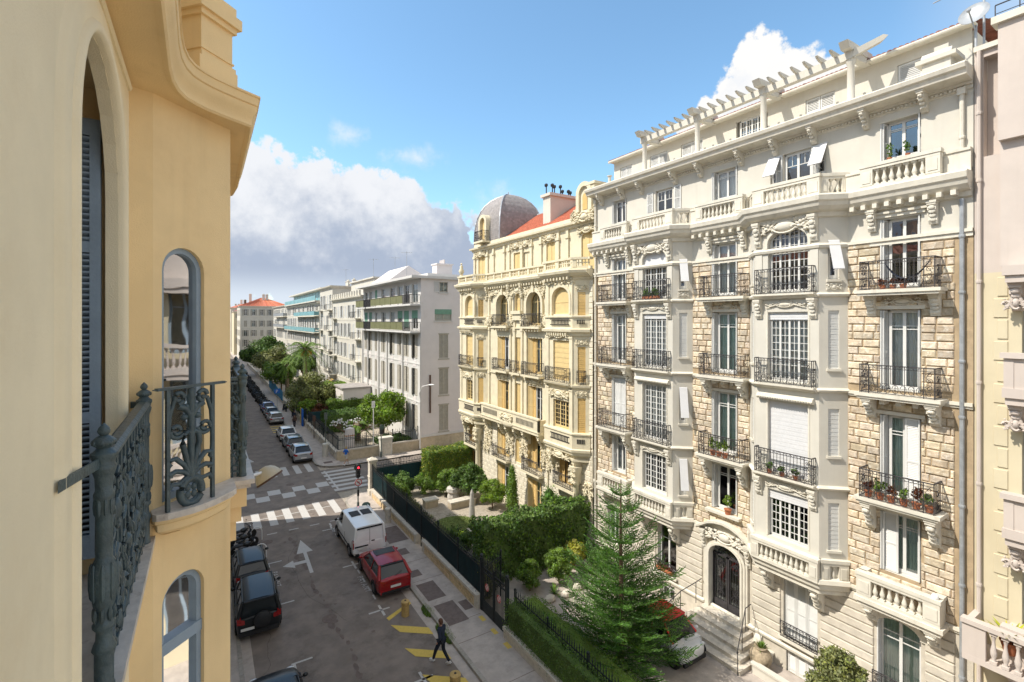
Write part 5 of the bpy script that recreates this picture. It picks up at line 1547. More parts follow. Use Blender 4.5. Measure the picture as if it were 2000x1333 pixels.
for bi, (j0, a, b, j1, wa, wb) in enumerate(bbays):
 s = MB()
 fh = [(wa, wb, 7.15, 8.9), (wa, wb, 10.15, 12.64), (wa, wb, 14.3, 15.97, .7)]
 wall(s, a, b, 6.1, 17.0, fh, .22, -PB)
 LR = math.hypot(j1 - b, PB); LL = math.hypot(a - j0, PB)
 MR = ROT(b, -PB, 0, math.atan2(PB, j1 - b)); ML = ROT(j0, 0, 0, math.atan2(-PB, a - j0))
 ch = [(.28, .75, 7.1, 9.2), (.28, .75, 10.15, 12.3), (.28, .75, 14.0, 15.6)]
 for M, LL_ in ((MR, LR), (ML, LL)):
  s.M = M; wall(s, 0, LL_, 6.1, 17.0, [(c[0] * LL_ / LR, c[1] * LL_ / LR, c[2], c[3]) for c in ch], .12, 0)
 s.M = Matrix.Identity(4)
 path = [(j0, .01), (a, -PB), (b, -PB), (j1, .01)]
 s.sweep(path, [(-.25, 5.35), (-.1, 5.6), (.1, 5.75), (.12, 5.9), (.2, 5.95), (.22, 6.1), (.14, 6.15), (.14, 6.95), (.2, 7.0), (.2, 7.08), (.0, 7.1), (0, 6.1)])
 s.sweep(path, [(0, 9.7), (.06, 9.75), (.14, 9.85), (.16, 9.98), (0, 10.0)])
 s.sweep(path, [(0, 12.9), (.08, 12.95), (.12, 13.1), (.28, 13.2), (.3, 13.35), (.08, 13.4), (.08, 14.05), (.16, 14.08), (.16, 14.18), (0, 14.2)])
 s.extz([(j0, 0), (a, -PB), (b, -PB), (j1, 0)], 5.35, 5.5)
 for x in (a, b - .3):
  for z0, z1 in ((7.1, 9.7), (10.0, 12.9), (14.2, 16.4)): s.box(x, -PB - .07, z0, x + .3, -PB, z1); s.box(x - .03, -PB - .1, z1 - .12, x + .33, -PB, z1)
 archtrim(s, wa, wb, 15.27, .7, .18, -PB - .12, -PB, 14.3)
 s.obj('bay_wall', ['bcream'], bB)
 # grilles let into the stone parapets
 for z in (6.62, 13.8):
  q = MB(); n = 12
  for i in range(n): q.box(wa + (wb - wa) * (i + .2) / n, -PB - .16, z - .13, wa + (wb - wa) * (i + .65) / n, -PB - .145, z + .13)
  q.box(wa - .1, -PB - .165, z + .14, wb + .1, -PB - .14, z + .2); q.box(wa - .1, -PB - .165, z - .2, wb + .1, -PB - .14, z - .14)
  tag(q.obj('parapet_grille', 'dark', bB), kind='stuff')
  q = MB(MR)
  for i in range(5): q.box(.25 + .1 * i, -.165, z - .13, .31 + .1 * i, -.145, z + .13)
  tag(q.obj('parapet_grille', 'dark', bB), kind='stuff')
 for k, (c, d) in enumerate(((7.15, 8.9), (10.15, 12.64), (14.3, 15.97))):
  if k == 0: window(bB, wa, wb, c, d, -PB + .14, kind='grid3', frame='byellow_pale')
  else:
   q = MB(); P = [(wa, c), (wb, c), (wb, d)] if k == 1 else None
   if k == 1:
    for i in range(16): q.box(wa, -PB + .12 - .012 * (i % 2), c + (d - c) * i / 16, wb, -PB + .16, c + (d - c) * (i + 1) / 16)
   else: q.ext([(wb, c), (wa, c)] + arc(wa, wb, 15.27, .7), -PB + .12, -PB + .16); q.box(wa, -PB + .10, 15.0, wb, -PB + .12, 15.04)
   q.obj('roller_blind', 'byellow_pale', bB)
 for k, (c0, c1, c, d) in enumerate(ch):
  for M, f in ((MR, 1), (ML, LL / LR)):
   q = MB(M)
   for i in range(18): q.box(c0 * f, .04 - .008 * (i % 2), c + (d - c) * i / 18, c1 * f, .09, c + (d - c) * (i + .9) / 18)
   if k == 2 and bi == 0 and f == 1:
    window(bB, c0, c1, c, d, .05, M=M, kind='french', frame='byellow', bars=(.3, .3))
   else: q.obj('roller_blind', 'byellow', bB)
   put('carved_ornament', relief(.7, .42, 51 + k, .08, 'bcream'), bB, M=M @ Matrix.Translation(((c0 + c1) / 2 * f, -.02, d + .28)))
   if k == 1:
    put('railing', railing_mesh(.55, .85), bB, M=M @ Matrix.Translation(((c0 + c1) / 2 * f - .275, -.12, 10.02)))
 # balcony on the bay, ornaments
 q = MB(); q.sweep([(a + .1, -PB), (b - .1, -PB)], [(0, 9.78), (.15, 9.8), (.3, 9.92), (.34, 10.04), (0, 10.06)]); bal = q.obj('balcony', 'bcream', bB)
 put('railing', railing_mesh(2.2, .92), bal, loc=((a + b) / 2 - 1.1, -PB - .3, 10.05))
 for x in (-1.1, 1.1): put('railing', side_rail_mesh(.3, .92), bal, loc=((a + b) / 2 + x, -PB - .3, 10.05))
 cx = (a + b) / 2
 for z, w, hh, sd in ((9.3, 1.9, .6, 61), (12.95, 2.0, .4, 62), (16.45, 2.3, .8, 63), (5.5, 2.2, .5, 64)): put('carved_ornament', relief(w, hh, sd + bi, .12, 'bcream', n=40), bB, loc=(cx, -PB - .05, z))
 q = MB()
 n = 9
 for i in range(n): q.box(a + .3 + (b - a - .6) * i / n, -PB - .24, 12.95, a + .4 + (b - a - .6) * i / n, -PB - .05, 13.12)
 tag(q.obj('dentils', 'bcream', bB), kind='stuff')
 for x in (a - .1, b - .18): put('bracket', bracket_mesh(.28, .45, .9, 'bcream'), bB, loc=(x, -PB + .1, 17.0))
 for x in (a + .02, b - .3): put('bracket', bracket_mesh(.3, .62, 1.5, 'bcream'), bB, loc=(x, .0, 5.4))
 # engaged column under the bay corner
 q = MB(); q.lathe([(.34, 0), (.34, .25), (.26, .35), (.22, 1.0), (.20, 3.6), (.24, 3.7), (.20, 3.8), (.26, 4.2), (.40, 4.6), (.42, 4.8)], 14, (b - .2, -.32, .2)); q.obj('corner_column', 'bcream', bB, 50)
 for z in (3.9, 4.3, 4.6):
  put('carved_ornament', relief(.6, .4, 70, .12, 'bcream', n=16), bB, loc=(b - .2, -.6, z + .2))
 put('carved_ornament', relief(.8, 1.4, 81, .14, 'bcream', n=50), bB, loc=(a + .1, -.15, 4.6)); put('carved_ornament', relief(.7, 1.3, 83, .14, 'bcream', n=50, oval=False), bB, loc=(j1 - .1, -.1, 3.6))
 # ground floor balcony under the bay
 q = MB(); q.box(a + .3, -.55, 3.2, b - .1, 0, 3.38); bal = q.obj('balcony', 'bcream', bB)
 put('railing', railing_mesh(2.0, .85), bal, loc=(a + .4, -.5, 3.38)); put('railing', side_rail_mesh(.5, .85), bal, loc=(a + .4, -.5, 3.38)); put('railing', side_rail_mesh(.5, .85), bal, loc=(a + 2.4, -.5, 3.38))
for a, b, c, d in lowB:
 window(bB, a + .5, b - .05, c, d, .22, kind='french', frame='byellow')
 put('shutter', shutter_mesh(.5, d - c, 'byellow', .06), bB, loc=(a, .08, c))
# flat middle part
full = [(0, 0)]
for j0, a, b, j1, wa, wb in bbays: full += [(j0 + .01, 0), (a, -PB), (b, -PB), (j1, 0)]
full += [(WB, 0)]
s = MB()
s.sweep(full, [(0, 16.35), (.08, 16.4), (.1, 16.5), (.3, 16.58), (.42, 16.7), (.5, 16.74), (.55, 16.9), (.5, 16.95), (-.4, 16.98)])
s.obj('cornice', 'bcream', bB)
me = MB().box(-.06, -.34, -.18, .06, 0, 0).mesh('modillion', 'bcream')
for i in range(24): put('modillion', me, bB, loc=(4.5 + 8.1 * (i + .5) / 24, 0, 16.56))
for i in range(8):
 for j0, a, b, j1, wa, wb in bbays: put('modillion', me, bB, loc=(a + .2 + (b - a - .4) * i / 7, -PB, 16.56))
s = MB()
for x in (4.5, 7.72, 8.3, 9.3, 9.85, 12.3):
 s.box(x, -.1, 6.2, x + .22, 0, 16.3); s.box(x - .05, -.14, 13.1, x + .27, 0, 13.3); s.box(x - .05, -.14, 9.6, x + .27, 0, 9.8)
s.obj('pilasters', 'bcream', bB)
s = MB()
for (x0, x1, z) in ((4.4, 12.75, 13.28), (4.4, 12.75, 9.72)): s.box(x0, -.08, z, x1, 0, z + .1)
s.obj('string_course', 'bcream', bB)
# horizontal joints cut in the smooth end strips
for x0, x1 in ((16.4, 17.0),):
 for i in range(30): q = MB(); q.cham(x0, -.05, 6.25 + .335 * i, x1, 0, 6.25 + .335 * i + .3, .02); q.obj('stone_course', 'bstone', bB)
for i, (a, b) in enumerate(nb):
 cx = (a + b) / 2; w = b - a
 for j, (c, d) in enumerate(FL):
  if i == 1 and j == 0: continue
  arch = .85 if j == 4 and i != 1 else 0
  if i == 1:
   c = 14.6 if j == 4 else c
   q = MB()
   if j == 4: q.ext([(b, c), (a, c)] + arc(a, b, 15.52, .38), .1, .14)
   else: q.box(a, .1, c, b, .14, d)
   for k in range(4): q.box(a + .06 + w * k / 4, .08, c + .08, a + w * (k + 1) / 4 - .04, .1, d - .45 if j == 4 else d - .1)
   q.obj('roller_blind', 'byellow_pale', bB)
   if j == 4: s = MB(); archtrim(s, a, b, 15.52, .38, .14, -.1, 0, 14.6); s.box(a - .25, -.3, 14.35, b + .25, 0, 14.6); s.box(a - .15, -.2, 13.9, b + .15, 0, 14.35); s.obj('arch_surround', 'bcream', bB)
   if j == 3: q = MB(); q.box(a - .3, -.4, 9.9, b + .3, 0, 10.05); o_ = q.obj('balcony', 'bcream', bB); put('railing', railing_mesh(1.2, .9), o_, loc=(cx - .6, -.38, 10.05))
   continue
  # half of the opening is filled by a leaf folded into the reveal
  k_ = (i * 5 + j) % 3
  window(bB, a + w * .42, b - .04, c, d, .24, kind='french', frame='byellow_pale' if k_ else 'white', curtain='curtain' if k_ == 1 else None, arch=0) if not arch else window(bB, a, b, c, d, .26, kind='french', frame='byellow_pale', arch=arch, curtain='byellow_pale')
  if not arch:
   put('shutter', shutter_mesh(.36, d - c - .04, 'byellow_pale', .06), bB, loc=(a + .02, .02, c + .02), rot=(0, 0, R(30))); put('shutter', shutter_mesh(.36, d - c - .04, 'byellow', .06), bB, loc=(a + .36, .2, c + .02))
  else:
   s = MB(); archtrim(s, a, b, d - .85, .85, .22, -.16, 0, c); s.box(cx - .14, -.24, d - .05, cx + .14, 0, d + .45); s.obj('arch_surround', 'bcream', bB)
  if j in (3, 4, 1):
   z = {3: 10.05, 4: 13.45, 1: 3.3}[j]; dp = .45
   q = MB(); q.box(cx - w / 2 - .25, -dp - .04, z - .14, cx + w / 2 + .25, 0, z); o_ = q.obj('balcony', 'bcream', bB)
   put('railing', railing_mesh(w + .3, .92), o_, loc=(cx - w / 2 - .15, -dp, z))
   for x in (-w / 2 - .15, w / 2 + .15): put('railing', side_rail_mesh(dp, .92), o_, loc=(cx + x, -dp, z))
   if j == 4:
    for k in range(6): put('modillion', me, o_, loc=(cx - w / 2 + w * k / 5, -.05, z - .14))
  if j in (2, 1): put('carved_ornament', relief(w + .2, .42, 90 + j, .1, 'bcream', n=34), bB, loc=(cx, -.05, d + .32))
for x in (7.85, 9.75, 4.6, 12.4): 
 for z, sd in ((15.95, 100), (13.9, 101), (5.2, 102), (4.3, 103)): put('carved_ornament', relief(.9, 1.1, sd, .14, 'bcream', n=44, oval=z in (13.9, 5.2)), bB, loc=(x, -.1, z))
for x in (5.9, 8.8, 10.9): put('carved_ornament', relief(1.9, .6, 104, .12, 'bcream', n=50), bB, loc=(x, -.08, 16.1))
for x in (4.42, 7.75, 9.42, 12.38): put('bracket', bracket_mesh(.26, .4, .9, 'bcream'), bB, loc=(x, 0, 16.56))
# long stone balcony of the first floor
q = MB(); q.box(4.5, -.8, 6.15, 12.5, 0, 6.35); q.box(4.45, -.85, 6.35, 12.55, 0, 6.42); q.box(4.5, -.8, 6.42, 12.5, -.66, 7.2); q.box(4.46, -.85, 7.2, 12.54, -.62, 7.32); q.box(4.5, -.8, 6.42, 4.64, 0, 7.2); q.box(12.36, -.8, 6.42, 12.5, 0, 7.2)
q.ball((8.5, -.8, 6.4), (1.0, .12, .3), 12, 6)
bal = q.obj('balcony', 'bcream', bB)
for x0, x1 in ((5.0, 7.2), (9.8, 12.0)):
 q = MB(); n = 14
 for i in range(n): q.box(x0 + (x1 - x0) * i / n, -.815, 6.62, x0 + (x1 - x0) * (i + .45) / n, -.8, 7.0)
 tag(q.obj('parapet_grille', 'dark', bal), kind='stuff')
put('carved_ornament', relief(1.6, .6, 110, .14, 'bcream', n=40), bal, loc=(8.5, -.85, 6.8))
for x in (4.7, 7.0, 7.9, 9.0, 10.2, 12.1): put('bracket', bracket_mesh(.3, .7, 1.0, 'bcream'), bal, loc=(x, 0, 6.15))
# coursed stone of the lower storeys
hB = [x for x in h if x[2] < 6] + lowB
rnd = random.Random(9); cnt = MB(); cands = []
z = .3
while z < 6.0:
 x = .1 - rnd.uniform(0, .4)
 while x < WB - .05:
  Lx = rnd.uniform(.6, .95); segs = [(max(x, .05), min(x + Lx, WB - .05))]
  for hh in hB:
   if z + .3 > hh[2] and z < hh[3]:
    ns = []
    for p, q in segs:
     if q <= hh[0] or p >= hh[1]: ns.append((p, q))
     else:
      if p < hh[0]: ns.append((p, hh[0]))
      if q > hh[1]: ns.append((hh[1], q))
    segs = ns
  for p, q in segs:
   if q - p > .1: cands.append((p, q, z))
  x += Lx
 z += .325
cands.sort(key=lambda c: -(c[0] + c[2] * .8))
for i, (p, q, z) in enumerate(cands):
 if i < 200 and q - p > .4: o_ = MB(); o_.cham(p + .01, -.05, z + .012, q - .01, 0, z + .312, .02); o_.obj('stone', 'bstone', bB)
 else: cnt.cham(p + .01, -.05, z + .012, q - .01, 0, z + .312, .02)
tag(cnt.obj('stonework', 'bstone', bB), kind='stuff')
# parapet balustrade above the main cornice
s = MB()
s.sweep(full, [(.22, 16.98), (.22, 17.15), (.05, 17.15), (.05, 16.98)]); s.sweep(full, [(.28, 17.55), (.28, 17.68), (0, 17.68), (0, 17.55)])
s.obj('roof_parapet', 'bcream', bB)
pts = []
for (x0, y0), (x1, y1) in zip(full[:-1], full[1:]):
 dd = math.hypot(x1 - x0, y1 - y0)
 if dd < .3: continue
 n = max(1, round(dd / 1.25)); a_ = math.atan2(y1 - y0, x1 - x0)
 for i in range(n):
  u = (i + .5) / n; x = x0 + (x1 - x0) * u; y = y0 + (y1 - y0) * u
  q = MB(ROT(x, y, 0, a_)); q.box(-dd / n / 2, -.24, 17.1, -dd / n / 2 + .22, -.02, 17.6)
  for k in range(4): q.box(-dd / n / 2 + .32 + .2 * k, -.17, 17.15, -dd / n / 2 + .38 + .2 * k, -.11, 17.56)
  q.box(-dd / n / 2 + .22, -.18, 17.34, dd / n / 2, -.1, 17.39)
  q.obj('parapet_panel', 'bcream', bB)
# attic storey with pilasters, windows and swags
ya = .75
ah = [(1.3, 2.5, 17.0, 19.35), (sB(31.65), sB(30.75), 17.3, 19.1), (sB(29.9) - .45, sB(29.9) + .45, 17.3, 19.0), (sB(27.4), sB(26.4), 17.3, 19.3), (sB(23.65), sB(22.35), 17.0, 19.45, .3)]
s = MB(); wall(s, .6, WB, 16.9, 20.1, ah, .25, ya)
s.box(.6, ya + .3, 16.9, WB, 9, 20.0); s.quad((.6, ya, 16.9), (.6, 9, 16.9), (.6, 9, 20.1), (.6, ya, 20.1))
for x in (.6, 2.9, 3.9, 5.6, 6.35, 8.15, 9.4, 10.6, 12.6, 13.6, 16.6): s.box(x, ya - .12, 17, x + .26, ya, 19.9); s.box(x - .06, ya - .18, 19.3, x + .32, ya, 19.5)
s.sweep([(.6, 3), (.6, ya), (WB, ya)], [(0, 19.85), (.15, 19.9), (.18, 20.02), (.34, 20.08), (.36, 20.22), (0, 20.28)])
s.box(.6, ya - .05, 20.2, WB, ya + .4, 20.55)
s.obj('attic_wall', 'bcream', bB)
for a, b, c, d, *r_ in ah:
 q = MB(); q.box(a, ya + .1, c, b, ya + .14, d); q.box((a + b) / 2 - .02, ya + .08, c, (a + b) / 2 + .02, ya + .1, d); q.obj('roller_blind', 'byellow_pale' if abs(a - ah[2][0]) > .01 else 'bcream', bB)
 put('carved_ornament', relief(b - a + .6, .6, 120, .14, 'bcream', n=40), bB, loc=((a + b) / 2, ya - .08, 19.62))
# dormer gable at the right end
xd = (sB(24.0) + sB(22.2)) / 2 + .1
s = MB(); s.ext([(xd - 1.1, 20.2), (xd + 1.1, 20.2), (xd + .95, 21.0), (xd + .8, 21.3), (xd + .8, 22.3), (xd - .75, 22.3), (xd - .75, 21.3), (xd - .95, 21.0)], ya - .25, ya + .5)
archtrim(s, xd - .45, xd + .45, 21.8, .45, .28, ya - .4, ya + .4, 20.7); s.box(xd + .3, ya - .35, 21.7, xd + .95, ya + .5, 22.2); s.box(xd + .2, ya - .42, 22.2, xd + 1.05, ya + .55, 22.36)
s.obj('dormer', 'bcream', bB)
s = MB(); s.box(xd + .82, ya + .05, 20.2, xd + 1.0, ya + 4, 22.0); s.obj('dormer_flank', 'lamprim', bB)
q = MB(); q.ext([(xd + .22, 20.8), (xd - .22, 20.8)] + arc(xd - .22, xd + .22, 21.6, .22), ya - .28, ya - .27); q.obj('dormer_window', 'byellow', bB)
put('carved_ornament', relief(1.9, .8, 130, .2, 'bcream', n=60), bB, loc=(xd, ya - .3, 20.35))
for x in (xd - .95, xd + .95): put('carved_ornament', relief(.6, .9, 131, .2, 'bcream', n=30, oval=False), bB, loc=(x, ya - .25, 20.6))
# tiled roof and chimney
rf = MB(); rf.add([(4.2, ya + .3, 20.5), (WB, ya + .3, 20.5), (WB, ya + 4.0, 22.9), (4.2, ya + 4.0, 22.9), (WB, 9, 20.5), (4.2, 9, 20.5)], [(0, 1, 2, 3), (3, 2, 4, 5), (1, 4, 2), (0, 3, 5)])
rfo = rf.obj('roof', 'redtile', bB)
me = memo('rowtile', lambda: MB().tube([(0, 0, 0), (0, 3.7, 2.4)], .085, 6).mesh('tile_row', 'redtile'))
for i in range(44): put('tile_row', me, rfo, loc=(4.3 + i * .29, ya + .3, 20.53))
q = MB(); q.tube([(4.2, ya + 4, 22.95), (WB, ya + 4, 22.95)], .12, 6); q.obj('ridge', 'zinc', rfo)
q = MB(); xc = sB(28.9); q.box(xc - .25, ya + 1.0, 20.4, xc + .65, ya + 3.6, 23.0); q.box(xc - .4, ya + .85, 23.0, xc + .8, ya + 3.75, 23.2); cho = q.obj('chimney', 'plaster', bB)
for i in range(7):
 q = MB(); x, y = xc + .2 + (.12 if i % 2 else -.12), ya + 1.05 + .38 * i; zt = 23.2 + (.55 if i < 4 else .3)
 q.tube([(x, y, 23.2), (x, y, zt)], .045, 6); q.M = Matrix.Translation((x, y, zt + .12)) @ Matrix.Rotation(R(70), 4, 'X'); q.lathe([(.07, -.1), (.15, -.02), (.14, .06), (.05, .14)], 8); q.obj('chimney_cowl', 'plastic', cho)
# slate dome on a square plan
s = MB()
dx0, dx1, dy0, dy1 = .55, 4.95, ya - .02, ya + 4.4
cxd, cyd = (dx0 + dx1) / 2, (dy0 + dy1) / 2
dprof = [(1.0, 20.5), (1.0, 21.0), (.985, 21.7), (.95, 22.4), (.885, 23.0), (.79, 23.55), (.66, 24.0), (.50, 24.37), (.33, 24.62), (.16, 24.78), (.02, 24.86)]
dm = MB(); k = 3
rings = []
def sq(f, z):
 w = (dx1 - dx0) / 2 * f; d_ = (dy1 - dy0) / 2 * f
 return [(cxd - w, cyd - d_), (cxd + w, cyd - d_), (cxd + w, cyd + d_), (cxd - w, cyd + d_)]
N = 40
def fz(z):
 for (f0, z0), (f1, z1) in zip(dprof[:-1], dprof[1:]):
  if z0 <= z <= z1: return f0 + (f1 - f0) * (z - z0) / (z1 - z0)
 return .02
dome = thing  # name only
dm.add([(x, y, z) for f, z in dprof for x, y in sq(f * .985, z)], [(i * 4 + j, i * 4 + (j + 1) % 4, (i + 1) * 4 + (j + 1) % 4, (i + 1) * 4 + j) for i in range(len(dprof) - 1) for j in range(4)])
dmo = dm.obj('dome', 'slate', bB)
sl = MB()
rnd = random.Random(4)
for side_ in (0, 1, 3):
 zz = 20.5; row = 0
 while zz < 24.75:
  f0 = fz(zz); z1 = zz + .16 * max(.35, math.sqrt(max(.12, 1 - ((zz - 20.5) / 4.6) ** 2))); f1 = fz(z1)
  A = sq(f0 * 1.002, zz); Bq = sq(f1 * .99, z1)
  a0, a1 = A[side_], A[(side_ + 1) % 4]; b0, b1 = Bq[side_], Bq[(side_ + 1) % 4]
  n = max(2, int(math.dist(a0, a1) / .21))
  for i in range(n):
   u0, u1 = (i + (.5 if row % 2 else 0)) / n, (i + 1 + (.5 if row % 2 else 0)) / n; u1 = min(u1, 1) - .004
   if u0 >= u1: continue
   e = rnd.uniform(-.004, .006)
   P = lambda a, b, u: (a[0] + (b[0] - a[0]) * u, a[1] + (b[1] - a[1]) * u)
   c0, c1, d0, d1 = P(a0, a1, u0), P(a0, a1, u1), P(b0, b1, u0), P(b0, b1, u1)
   sl.add([(*c0, zz + e - .01), (*c1, zz + e - .01), (*d1, z1 + .03), (*d0, z1 + .03)], [(0, 1, 2, 3)])
  zz = z1; row += 1
tag(sl.obj('slates', 'slate', dmo), kind='stuff')
for j in range(4):
 q = MB(); q.tube([(*sq(f, z)[j], z) for f, z in dprof], .07, 6); q.obj('zinc_rib', 'zinc', dmo)
q = MB(); q.lathe([(.12, 0), (.05, .1), (.03, .3), (.0, .32)], 8, (cxd, cyd, 24.84)); q.obj('finial', 'zinc', dmo)
xw = cxd - .15
s = MB(); archtrim(s, xw - .42, xw + .42, 22.2, .42, .26, ya - .35, ya + .6, 20.6); s.obj('dormer_surround', 'bcream', dmo)
q = MB(); q.ext([(xw + .42, 20.7), (xw - .42, 20.7)] + arc(xw - .42, xw + .42, 22.2, .42), ya - .1, ya - .05); q.obj('dormer_window', 'byellow_pale', dmo)
q = MB(); q.box(xw - .8, ya - .75, 20.45, xw + .8, ya, 20.6); o_ = q.obj('balcony', 'bcream', bB)
put('railing', railing_mesh(1.4, .85), o_, loc=(xw - .7, ya - .7, 20.6)); put('railing', side_rail_mesh(.6, .85), o_, loc=(xw + .7, ya - .7, 20.6)); put('railing', side_rail_mesh(.6, .85), o_, loc=(xw - .7, ya - .7, 20.6))
for x, y in ((.1, -.3), (4.2, -.1)):
 q = MB(); q.lathe([(.2, 0), (.2, .12), (.1, .2), (.22, .45), (.24, .6), (.12, .8), (.16, .95), (.05, 1.1), (.1, 1.2), (0, 1.32)], 10, (x, y, 17.68)); q.obj('finial', 'bcream', bB, 50) if x < 1 else None
q = MB(); q.tube([(12.62, -.1, .3), (12.62, -.1, 16.3)], .05, 6); q.obj('rain_pipe', 'bcream', bB)

# ================================================================ WHITE CORNER BLOCK WITH GREEN-PANELLED BALCONIES
bC = thing('apartment_building', 'white apartment block with a grey end wall and olive-panelled balconies on the street corner', 'building', (XA, 71.2, 0), -PI / 2)
WC = 71.2 - 48.9
XC = lambda Y: 71.2 - Y
s = MB()
Ycols = [70.79 - 1.0, 67.5, 65.5, 63.4, 59.7, 57.2, 54.9, 52.6, 50.6]
cw = [(68.9, 70.4), (66.8, 68.2), (64.4, 65.4), (60.9, 62.6), (57.4, 59.2), (54.6, 56.3), (52.5, 54.1), (49.8, 51.6)]
cols = [(XC(b), XC(a)) for a, b in cw]
RC = [(1.75, 4.65), (5.7, 8.65), (9.75, 12.35), (12.85, 15.0), (15.75, 17.95)]
hC = []
for i, (a, b) in enumerate(cols):
 for j, (c, d) in enumerate(RC): hC.append((a, b, c, d, .18) if j in (0, 1) else (a, b, c, d))
wall(s, 0, WC, 0, 18.4, hC, .22, 0, lambda x, z: 0, 0)
# end wall
gx = lambda X: X - XA
MG = ROT(WC, 0, 0, PI / 2)
s.M = MG
gh2 = [(gx(21.65), gx(22.65), 16.95, 18.1), (gx(21.1), gx(23.1), 13.85, 15.1), (gx(21.6), gx(22.7), 9.75, 12.35), (gx(21.6), gx(22.7), 5.75, 8.6), (gx(21.6), gx(22.7), 1.8, 4.6)]
wall(s, 0, 12, 0, 18.4, gh2, .15, 0, lambda x, z: 1 if z > 1.4 else 2, 1, (), (1.4,))
s.M = Matrix.Identity(4)
s.box(0, 1.0, 0, WC - 1.0, 12, 18.35, 0); s.quad((0, 0, 0), (0, 12, 0), (0, 12, 18.4), (0, 0, 18.4), 0)
s.obj('wall', ['cwhite', 'cgrey', 'stonewall'], bC)
s = MB(); s.box(-.1, -1.15, 18.4, WC + .35, 12.3, 18.68); s.box(.3, 1.2, 18.68, WC - 1, 11, 19.1); s.obj('roof', 'cwhite', bC)
s = MB(MG); s.box(-.02, -.06, 1.35, 12, 0, 1.6); s.obj('plinth_band', 'cwhite', bC)
def shut_pair(parent, M, a, b, c, d, opened=False):
 w = (b - a) / 2
 sm = shutter_mesh(w, d - c, 'cshut', .1, .05, .07)
 for k in range(2): put('shutter', sm, parent, M=M @ Matrix.Translation((a + w * k, .02, c)))
for k, (a, b, c, d) in enumerate(gh2):
 if k >= 2: shut_pair(bC, MG, a, b, c, d); q = MB(MG); q.box(a - .12, -.04, c - .18, b + .12, 0, c - .04); q.box(a - .1, -.03, d, b + .1, 0, d + .14); q.obj('window_surround', 'cshut', bC)
 else:
  window(bC, a, b, c, d, .06, M=MG, kind='french', curtain='curtain', frame='cshut')
  q = MB(MG); q.box(a - .1, -.1, c - .12, b + .1, 0, c); q.obj('sill', 'cwhite', bC)
  if k == 1: q = MB(MG); q.box(a, -.02, d - .55, b, .03, d); q.obj('awning_shutter', 'green_blind', bC)
  else: put('shutter', shutter_mesh(.6, 1.2, 'cwhite', .1, .05, .07), bC, M=MG @ Matrix.Translation((a - .62, -.06, c)))
for i, (a, b) in enumerate(cols):
 for j, (c, d) in enumerate(RC):
  if j <= 2:
   window(bC, a, b, c, d, .14, kind='french', frame='white' if (i + j) % 3 else 'cshut', curtain='curtain' if (i * 3 + j) % 4 == 0 else None)
   op = (i * 7 + j * 3) % 3
   w = (b - a) * .36
   sm = shutter_mesh(w, d - c, 'cshut', .1, .05, .07)
   put('shutter', sm, bC, loc=(a - .03, -.03, c), rot=(0, 0, R(62 if op else 20) * -1 + R(0)) if False else (0, 0, R(-18 if op == 1 else 8)))
   put('shutter', sm, bC, loc=(b - w + .03, -.03 if op != 1 else -.1, c), rot=(0, 0, R(10)))
  else:
   gb = (i, j) in ((1, 3), (7, 3), (6, 3), (5, 3), (0, 3), (2, 4))
   window(bC, a, b, c, d, .14, kind='french', frame='white', curtain='curtain' if (i + j) % 2 else None)
   if gb: q = MB(); q.box(a, .02, d - (.9 if i % 2 else 1.9), b, .06, d); q.obj('awning_shutter', 'green_blind', bC)
 for j in (0, 1):
  q = MB(); q.box((a + b) / 2 - .45, -.03, RC[j][1] + .18, (a + b) / 2 + .45, 0, RC[j][1] + .85); q.obj('spandrel_panel', 'cgrey', bC)
s = MB()
for x in [0] + [(cols[i][1] + cols[i + 1][0]) / 2 for i in (0, 2, 3, 5)]: s.box(x - .12, -.16, 0, x + .12, 0, 12.6)
s.obj('pilasters', 'cwhite', bC)
s = MB()
for z in (5.0, 9.1): s.box(0, -.06, z, WC, 0, z + .12)
s.obj('string_course', 'cwhite', bC)
for z in (12.72, 15.66):
 for x0, x1, p0, p1 in ((.2, 5.4, .2, 4.2), (5.0, WC - .1, 7.5, 19.7)):
  q = MB(); q.box(x0, -1.15, z - .18, x1, 0, z); bal = q.obj('balcony', 'cwhite', bC)
  n = round((p1 - p0) / 2)
  for k in range(n):
   u0, u1 = p0 + (p1 - p0) * k / n + .04, p0 + (p1 - p0) * (k + 1) / n - .04
   q = MB(); q.box(u0, -1.12, z + .1, u1, -1.08, z + .98); q.obj('balcony_panel', 'olive', bal)
  q = MB(); q.box(x0, -1.14, z + .98, x1, -1.06, z + 1.03)
  for xx in (x0 + .02, x1 - .05): q.box(xx, -1.1, z + .95, xx + .04, 0, z + 1.0); q.box(xx, -1.1, z + .1, xx + .03, 0, z + .13)
  u = p1
  while u < x1: q.box(u, -1.12, z, u + .03, -1.09, z + 1); u += .14
  u = x0
  while u < p0: q.box(u, -1.12, z, u + .03, -1.09, z + 1); u += .14
  u = 0
  while u < 1.1: q.box(x1 - .05, -u - .03, z, x1 - .02, -u, z + 1); u += .14
  q.obj('railing', 'iron', bal)
s = MB(); s.tube([(-.04 + WC, -.06, .2), (WC - .04, -.06, 12)], .06, 6); s.obj('rain_pipe', 'cwhite', bC)
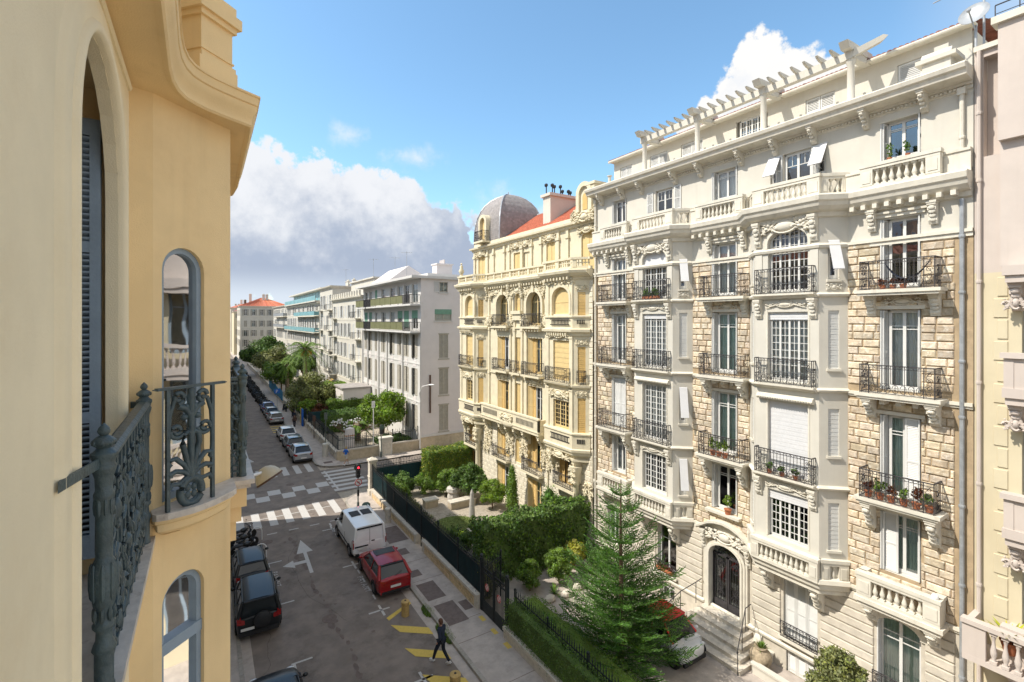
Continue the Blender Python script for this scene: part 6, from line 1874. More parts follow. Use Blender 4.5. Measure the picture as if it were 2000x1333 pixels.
# raised pitched roof behind and little things on the roof
q = MB(); q.extx([(.2, 18.7), (3.5, 21.2), (7, 19.3), (7, 18.7)], 1, 9.2); q.obj('penthouse_roof', 'cgrey', bC)
q = MB(); q.box(16, 4, 18.6, 17.4, 6, 20.6); q.box(15.8, 3.9, 20.6, 17.6, 6.1, 20.75)
for i in range(4): q.lathe([(.12, 0), (.12, .5)], 6, (16.2 + .35 * i, 5, 20.75))
q.obj('chimney', 'cgrey', bC)
q = MB(); q.box(14, 1.6, 18.6, 16, 1.75, 20.1); q.obj('roof_screen', 'teal', bC) if False else None
# low annex with a raking white roof at the foot
an = thing('garden_annex', 'low white flat-roofed annex at the foot of the white corner block', 'annex', (17.2, 71.5, 0), -PI / 2)
s = MB(); s.box(0, -1.5, 0, 4.5, 2.2, 4.6); s.obj('wall', 'cgrey', an)
s = MB(); s.box(-.2, -1.7, 4.6, 4.7, 2.2, 4.8); s.obj('roof', 'roofflat', an)
s = MB(); s.box(3.0, -1.53, 2.9, 4.2, -1.5, 3.9); s.box(.6, -1.53, .2, 2.4, -1.5, 2.2); s.obj('window', 'cshut', an)
# street lamp arm and flagpole strip on the end wall
sl_ = thing('wall_street_lamp', 'white swan-neck street lamp on the corner of the white block', 'street lamp', (XA - .05, 48.8, 0))
q = MB(); q.tube([(0, 0, 5.2), (-.2, -.1, 6.2), (0, -.5, 6.9), (.6, -1.0, 7.1)], .05, 6); q.obj('arm', 'signwhite', sl_)
q = MB(); q.M = Matrix.Translation((.75, -1.15, 7.08)) @ Matrix.Rotation(R(-50), 4, 'Z'); q.ball((0, 0, 0), (.35, .16, .1), 10, 6); q.obj('lamp_head', 'signwhite', sl_, 60)
q = MB(); q.box(20.45, 48.78, 3.9, 20.62, 48.86, 8.0); tag(q.obj('wall_sign', 'taillight' if False else 'lamprim'), 'long narrow brown vertical sign fixed to the grey end wall', 'sign')

# ================================================================ HOUSES FURTHER ALONG THE RIGHT
D_ = house('cream house with crenellated parapet and small balconies beside the white corner block', (XA, 91, 0), -PI / 2, 19.6, 11, 17.6, [1.7, 4.2, 6.7, 9.2, 11.7, 14.4, 17.4], [(1, 3.6), (4.6, 6.9), (7.9, 10.2), (11.2, 13.4), (14.3, 16.3)],
      walls='plaster', shut='greywhite', roof='roofflat', roofh=.3, ww=1.0, balc=[(.6, 3.2, 4.5), (.6, 3.2, 7.8), (.6, 3.2, 11.1), (.6, 3.2, 14.2), (15.8, 18.8, 4.5), (15.8, 18.8, 7.8), (15.8, 18.8, 11.1), (15.8, 18.8, 14.2)], seed=21, detail=False)
for i in range(13): q = MB(); q.box(.2 + 1.5 * i, -.35, 17.6, .8 + 1.5 * i, -.05, 18.4); q.obj('merlon', 'trim', D_)
q = MB(); q.box(3, 2.5, 17.6, 17, 9, 20.4); q.box(2.7, 2.2, 20.4, 17.3, 9.3, 20.6); q.obj('penthouse', 'plaster', D_)
q = MB()
for i in range(5): q.box(.5, -1.0 - .3 * i, 3.6 - .22 * i, 4.2, -.7 - .3 * i, 3.62 - .22 * i + .08)
q.add([(15.5, -.1, 4.1), (19.2, -.1, 4.1), (19.2, -1.9, 3.3), (15.5, -1.9, 3.3)], [(0, 1, 2, 3)]); tag(q.obj('shop_awning', 'awning', D_))
house('tall narrow cream house with small balconies between the crenellated house and the teal one', (XA, 102.5, 0), -PI / 2, 11.2, 12, 20.2, [1.6, 4.2, 7.0, 9.6], [(1, 3.6), (4.8, 7.4), (8.5, 11.1), (12.2, 14.8), (16.0, 18.6)], walls='plaster', shut='greywhite', roof='roofflat', roofh=.3,
      balc=[(.5, 2.8, 8.3), (.5, 2.8, 12.0), (.5, 2.8, 15.8), (8.4, 10.8, 8.3), (8.4, 10.8, 12.0), (8.4, 10.8, 15.8), (8.4, 10.8, 4.6)], seed=22, detail=False)
E_ = house('white block with long teal glass balconies and a set-back top floor', (XA, 148, 0), -PI / 2, 45, 12, 17.6, [2.2 + 3.0 * i for i in range(14)], [(1.2, 3.6), (5.0, 7.6), (8.8, 11.2), (12.2, 14.4), (15.2, 17.2)], walls='plaster', shut='cwhite', roof='roofflat', roofh=.3,
      balc=[(1, 44.5, 11.4), (18, 44.5, 14.8)], balmat='teal', seed=23, ww=1.5, detail=False)
q = MB(); q.box(.5, -.8, 17.7, 44.5, 9, 17.95); q.box(1, 1.5, 17.9, 44, 9, 20.3); q.box(.5, .3, 20.3, 44.5, 9.5, 20.6); q.obj('penthouse', 'plaster', E_)
for i in range(12): q = MB(); q.box(1.6 + 3.5 * i, 1.45, 18.1, 4.6 + 3.5 * i, 1.5, 20.2); q.obj('glazing', 'teal', E_)
q = MB(); q.box(.6, -.75, 17.95, 44.4, -.7, 18.9); q.obj('terrace_panel', 'teal', E_)
house('long cream house with grey balconies before the red-roofed house', (XA, 180, 0), -PI / 2, 31.5, 12, 18.2, [2.2 + 2.7 * i for i in range(11)], [(1.2, 3.6), (5.0, 7.4), (8.6, 11), (12.0, 14.2), (15.2, 17.2)], walls='plaster', shut='greywhite', roof='roofflat', roofh=.4,
      balc=[(8, 31, 11.8), (8, 31, 15.0)], balmat='zinc', seed=24, detail=False)
# red-roofed house that closes the view: one front towards us, one along the street
G_ = house('cream house with an orange tiled roof closing the view down the street', (10.6, 196, 0), 0, 16, 20, 19.0, [1.6 + 2.6 * i for i in range(6)], [(1.2, 3.6), (4.6, 7.0), (8.2, 10.4), (11.6, 13.8), (15.6, 17.8)], walls='plaster', shut='cshut', roof='redtile', roofh=3.4, seed=25, ww=1.0, arch=0, cornice=True, detail=True)
q = MB()
for i in range(6):
 for c, d in ((4.6, 7.0), (8.2, 10.4), (11.6, 13.8), (15.6, 17.8)): q.box(-.05, 1.8 + 3 * i, c, 0, 2.8 + 3 * i, d)
tag(q.obj('side_windows', 'cshut', G_), kind='stuff')
for k, (x, y, w, hh, lb, wl, rf_) in enumerate(((9.8, 222, 12, 17.5, 'pale house beyond the red-roofed one', 'yellowwall', 'oldtile'), (9.6, 245, 14, 19.5, 'second far house beyond the red roof', 'plaster', 'redtile'), (9.5, 275, 16, 18.5, 'third far house at the end of the right row', 'pinkwall', 'oldtile'))):
 house(lb, (x, y, 0), 0, w, 20, hh, [1.6 + 2.6 * i for i in range(int(w / 2.8))], [(4.6, 7.0), (8.2, 10.4), (11.6, 13.8), (14.9, 16.6)], walls=wl, shut='cshut', roof=rf_, roofh=2.5, seed=30 + k, detail=False)
house('wide pale house across the far end of the street', (-14, 335, 0), 0, 34, 12, 19, [2 + 2.8 * i for i in range(11)], [(4.6, 7.0), (8.2, 10.4), (11.6, 13.8), (15.2, 17.2)], walls='plaster', shut='cshut', roof='redtile', roofh=3, seed=35, detail=False)
# town roofs behind the row, seen over the gaps
for k in range(14):
 rn = random.Random(50 + k); x = 36 + rn.uniform(0, 60); y = 60 + k * 22
 house('background house behind the right-hand row, ' + ['the nearest', 'second nearest', 'third nearest', 'fourth nearest', 'fifth nearest', 'sixth nearest', 'seventh nearest', 'eighth nearest', 'sixth farthest', 'fifth farthest', 'fourth farthest', 'third farthest', 'second farthest', 'the farthest'][k], (x, y, 0), -PI / 2, 14, 12, 15 + rn.uniform(0, 4.5), [2, 5, 8, 11], [(9, 11), (12.2, 14)], walls=rn.choice(['plaster', 'yellowwall', 'pinkwall']), shut=None, roof=rn.choice(['redtile', 'oldtile']), roofh=2.2, seed=60 + k, detail=False, group='houses behind the right-hand row', cornice=False)
# hills at the horizon
s = MB(); rn = random.Random(2); hp = []
for i in range(60):
 a_ = R(-60 + 180 * i / 59); r_ = 1700
 hp.append((r_ * math.sin(a_), r_ * math.cos(a_), 20 + 26 * (.5 + .5 * math.sin(i * .5)) + rn.uniform(0, 10)))
for (x0, y0, z0), (x1, y1, z1) in zip(hp[:-1], hp[1:]): s.add([(x0, y0, -2), (x1, y1, -2), (x1, y1, z1), (x0, y0, z0), (x0 * 1.2, y0 * 1.2, z0 * .6), (x1 * 1.2, y1 * 1.2, z1 * .6)], [(0, 1, 2, 3), (3, 2, 5, 4)])
tag(s.obj('hills', 'haze_hill'), kind='structure')
# roof aerials
for k, (x, y, z, lb) in enumerate(((22.5, 66, 19.4, 'thin aerial mast on the white block roof, left of its chimney'), (23, 78, 20.5, 'thin aerial mast on the roof of the crenellated house'), (22, 60, 19.4, 'short aerial mast beside the white block roof ridge'), (23, 96, 20.4, 'aerial mast on the tall narrow cream house'))):
 t = thing('aerial', lb, 'aerial', (x, y, z)); q = MB(); q.tube([(0, 0, 0), (0, 0, 3.4)], .03, 5); q.obj('mast', 'zinc', t)
 q = MB(); q.tube([(-.8, 0, 3.2), (.8, 0, 3.3)], .02, 5)
 for i in range(6): q.tube([(-.7 + .28 * i, -.3, 3.21 + .012 * i), (-.7 + .28 * i, .3, 3.21 + .012 * i)], .012, 4)
 q.obj('antenna', 'zinc', t)

# ================================================================ PINK-CREAM BUILDING AT THE RIGHT EDGE
bN = thing('apartment_building', 'pink and pale yellow rendered apartment house at the right edge of the view', 'building', (XA, 4.82, 0), -PI / 2)
s = MB()
fN = [(1.0, 2.2, 5.3, 8.0), (1.0, 2.2, 8.9, 11.5), (1.0, 2.2, 12.6, 15.2)]
wall(s, 0, 9, 0, 15.3, [(1.0, 2.3, 1.2, 4.2)] + fN, .25, 0, 0)
s.box(0, 1.2, 0, 9, 12, 21.6, 0)
s.obj('wall', ['yellowwall'], bN)
s = MB()
wall(s, 0, 9, 15.3, 21.9, [(.2, .62, 18.75, 21.7)], .35, 0, 0); s.box(.62, -.12, 15.3, 9, 1.2, 18.6); s.box(.62, -.5, 19.0, 9, -.12, 22.3); s.quad((.2, .36, 18.7), (.62, .36, 18.7), (.62, .36, 21.8), (.2, .36, 21.8)); s.box(.62, -.3, 15.45, 9, -.12, 19.0)
s.obj('upper_wall', ['pinkwall'], bN)
s = MB(); s.box(.5, -.62, 22.3, 9, -.1, 22.5); s.box(.0, -.1, 21.9, .62, .3, 22.05); s.box(.1, 0, 21.95, 9, 1.6, 22.0); s.obj('coping', 'trim', bN)
q = MB(); q.tube([(.12, -.08, .2), (.12, -.08, 21.9)], .055, 8)
for z in (3, 6, 9, 12, 15, 18, 20): q.lathe([(.07, 0), (.08, .05), (.07, .1)], 8, (.12, -.08, z))
q.obj('rain_pipe', 'pinkwall', bN, 40)
for i in range(16):
 q = MB(); z = 5.3 + i * .62; q.cham(.5 if i % 2 else .42, -.03, z, .72, 0, z + .55, .012); q.obj('quoin', 'yellowwall', bN)
for k, z in enumerate((15.3, 11.9, 8.0, 4.3)):
 q = MB(); q.box(.75, -.75, z - .15, 6, 0, z + .12); q.box(.8, -.68, z - .35, 6, 0, z - .15)
 if k: q.box(.78, -.72, z + .12, .98, 0, z + .95); q.box(.72, -.8, z + .95, 6, -.5, z + 1.1)
 b_ = q.obj('balcony', 'pinkwall', bN)
 if k:
  me = baluster_mesh(.8, .07, 'pinkwall')
  for i in range(8): put('baluster', me, b_, loc=(1.35 + .23 * i, -.62, z + .12))
  q = MB(); q.box(.98, -.7, z + .12, 1.2, -.55, z + .95); q.obj('pier', 'pinkwall', b_)
 put('bracket', bracket_mesh(.26, .5, .8, 'pinkwall'), b_, loc=(.82, 0, z - .34)); put('carved_ornament', relief(.5, .5, 140, .12, 'pinkwall', n=16), b_, loc=(.95, -.3, z - .9))
q = MB(); q.box(.0, -1.1, 4.2, 6, 0, 4.36); q.box(.0, -1.098, 4.36, .5, -.95, 5.25); q.box(-.02, -1.15, 5.25, 6, -.9, 5.38); q.box(.002, -.95, 4.36, .15, 0, 5.24); b_ = q.obj('balcony', 'pinkwall', bN)
for i in range(12): put('baluster', baluster_mesh(.86, .075, 'pinkwall'), b_, loc=(.65 + .24 * i, -1.02, 4.37))
for a, b, c, d in [(1.0, 2.3, 1.2, 4.2)] + fN: window(bN, a, b, c, d, .18, kind='french', frame='blueshutter')
# satellite dish, aerials and a railing on its roof
sd = thing('satellite_dish', 'pale weathered satellite dish on the roof corner at upper right', 'satellite dish', (19.75, 4.85, 22.5))
q = MB(); q.tube([(0, 0, -.55), (0, 0, .35)], .035, 6); q.obj('stand', 'zinc', sd)
q = MB(); q.M = Matrix.Translation((-.12, 0, .62)) @ Matrix.Rotation(R(-68), 4, 'Y') @ Matrix.Rotation(R(0), 4, 'Z'); q.lathe([(.0, -.0), (.16, .012), (.28, .045), (.36, .085), (.365, .08), (.28, .035), (.16, .0), (.0, -.02)], 22); q.obj('dish', 'zinc', sd, 50)
q = MB(); q.tube([(-.1, 0, .2), (-.62, 0, .55)], .02, 5); q.ball((-.64, 0, .58), .06, 8, 6); q.obj('receiver_arm', 'zinc', sd)
ta = thing('aerial', 'television aerial on a grey mast above the satellite dish', 'aerial', (20.1, 4.75, 22.0))
q = MB(); q.tube([(0, 0, 0), (0, 0, 3.2)], .03, 6); q.tube([(.5, -.9, 0), (.5, -.9, 3.0)], .035, 6); q.obj('mast', 'zinc', ta)
q = MB(); q.tube([(-.4, 1.1, 2.05), (.3, -.8, 2.6)], .018, 5)
for i in range(12): x, y, z = -.4 + .7 * i / 11, 1.1 - 1.9 * i / 11, 2.05 + .55 * i / 11; q.tube([(x - .12, y - .05, z - .06), (x + .12, y + .05, z + .06)], .008, 4)
q.obj('antenna', 'zinc', ta)
q = MB(); q.tube([(19.2, 4.3, 22.95), (19.2, .5, 22.95)], .02, 5); q.tube([(19.2, 4.3, 22.7), (19.2, .5, 22.7)], .012, 5)
for i in range(8): q.tube([(19.2, 4.3 - .5 * i, 22.45), (19.2, 4.3 - .5 * i, 22.95)], .014, 5)
tag(q.obj('roof_railing', 'iron'), 'thin dark railing along the roof edge behind the satellite dish', 'railing')

# ================================================================ GARDEN WALLS, FENCES, GATE, STREET FURNITURE
WXL = 10.95
rnd = random.Random(12)


def low_wall(label, y0, y1, h=.72, x=WXL, t=.36, stones=True):
 """low street wall: rubble panel between plain ends under a coping; y0 is the near end"""
 o = thing('garden_wall', label, 'wall', (x, y0, 0))
 Lw = y1 - y0
 s = MB(); s.box(.03, 0, 0, t, Lw, h - .14); s.box(0, 0, 0, .03, .32, h - .14); s.box(0, Lw - .32, 0, .03, Lw, h - .14); s.box(0, 0, 0, .03, Lw, .1); s.obj('wall_body', 'cap', o)
 if stones: s = MB(); s.box(.022, .33, .1, .04, Lw - .33, h - .15); s.obj('panel_bed', 'mortar', o)
 n = max(1, round(Lw / 1.6))
 for i in range(n):
  s = MB(); s.box(-.05, Lw * i / n + .006, h - .14, t + .05, Lw * (i + 1) / n - .006, h); s.obj('coping_stone', 'cap', o)
 if stones:
  rows = 4; hh = (h - .26) / rows
  for r_ in range(rows):
   y = .34
   while y < Lw - .36:
    l = rnd.uniform(.22, .42); y2 = min(y + l, Lw - .34)
    if y2 - y > .08:
     w = round((y2 - y - .02) / .05) * .05; w = max(.05, w)
     me = memo(('ws', w, round(hh, 3)), lambda: MB(Matrix.Rotation(-PI / 2, 4, 'Z')).cham(-w, -.03, 0, 0, .0, hh - .02, .014).mesh('stone', 'wallstone'))
     put('stone', me, o, loc=(.03, y, .11 + hh * r_))
    y = y2
 return o


low_wall('low rubble street wall with pale coping from the corner pillar to the side opening', 28.3, 37.9)
low_wall('low rubble street wall with pale coping between the side opening and the double gate', 20.35, 27.3, .80)
low_wall('plain low wall under the clipped hedge, nearest to us', 2.0, 17.95, .62, stones=False)
o = thing('gate_pillar', 'tall pale stone pillar at the street corner where the black fence begins', 'pillar', (11.2, 38.3, 0))
s = MB(); s.box(-.26, -.26, 0, .26, .26, 2.75); s.box(-.3, -.3, 0, .3, .3, .5); s.box(-.3, -.3, 1.5, .3, .3, 1.6); s.obj('shaft', 'cap', o)
s = MB(); s.box(-.34, -.34, 2.75, .34, .34, 2.9); s.add([(-.3, -.3, 2.9), (.3, -.3, 2.9), (.3, .3, 2.9), (-.3, .3, 2.9), (0, 0, 3.1)], [(0, 1, 4), (1, 2, 4), (2, 3, 4), (3, 0, 4)]); s.obj('capstone', 'cap', o)

pk = memo('picket', lambda: MB().box(-.011, -.011, 0, .011, .011, 1).mesh('picket', 'fence'))
spike = memo('spike', lambda: MB().lathe([(.012, 0), (.03, .05), (.012, .09), (.016, .12), (0, .24)], 5).mesh('spearhead', 'fence'))


def fence(label, p0, p1, z0, z1, step=.14, posts=2.4, screen=None, stuff=False, low=False):
 A = Vector((*p0, 0)); B = Vector((*p1, 0)); Lw = (B - A).length; a_ = math.atan2(B.y - A.y, B.x - A.x)
 o = thing('iron_fence', label, 'fence', (p0[0], p0[1], 0), a_)
 s = MB(); s.box(0, -.018, z0 + .1, Lw, .018, z0 + .14); s.box(0, -.018, z1 - .36, Lw, .018, z1 - .32); s.box(0, -.018, z1 - .2, Lw, .018, z1 - .165)
 n = round(Lw / .28)
 for i in range(0, n): ribbon(s, [(Lw * (i + .5) / n + .055 * math.cos(2 * PI * k / 8), z1 - .26 + .055 * math.sin(2 * PI * k / 8)) for k in range(9)], .012)
 s.obj('rails', 'fence', o)
 n = round(Lw / step)
 pm = MB()
 for i in range(n + 1):
  x = Lw * i / n
  if stuff: pm.box(x - .01, -.01, z0, x + .01, .01, z1); pm.lathe([(.02, 0), (.03, .06), (0, .16)], 4, (x, 0, z1 - .05))
  else:
   p = put('picket', pk, o, loc=(x, 0, z0), scale=(1, 1, z1 - z0 - (.0 if i % 2 else .08)))
   put('spearhead', spike, o, loc=(x, 0, z1 - .02 - (.0 if i % 2 else .08)))
 if stuff: tag(pm.obj('pickets', 'fence', o), kind='stuff')
 m = max(1, round(Lw / posts))
 for i in range(m + 1):
  q = MB(); x = Lw * i / m; q.box(x - .03, -.03, 0, x + .03, .03, z1 + .04); q.ball((x, 0, z1 + .1), .06, 8, 6); q.tube([(x, .0, z1 - .4), (x, .5, .6)], .014, 5); q.obj('post', 'fence', o)
 if screen: q = MB(); q.box(0, .03, z0, Lw, .04, z1 - .4); q.obj('screen', screen, o)
 return o


fence('long black spear-headed iron fence along the garden, backed by a dark screen', (11.15, 38.0), (11.15, 20.3), .72, 2.42, screen='tealscreen')
fence('short black iron fence with arched top along the side street by the corner pillar', (11.45, 38.45), (15.6, 38.45), .5, 2.45, screen='tealscreen')
q = MB(); q.box(11.45, 38.3, 0, 15.6, 38.6, .5); tag(q.obj('garden_wall', 'cap'), 'low stone base under the side-street fence by the corner pillar', 'wall')
fence('low black spiked fence standing between the two clipped hedges near the tall conifer', (11.52, 17.9), (11.52, 3.5), .5, 1.95)
# double gate
g = thing('driveway_gate', 'dark double gate with solid foot panels and two round no-parking signs', 'gate', (11.15, 20.2, 0), -PI / 2)
for k, (a, b) in enumerate(((.03, 1.08), (1.12, 2.17))):
 s = MB(); s.box(a, -.02, .05, b, .02, .62); s.box(a, -.03, .05, a + .05, .03, 2.45); s.box(b - .05, -.03, .05, b, .03, 2.45); s.box(a, -.025, 2.2, b, .025, 2.25); s.box(a, -.025, .62, b, .025, .67); s.box(a, -.025, 1.98, b, .025, 2.02)
 s.box(a + .1, -.03, .14, b - .1, -.02, .16); s.box(a + .1, -.03, .52, b - .1, -.02, .54)
 for i in range(5): ribbon(s, [(a + .15 + .19 * i + .07 * math.cos(2 * PI * t / 8), 2.11 + .07 * math.sin(2 * PI * t / 8)) for t in range(9)], .012)
 lf = s.obj('gate_leaf', 'fence', g)
 for i in range(9): put('picket', pk, lf, loc=(a + .05 + (b - a - .1) * (i + .5) / 9, 0, .62), scale=(1, 1, 1.95)); put('spearhead', spike, lf, loc=(a + .05 + (b - a - .1) * (i + .5) / 9, 0, 2.5))
 q = MB(Matrix.Translation(((a + b) / 2, -.05, 1.45)) @ Matrix.Rotation(PI / 2, 4, 'X')); q.lathe([(.0, 0), (.17, 0), (.17, .01), (0, .01)], 20); sg = q.obj('no_parking_sign', 'signwhite', g)
 q = MB(Matrix.Translation(((a + b) / 2, -.065, 1.45)))
 ribbon(q, [(.15 * math.cos(2 * PI * t / 20), .15 * math.sin(2 * PI * t / 20)) for t in range(21)], .035, -.004, .004); ribbon(q, [(-.1, .1), (.1, -.1)], .035, -.005, .005); q.obj('sign_ring', 'signred', sg)
for x in (-.06, 2.26): q = MB(); q.box(x - .06, -.06, 0, x + .06, .06, 2.6); q.ball((x, 0, 2.7), .09, 8, 6); q.obj('gate_post', 'fence', g)
fence('side return of the driveway fence running back from the gate towards the hedge', (11.2, 20.3), (12.6, 20.9), .5, 2.2)
# far garden: wall and fence round the corner house
low_wall('low stone wall along the far pavement beyond the crossing', 49.7, 66.0, .9, stones=False)
low_wall('low stone wall further along the far pavement past the side entrance', 67.2, 100, .9, stones=False)
low_wall('far stretch of low wall beneath the blue hoarding', 100.5, 170, 1.0, stones=False)
for nm, x0, x1 in (('low stone wall along the side street beyond the crossing, left of the pale gatepost', 10.98, 15.1), ('low stone wall along the side street between the pale gatepost and the grey end wall', 16.3, 21)):
 o = thing('garden_wall', nm, 'wall', (x0, 49.35, 0)); Lw = x1 - x0
 s = MB(); s.box(0, 0, 0, Lw, .34, .95); s.obj('wall_body', 'stonewall', o)
 n = round(Lw / 1.3)
 for i in range(n): s = MB(); s.box(Lw * i / n + .006, -.05, .95, Lw * (i + 1) / n - .006, .39, 1.08); s.obj('coping_stone', 'cap', o)
fence('black iron fence on the far pavement wall, running away from us', (11.13, 49.6), (11.13, 66), 1.0, 2.35, step=.2)
fence('black iron fence above the side-street wall beyond the crossing', (11.1, 49.55), (19.4, 49.55), 1.0, 2.35, step=.2)
fence('black iron fence further along the far pavement past the side entrance', (11.13, 67.3), (11.13, 80), 1.0, 2.3, step=.2, screen='tealscreen')
o = thing('gate_pillar', 'broad cream rendered gatepost on the far side of the side street', 'pillar', (15.7, 49.0, 0)); s = MB(); s.box(-.6, -.35, 0, .6, .35, 1.75); s.obj('shaft', 'plaster', o); s = MB(); s.box(-.68, -.43, 1.75, .68, .43, 1.92); s.obj('capstone', 'plaster', o)
s = MB(); s.box(-.45, -.37, .3, .45, -.35, 1.5); s.box(-.3, -.39, .5, -.05, -.37, 1.2); s.obj('meter_door', 'cap', o)
o = thing('stone_stele', 'grey rounded stele with an orange ring standing in the far corner garden', 'monument', (12.6, 51.0, 0)); s = MB(); s.lathe([(.5, 0), (.5, 2.1), (.46, 2.75), (.0, 2.95)], 20, sy=.55); s.obj('shaft', 'cgrey', o, 40); s = MB(); s.lathe([(.51, 2.02), (.53, 2.05), (.51, 2.1)], 20, sy=.55); s.obj('ring', 'orange', o, 40)
o = thing('green_fence', 'dark teal sheet fence across the far garden behind the domed hedge', 'fence', (11.2, 66.3, 0)); s = MB(); s.box(0, 0, .9, 7, .05, 2.1); s.obj('sheet', 'tealscreen', o); s = MB(); s.box(0, -.1, 0, 7, .2, .9); s.obj('base_wall', 'cap', o)
for i in range(4): s = MB(); s.box(2.3 * i - .04, -.08, .9, 2.3 * i + .04, .08, 2.3); s.obj('post', 'fence', o)
o = thing('hoarding', 'row of sagging blue tarpaulin panels along the far pavement', 'hoarding', (10.9, 88, 0), PI / 2)
for i in range(9): s = MB(); s.box(2.2 * i, 0, .5 + .1 * math.sin(i), 2.2 * i + 2.1, .06, 2.1 + .15 * math.sin(i * 2)); s.obj('panel', 'bluetarp', o)

# traffic light on our corner, with the no-turn sign, and the one across the street
def traffic_light(loc, rz, label, sign=True):
 o = thing('traffic_light', label, 'traffic light', loc, rz)
 s = MB(); s.lathe([(.09, 0), (.09, .5), (.05, .55), (.05, 2.5)], 10); s.obj('pole', 'pole', o, 40)
 s = MB(); s.box(-.14, -.12, 2.35, .14, .14, 3.25); s.ball((0, .0, 3.25), (.14, .12, .08), 10, 6); hd = s.obj('lamp_housing', 'plastic', o)
 s = MB(); s.lathe([(.26, 0), (.26, .015)], 20); s.v = [(x, z + .14, y + 3.05) for x, y, z in s.v]; s.obj('backing_board', 'bin', o)
 for k, (z, m) in enumerate(((3.08, 'orangesign'), (2.8, 'plastic'), (2.52, 'plastic'))):
  s = MB(Matrix.Translation((0, -.125, z)) @ Matrix.Rotation(PI / 2, 4, 'X')); s.lathe([(0, .02), (.06, .015), (.085, 0), (.085, -.01)], 14); s.obj('lens', m, hd)
  s = MB(Matrix.Translation((0, -.13, z))); s.tube([(.1 * math.cos(t * PI / 6), 0, .1 * math.sin(t * PI / 6)) for t in range(7)], .03, 4); s.obj('visor', 'plastic', hd)
 if sign:
  s = MB(Matrix.Translation((0, -.08, 2.0)) @ Matrix.Rotation(PI / 2, 4, 'X')); s.lathe([(.0, 0), (.26, 0), (.26, .012), (0, .012)], 24); sg = s.obj('no_left_turn_sign', 'signwhite', o)
  s = MB(Matrix.Translation((0, -.10, 2.0))); ribbon(s, [(.23 * math.cos(2 * PI * t / 24), .23 * math.sin(2 * PI * t / 24)) for t in range(25)], .05, -.004, .004); ribbon(s, [(-.16, .16), (.16, -.16)], .045, -.005, .005); s.obj('ring', 'signred', sg)
  s = MB(Matrix.Translation((0, -.10, 2.0))); ribbon(s, [(.06, -.13), (.06, .04), (-.06, .04)], .04, -.003, .003); s.ext([(-.05, .1), (-.13, .04), (-.05, -.02)], -.003, .003); s.obj('arrow', 'plastic', sg)
  s = MB(); s.box(-.06, -.1, 1.0, .06, .06, 1.45); s.obj('control_box', 'plastic', o)
 return o


traffic_light((9.42, 35.75, .12), 0, 'traffic light showing red above a round no-turn sign on our corner')
traffic_light((15.0, 48.2, .1), R(200), 'traffic light seen from behind near the cream gatepost', False)
def bollard(loc, label, m, r=.22, h=.75, ring=True):
 o = thing('bollard', label, 'bollard', loc); s = MB(); s.lathe([(r, 0), (r * .98, h * .75), (r * 1.0, h * .78), (r * 1.06, h * .8), (r * 1.06, h), (r * .85, h * 1.04), (0, h * 1.05)], 18); s.obj('body', m, o, 40)
 if ring: s = MB(); s.lathe([(.05, h * 1.05), (.05, h * 1.07), (0, h * 1.07)], 8); s.obj('knob', 'plastic', o)


bollard((7.98, 21.95, 0), 'stout ochre concrete bollard behind the red car', 'ybollard', .18, .66)
bollard((7.95, 16.5, 0), 'stout concrete bollard with a pale top nearest to us on the yellow hatching', 'ybollard', .2, .6)
bollard((10.55, 32.4, .12), 'square-shouldered grey stone bollard against the low wall', 'cap', .2, .95, False)
bollard((10.3, 51.6, .12), 'tall cream post against the far low wall beyond the crossing', 'plaster', .27, 1.25, False)
o = thing('litter_bin', 'grey-green litter bin behind the traffic light pole', 'bin', (9.6, 34.3, .12)); s = MB(); s.lathe([(.22, 0), (.26, .7), (.29, .72), (.29, .8), (.2, .9), (0, .93)], 14); s.obj('body', 'bin', o, 40); s = MB(); s.box(-.12, -.3, .55, .12, -.24, .68); s.obj('opening', 'plastic', o)
for k, (x, y, h_, lb) in enumerate(((10.6, 52.8, 4.2, 'slim grey post behind the cream post on the far pavement'), (10.75, 60, 2.7, 'thin red-brown signpost beside the far fence'), (14.8, 50.2, 5.4, 'slim white lamp mast in the far corner garden'))):
 o = thing('signpost', lb, 'post', (x, y, .1)); s = MB(); s.tube([(0, 0, 0), (0, 0, h_)], .045, 6); s.obj('pole', ['pole', 'lamprim', 'signwhite'][k], o); s = MB(); s.box(-.16, -.03, h_ - .7, .16, .03, h_); s.obj('plate', ['pole', 'lamprim', 'signwhite'][k], o)
o = thing('parking_sign', 'small square blue parking sign on a pole by the motorcycle row', 'sign', (9.6, 84, .12)); s = MB(); s.tube([(0, 0, 0), (0, 0, 2.6)], .03, 6); s.obj('pole', 'pole', o); s = MB(); s.box(-.4, -.05, 2.3, .4, -.02, 3.0); s.obj('plate', 'signblue', o)
s = MB(Matrix.Translation((-.05, -.06, 2.65))); s.box(-.12, -.008, -.22, -.04, 0, .22); ribbon(s, [(-.08, .19), (.06, .19), (.13, .1), (.06, .0), (-.08, .0)], .07, -.008, 0); s.obj('letter', 'signwhite', o)
o = thing('notice_board', 'tall narrow yellow and blue notice board beside the far side entrance', 'sign', (10.75, 68.0, .12)); s = MB(); s.box(-.08, -.4, 0, .08, .4, 2.2); s.obj('board', 'signblue', o); s = MB(); s.box(-.1, .45, .2, -.05, .95, 2.3); s.obj('poster', 'ypaint', o)
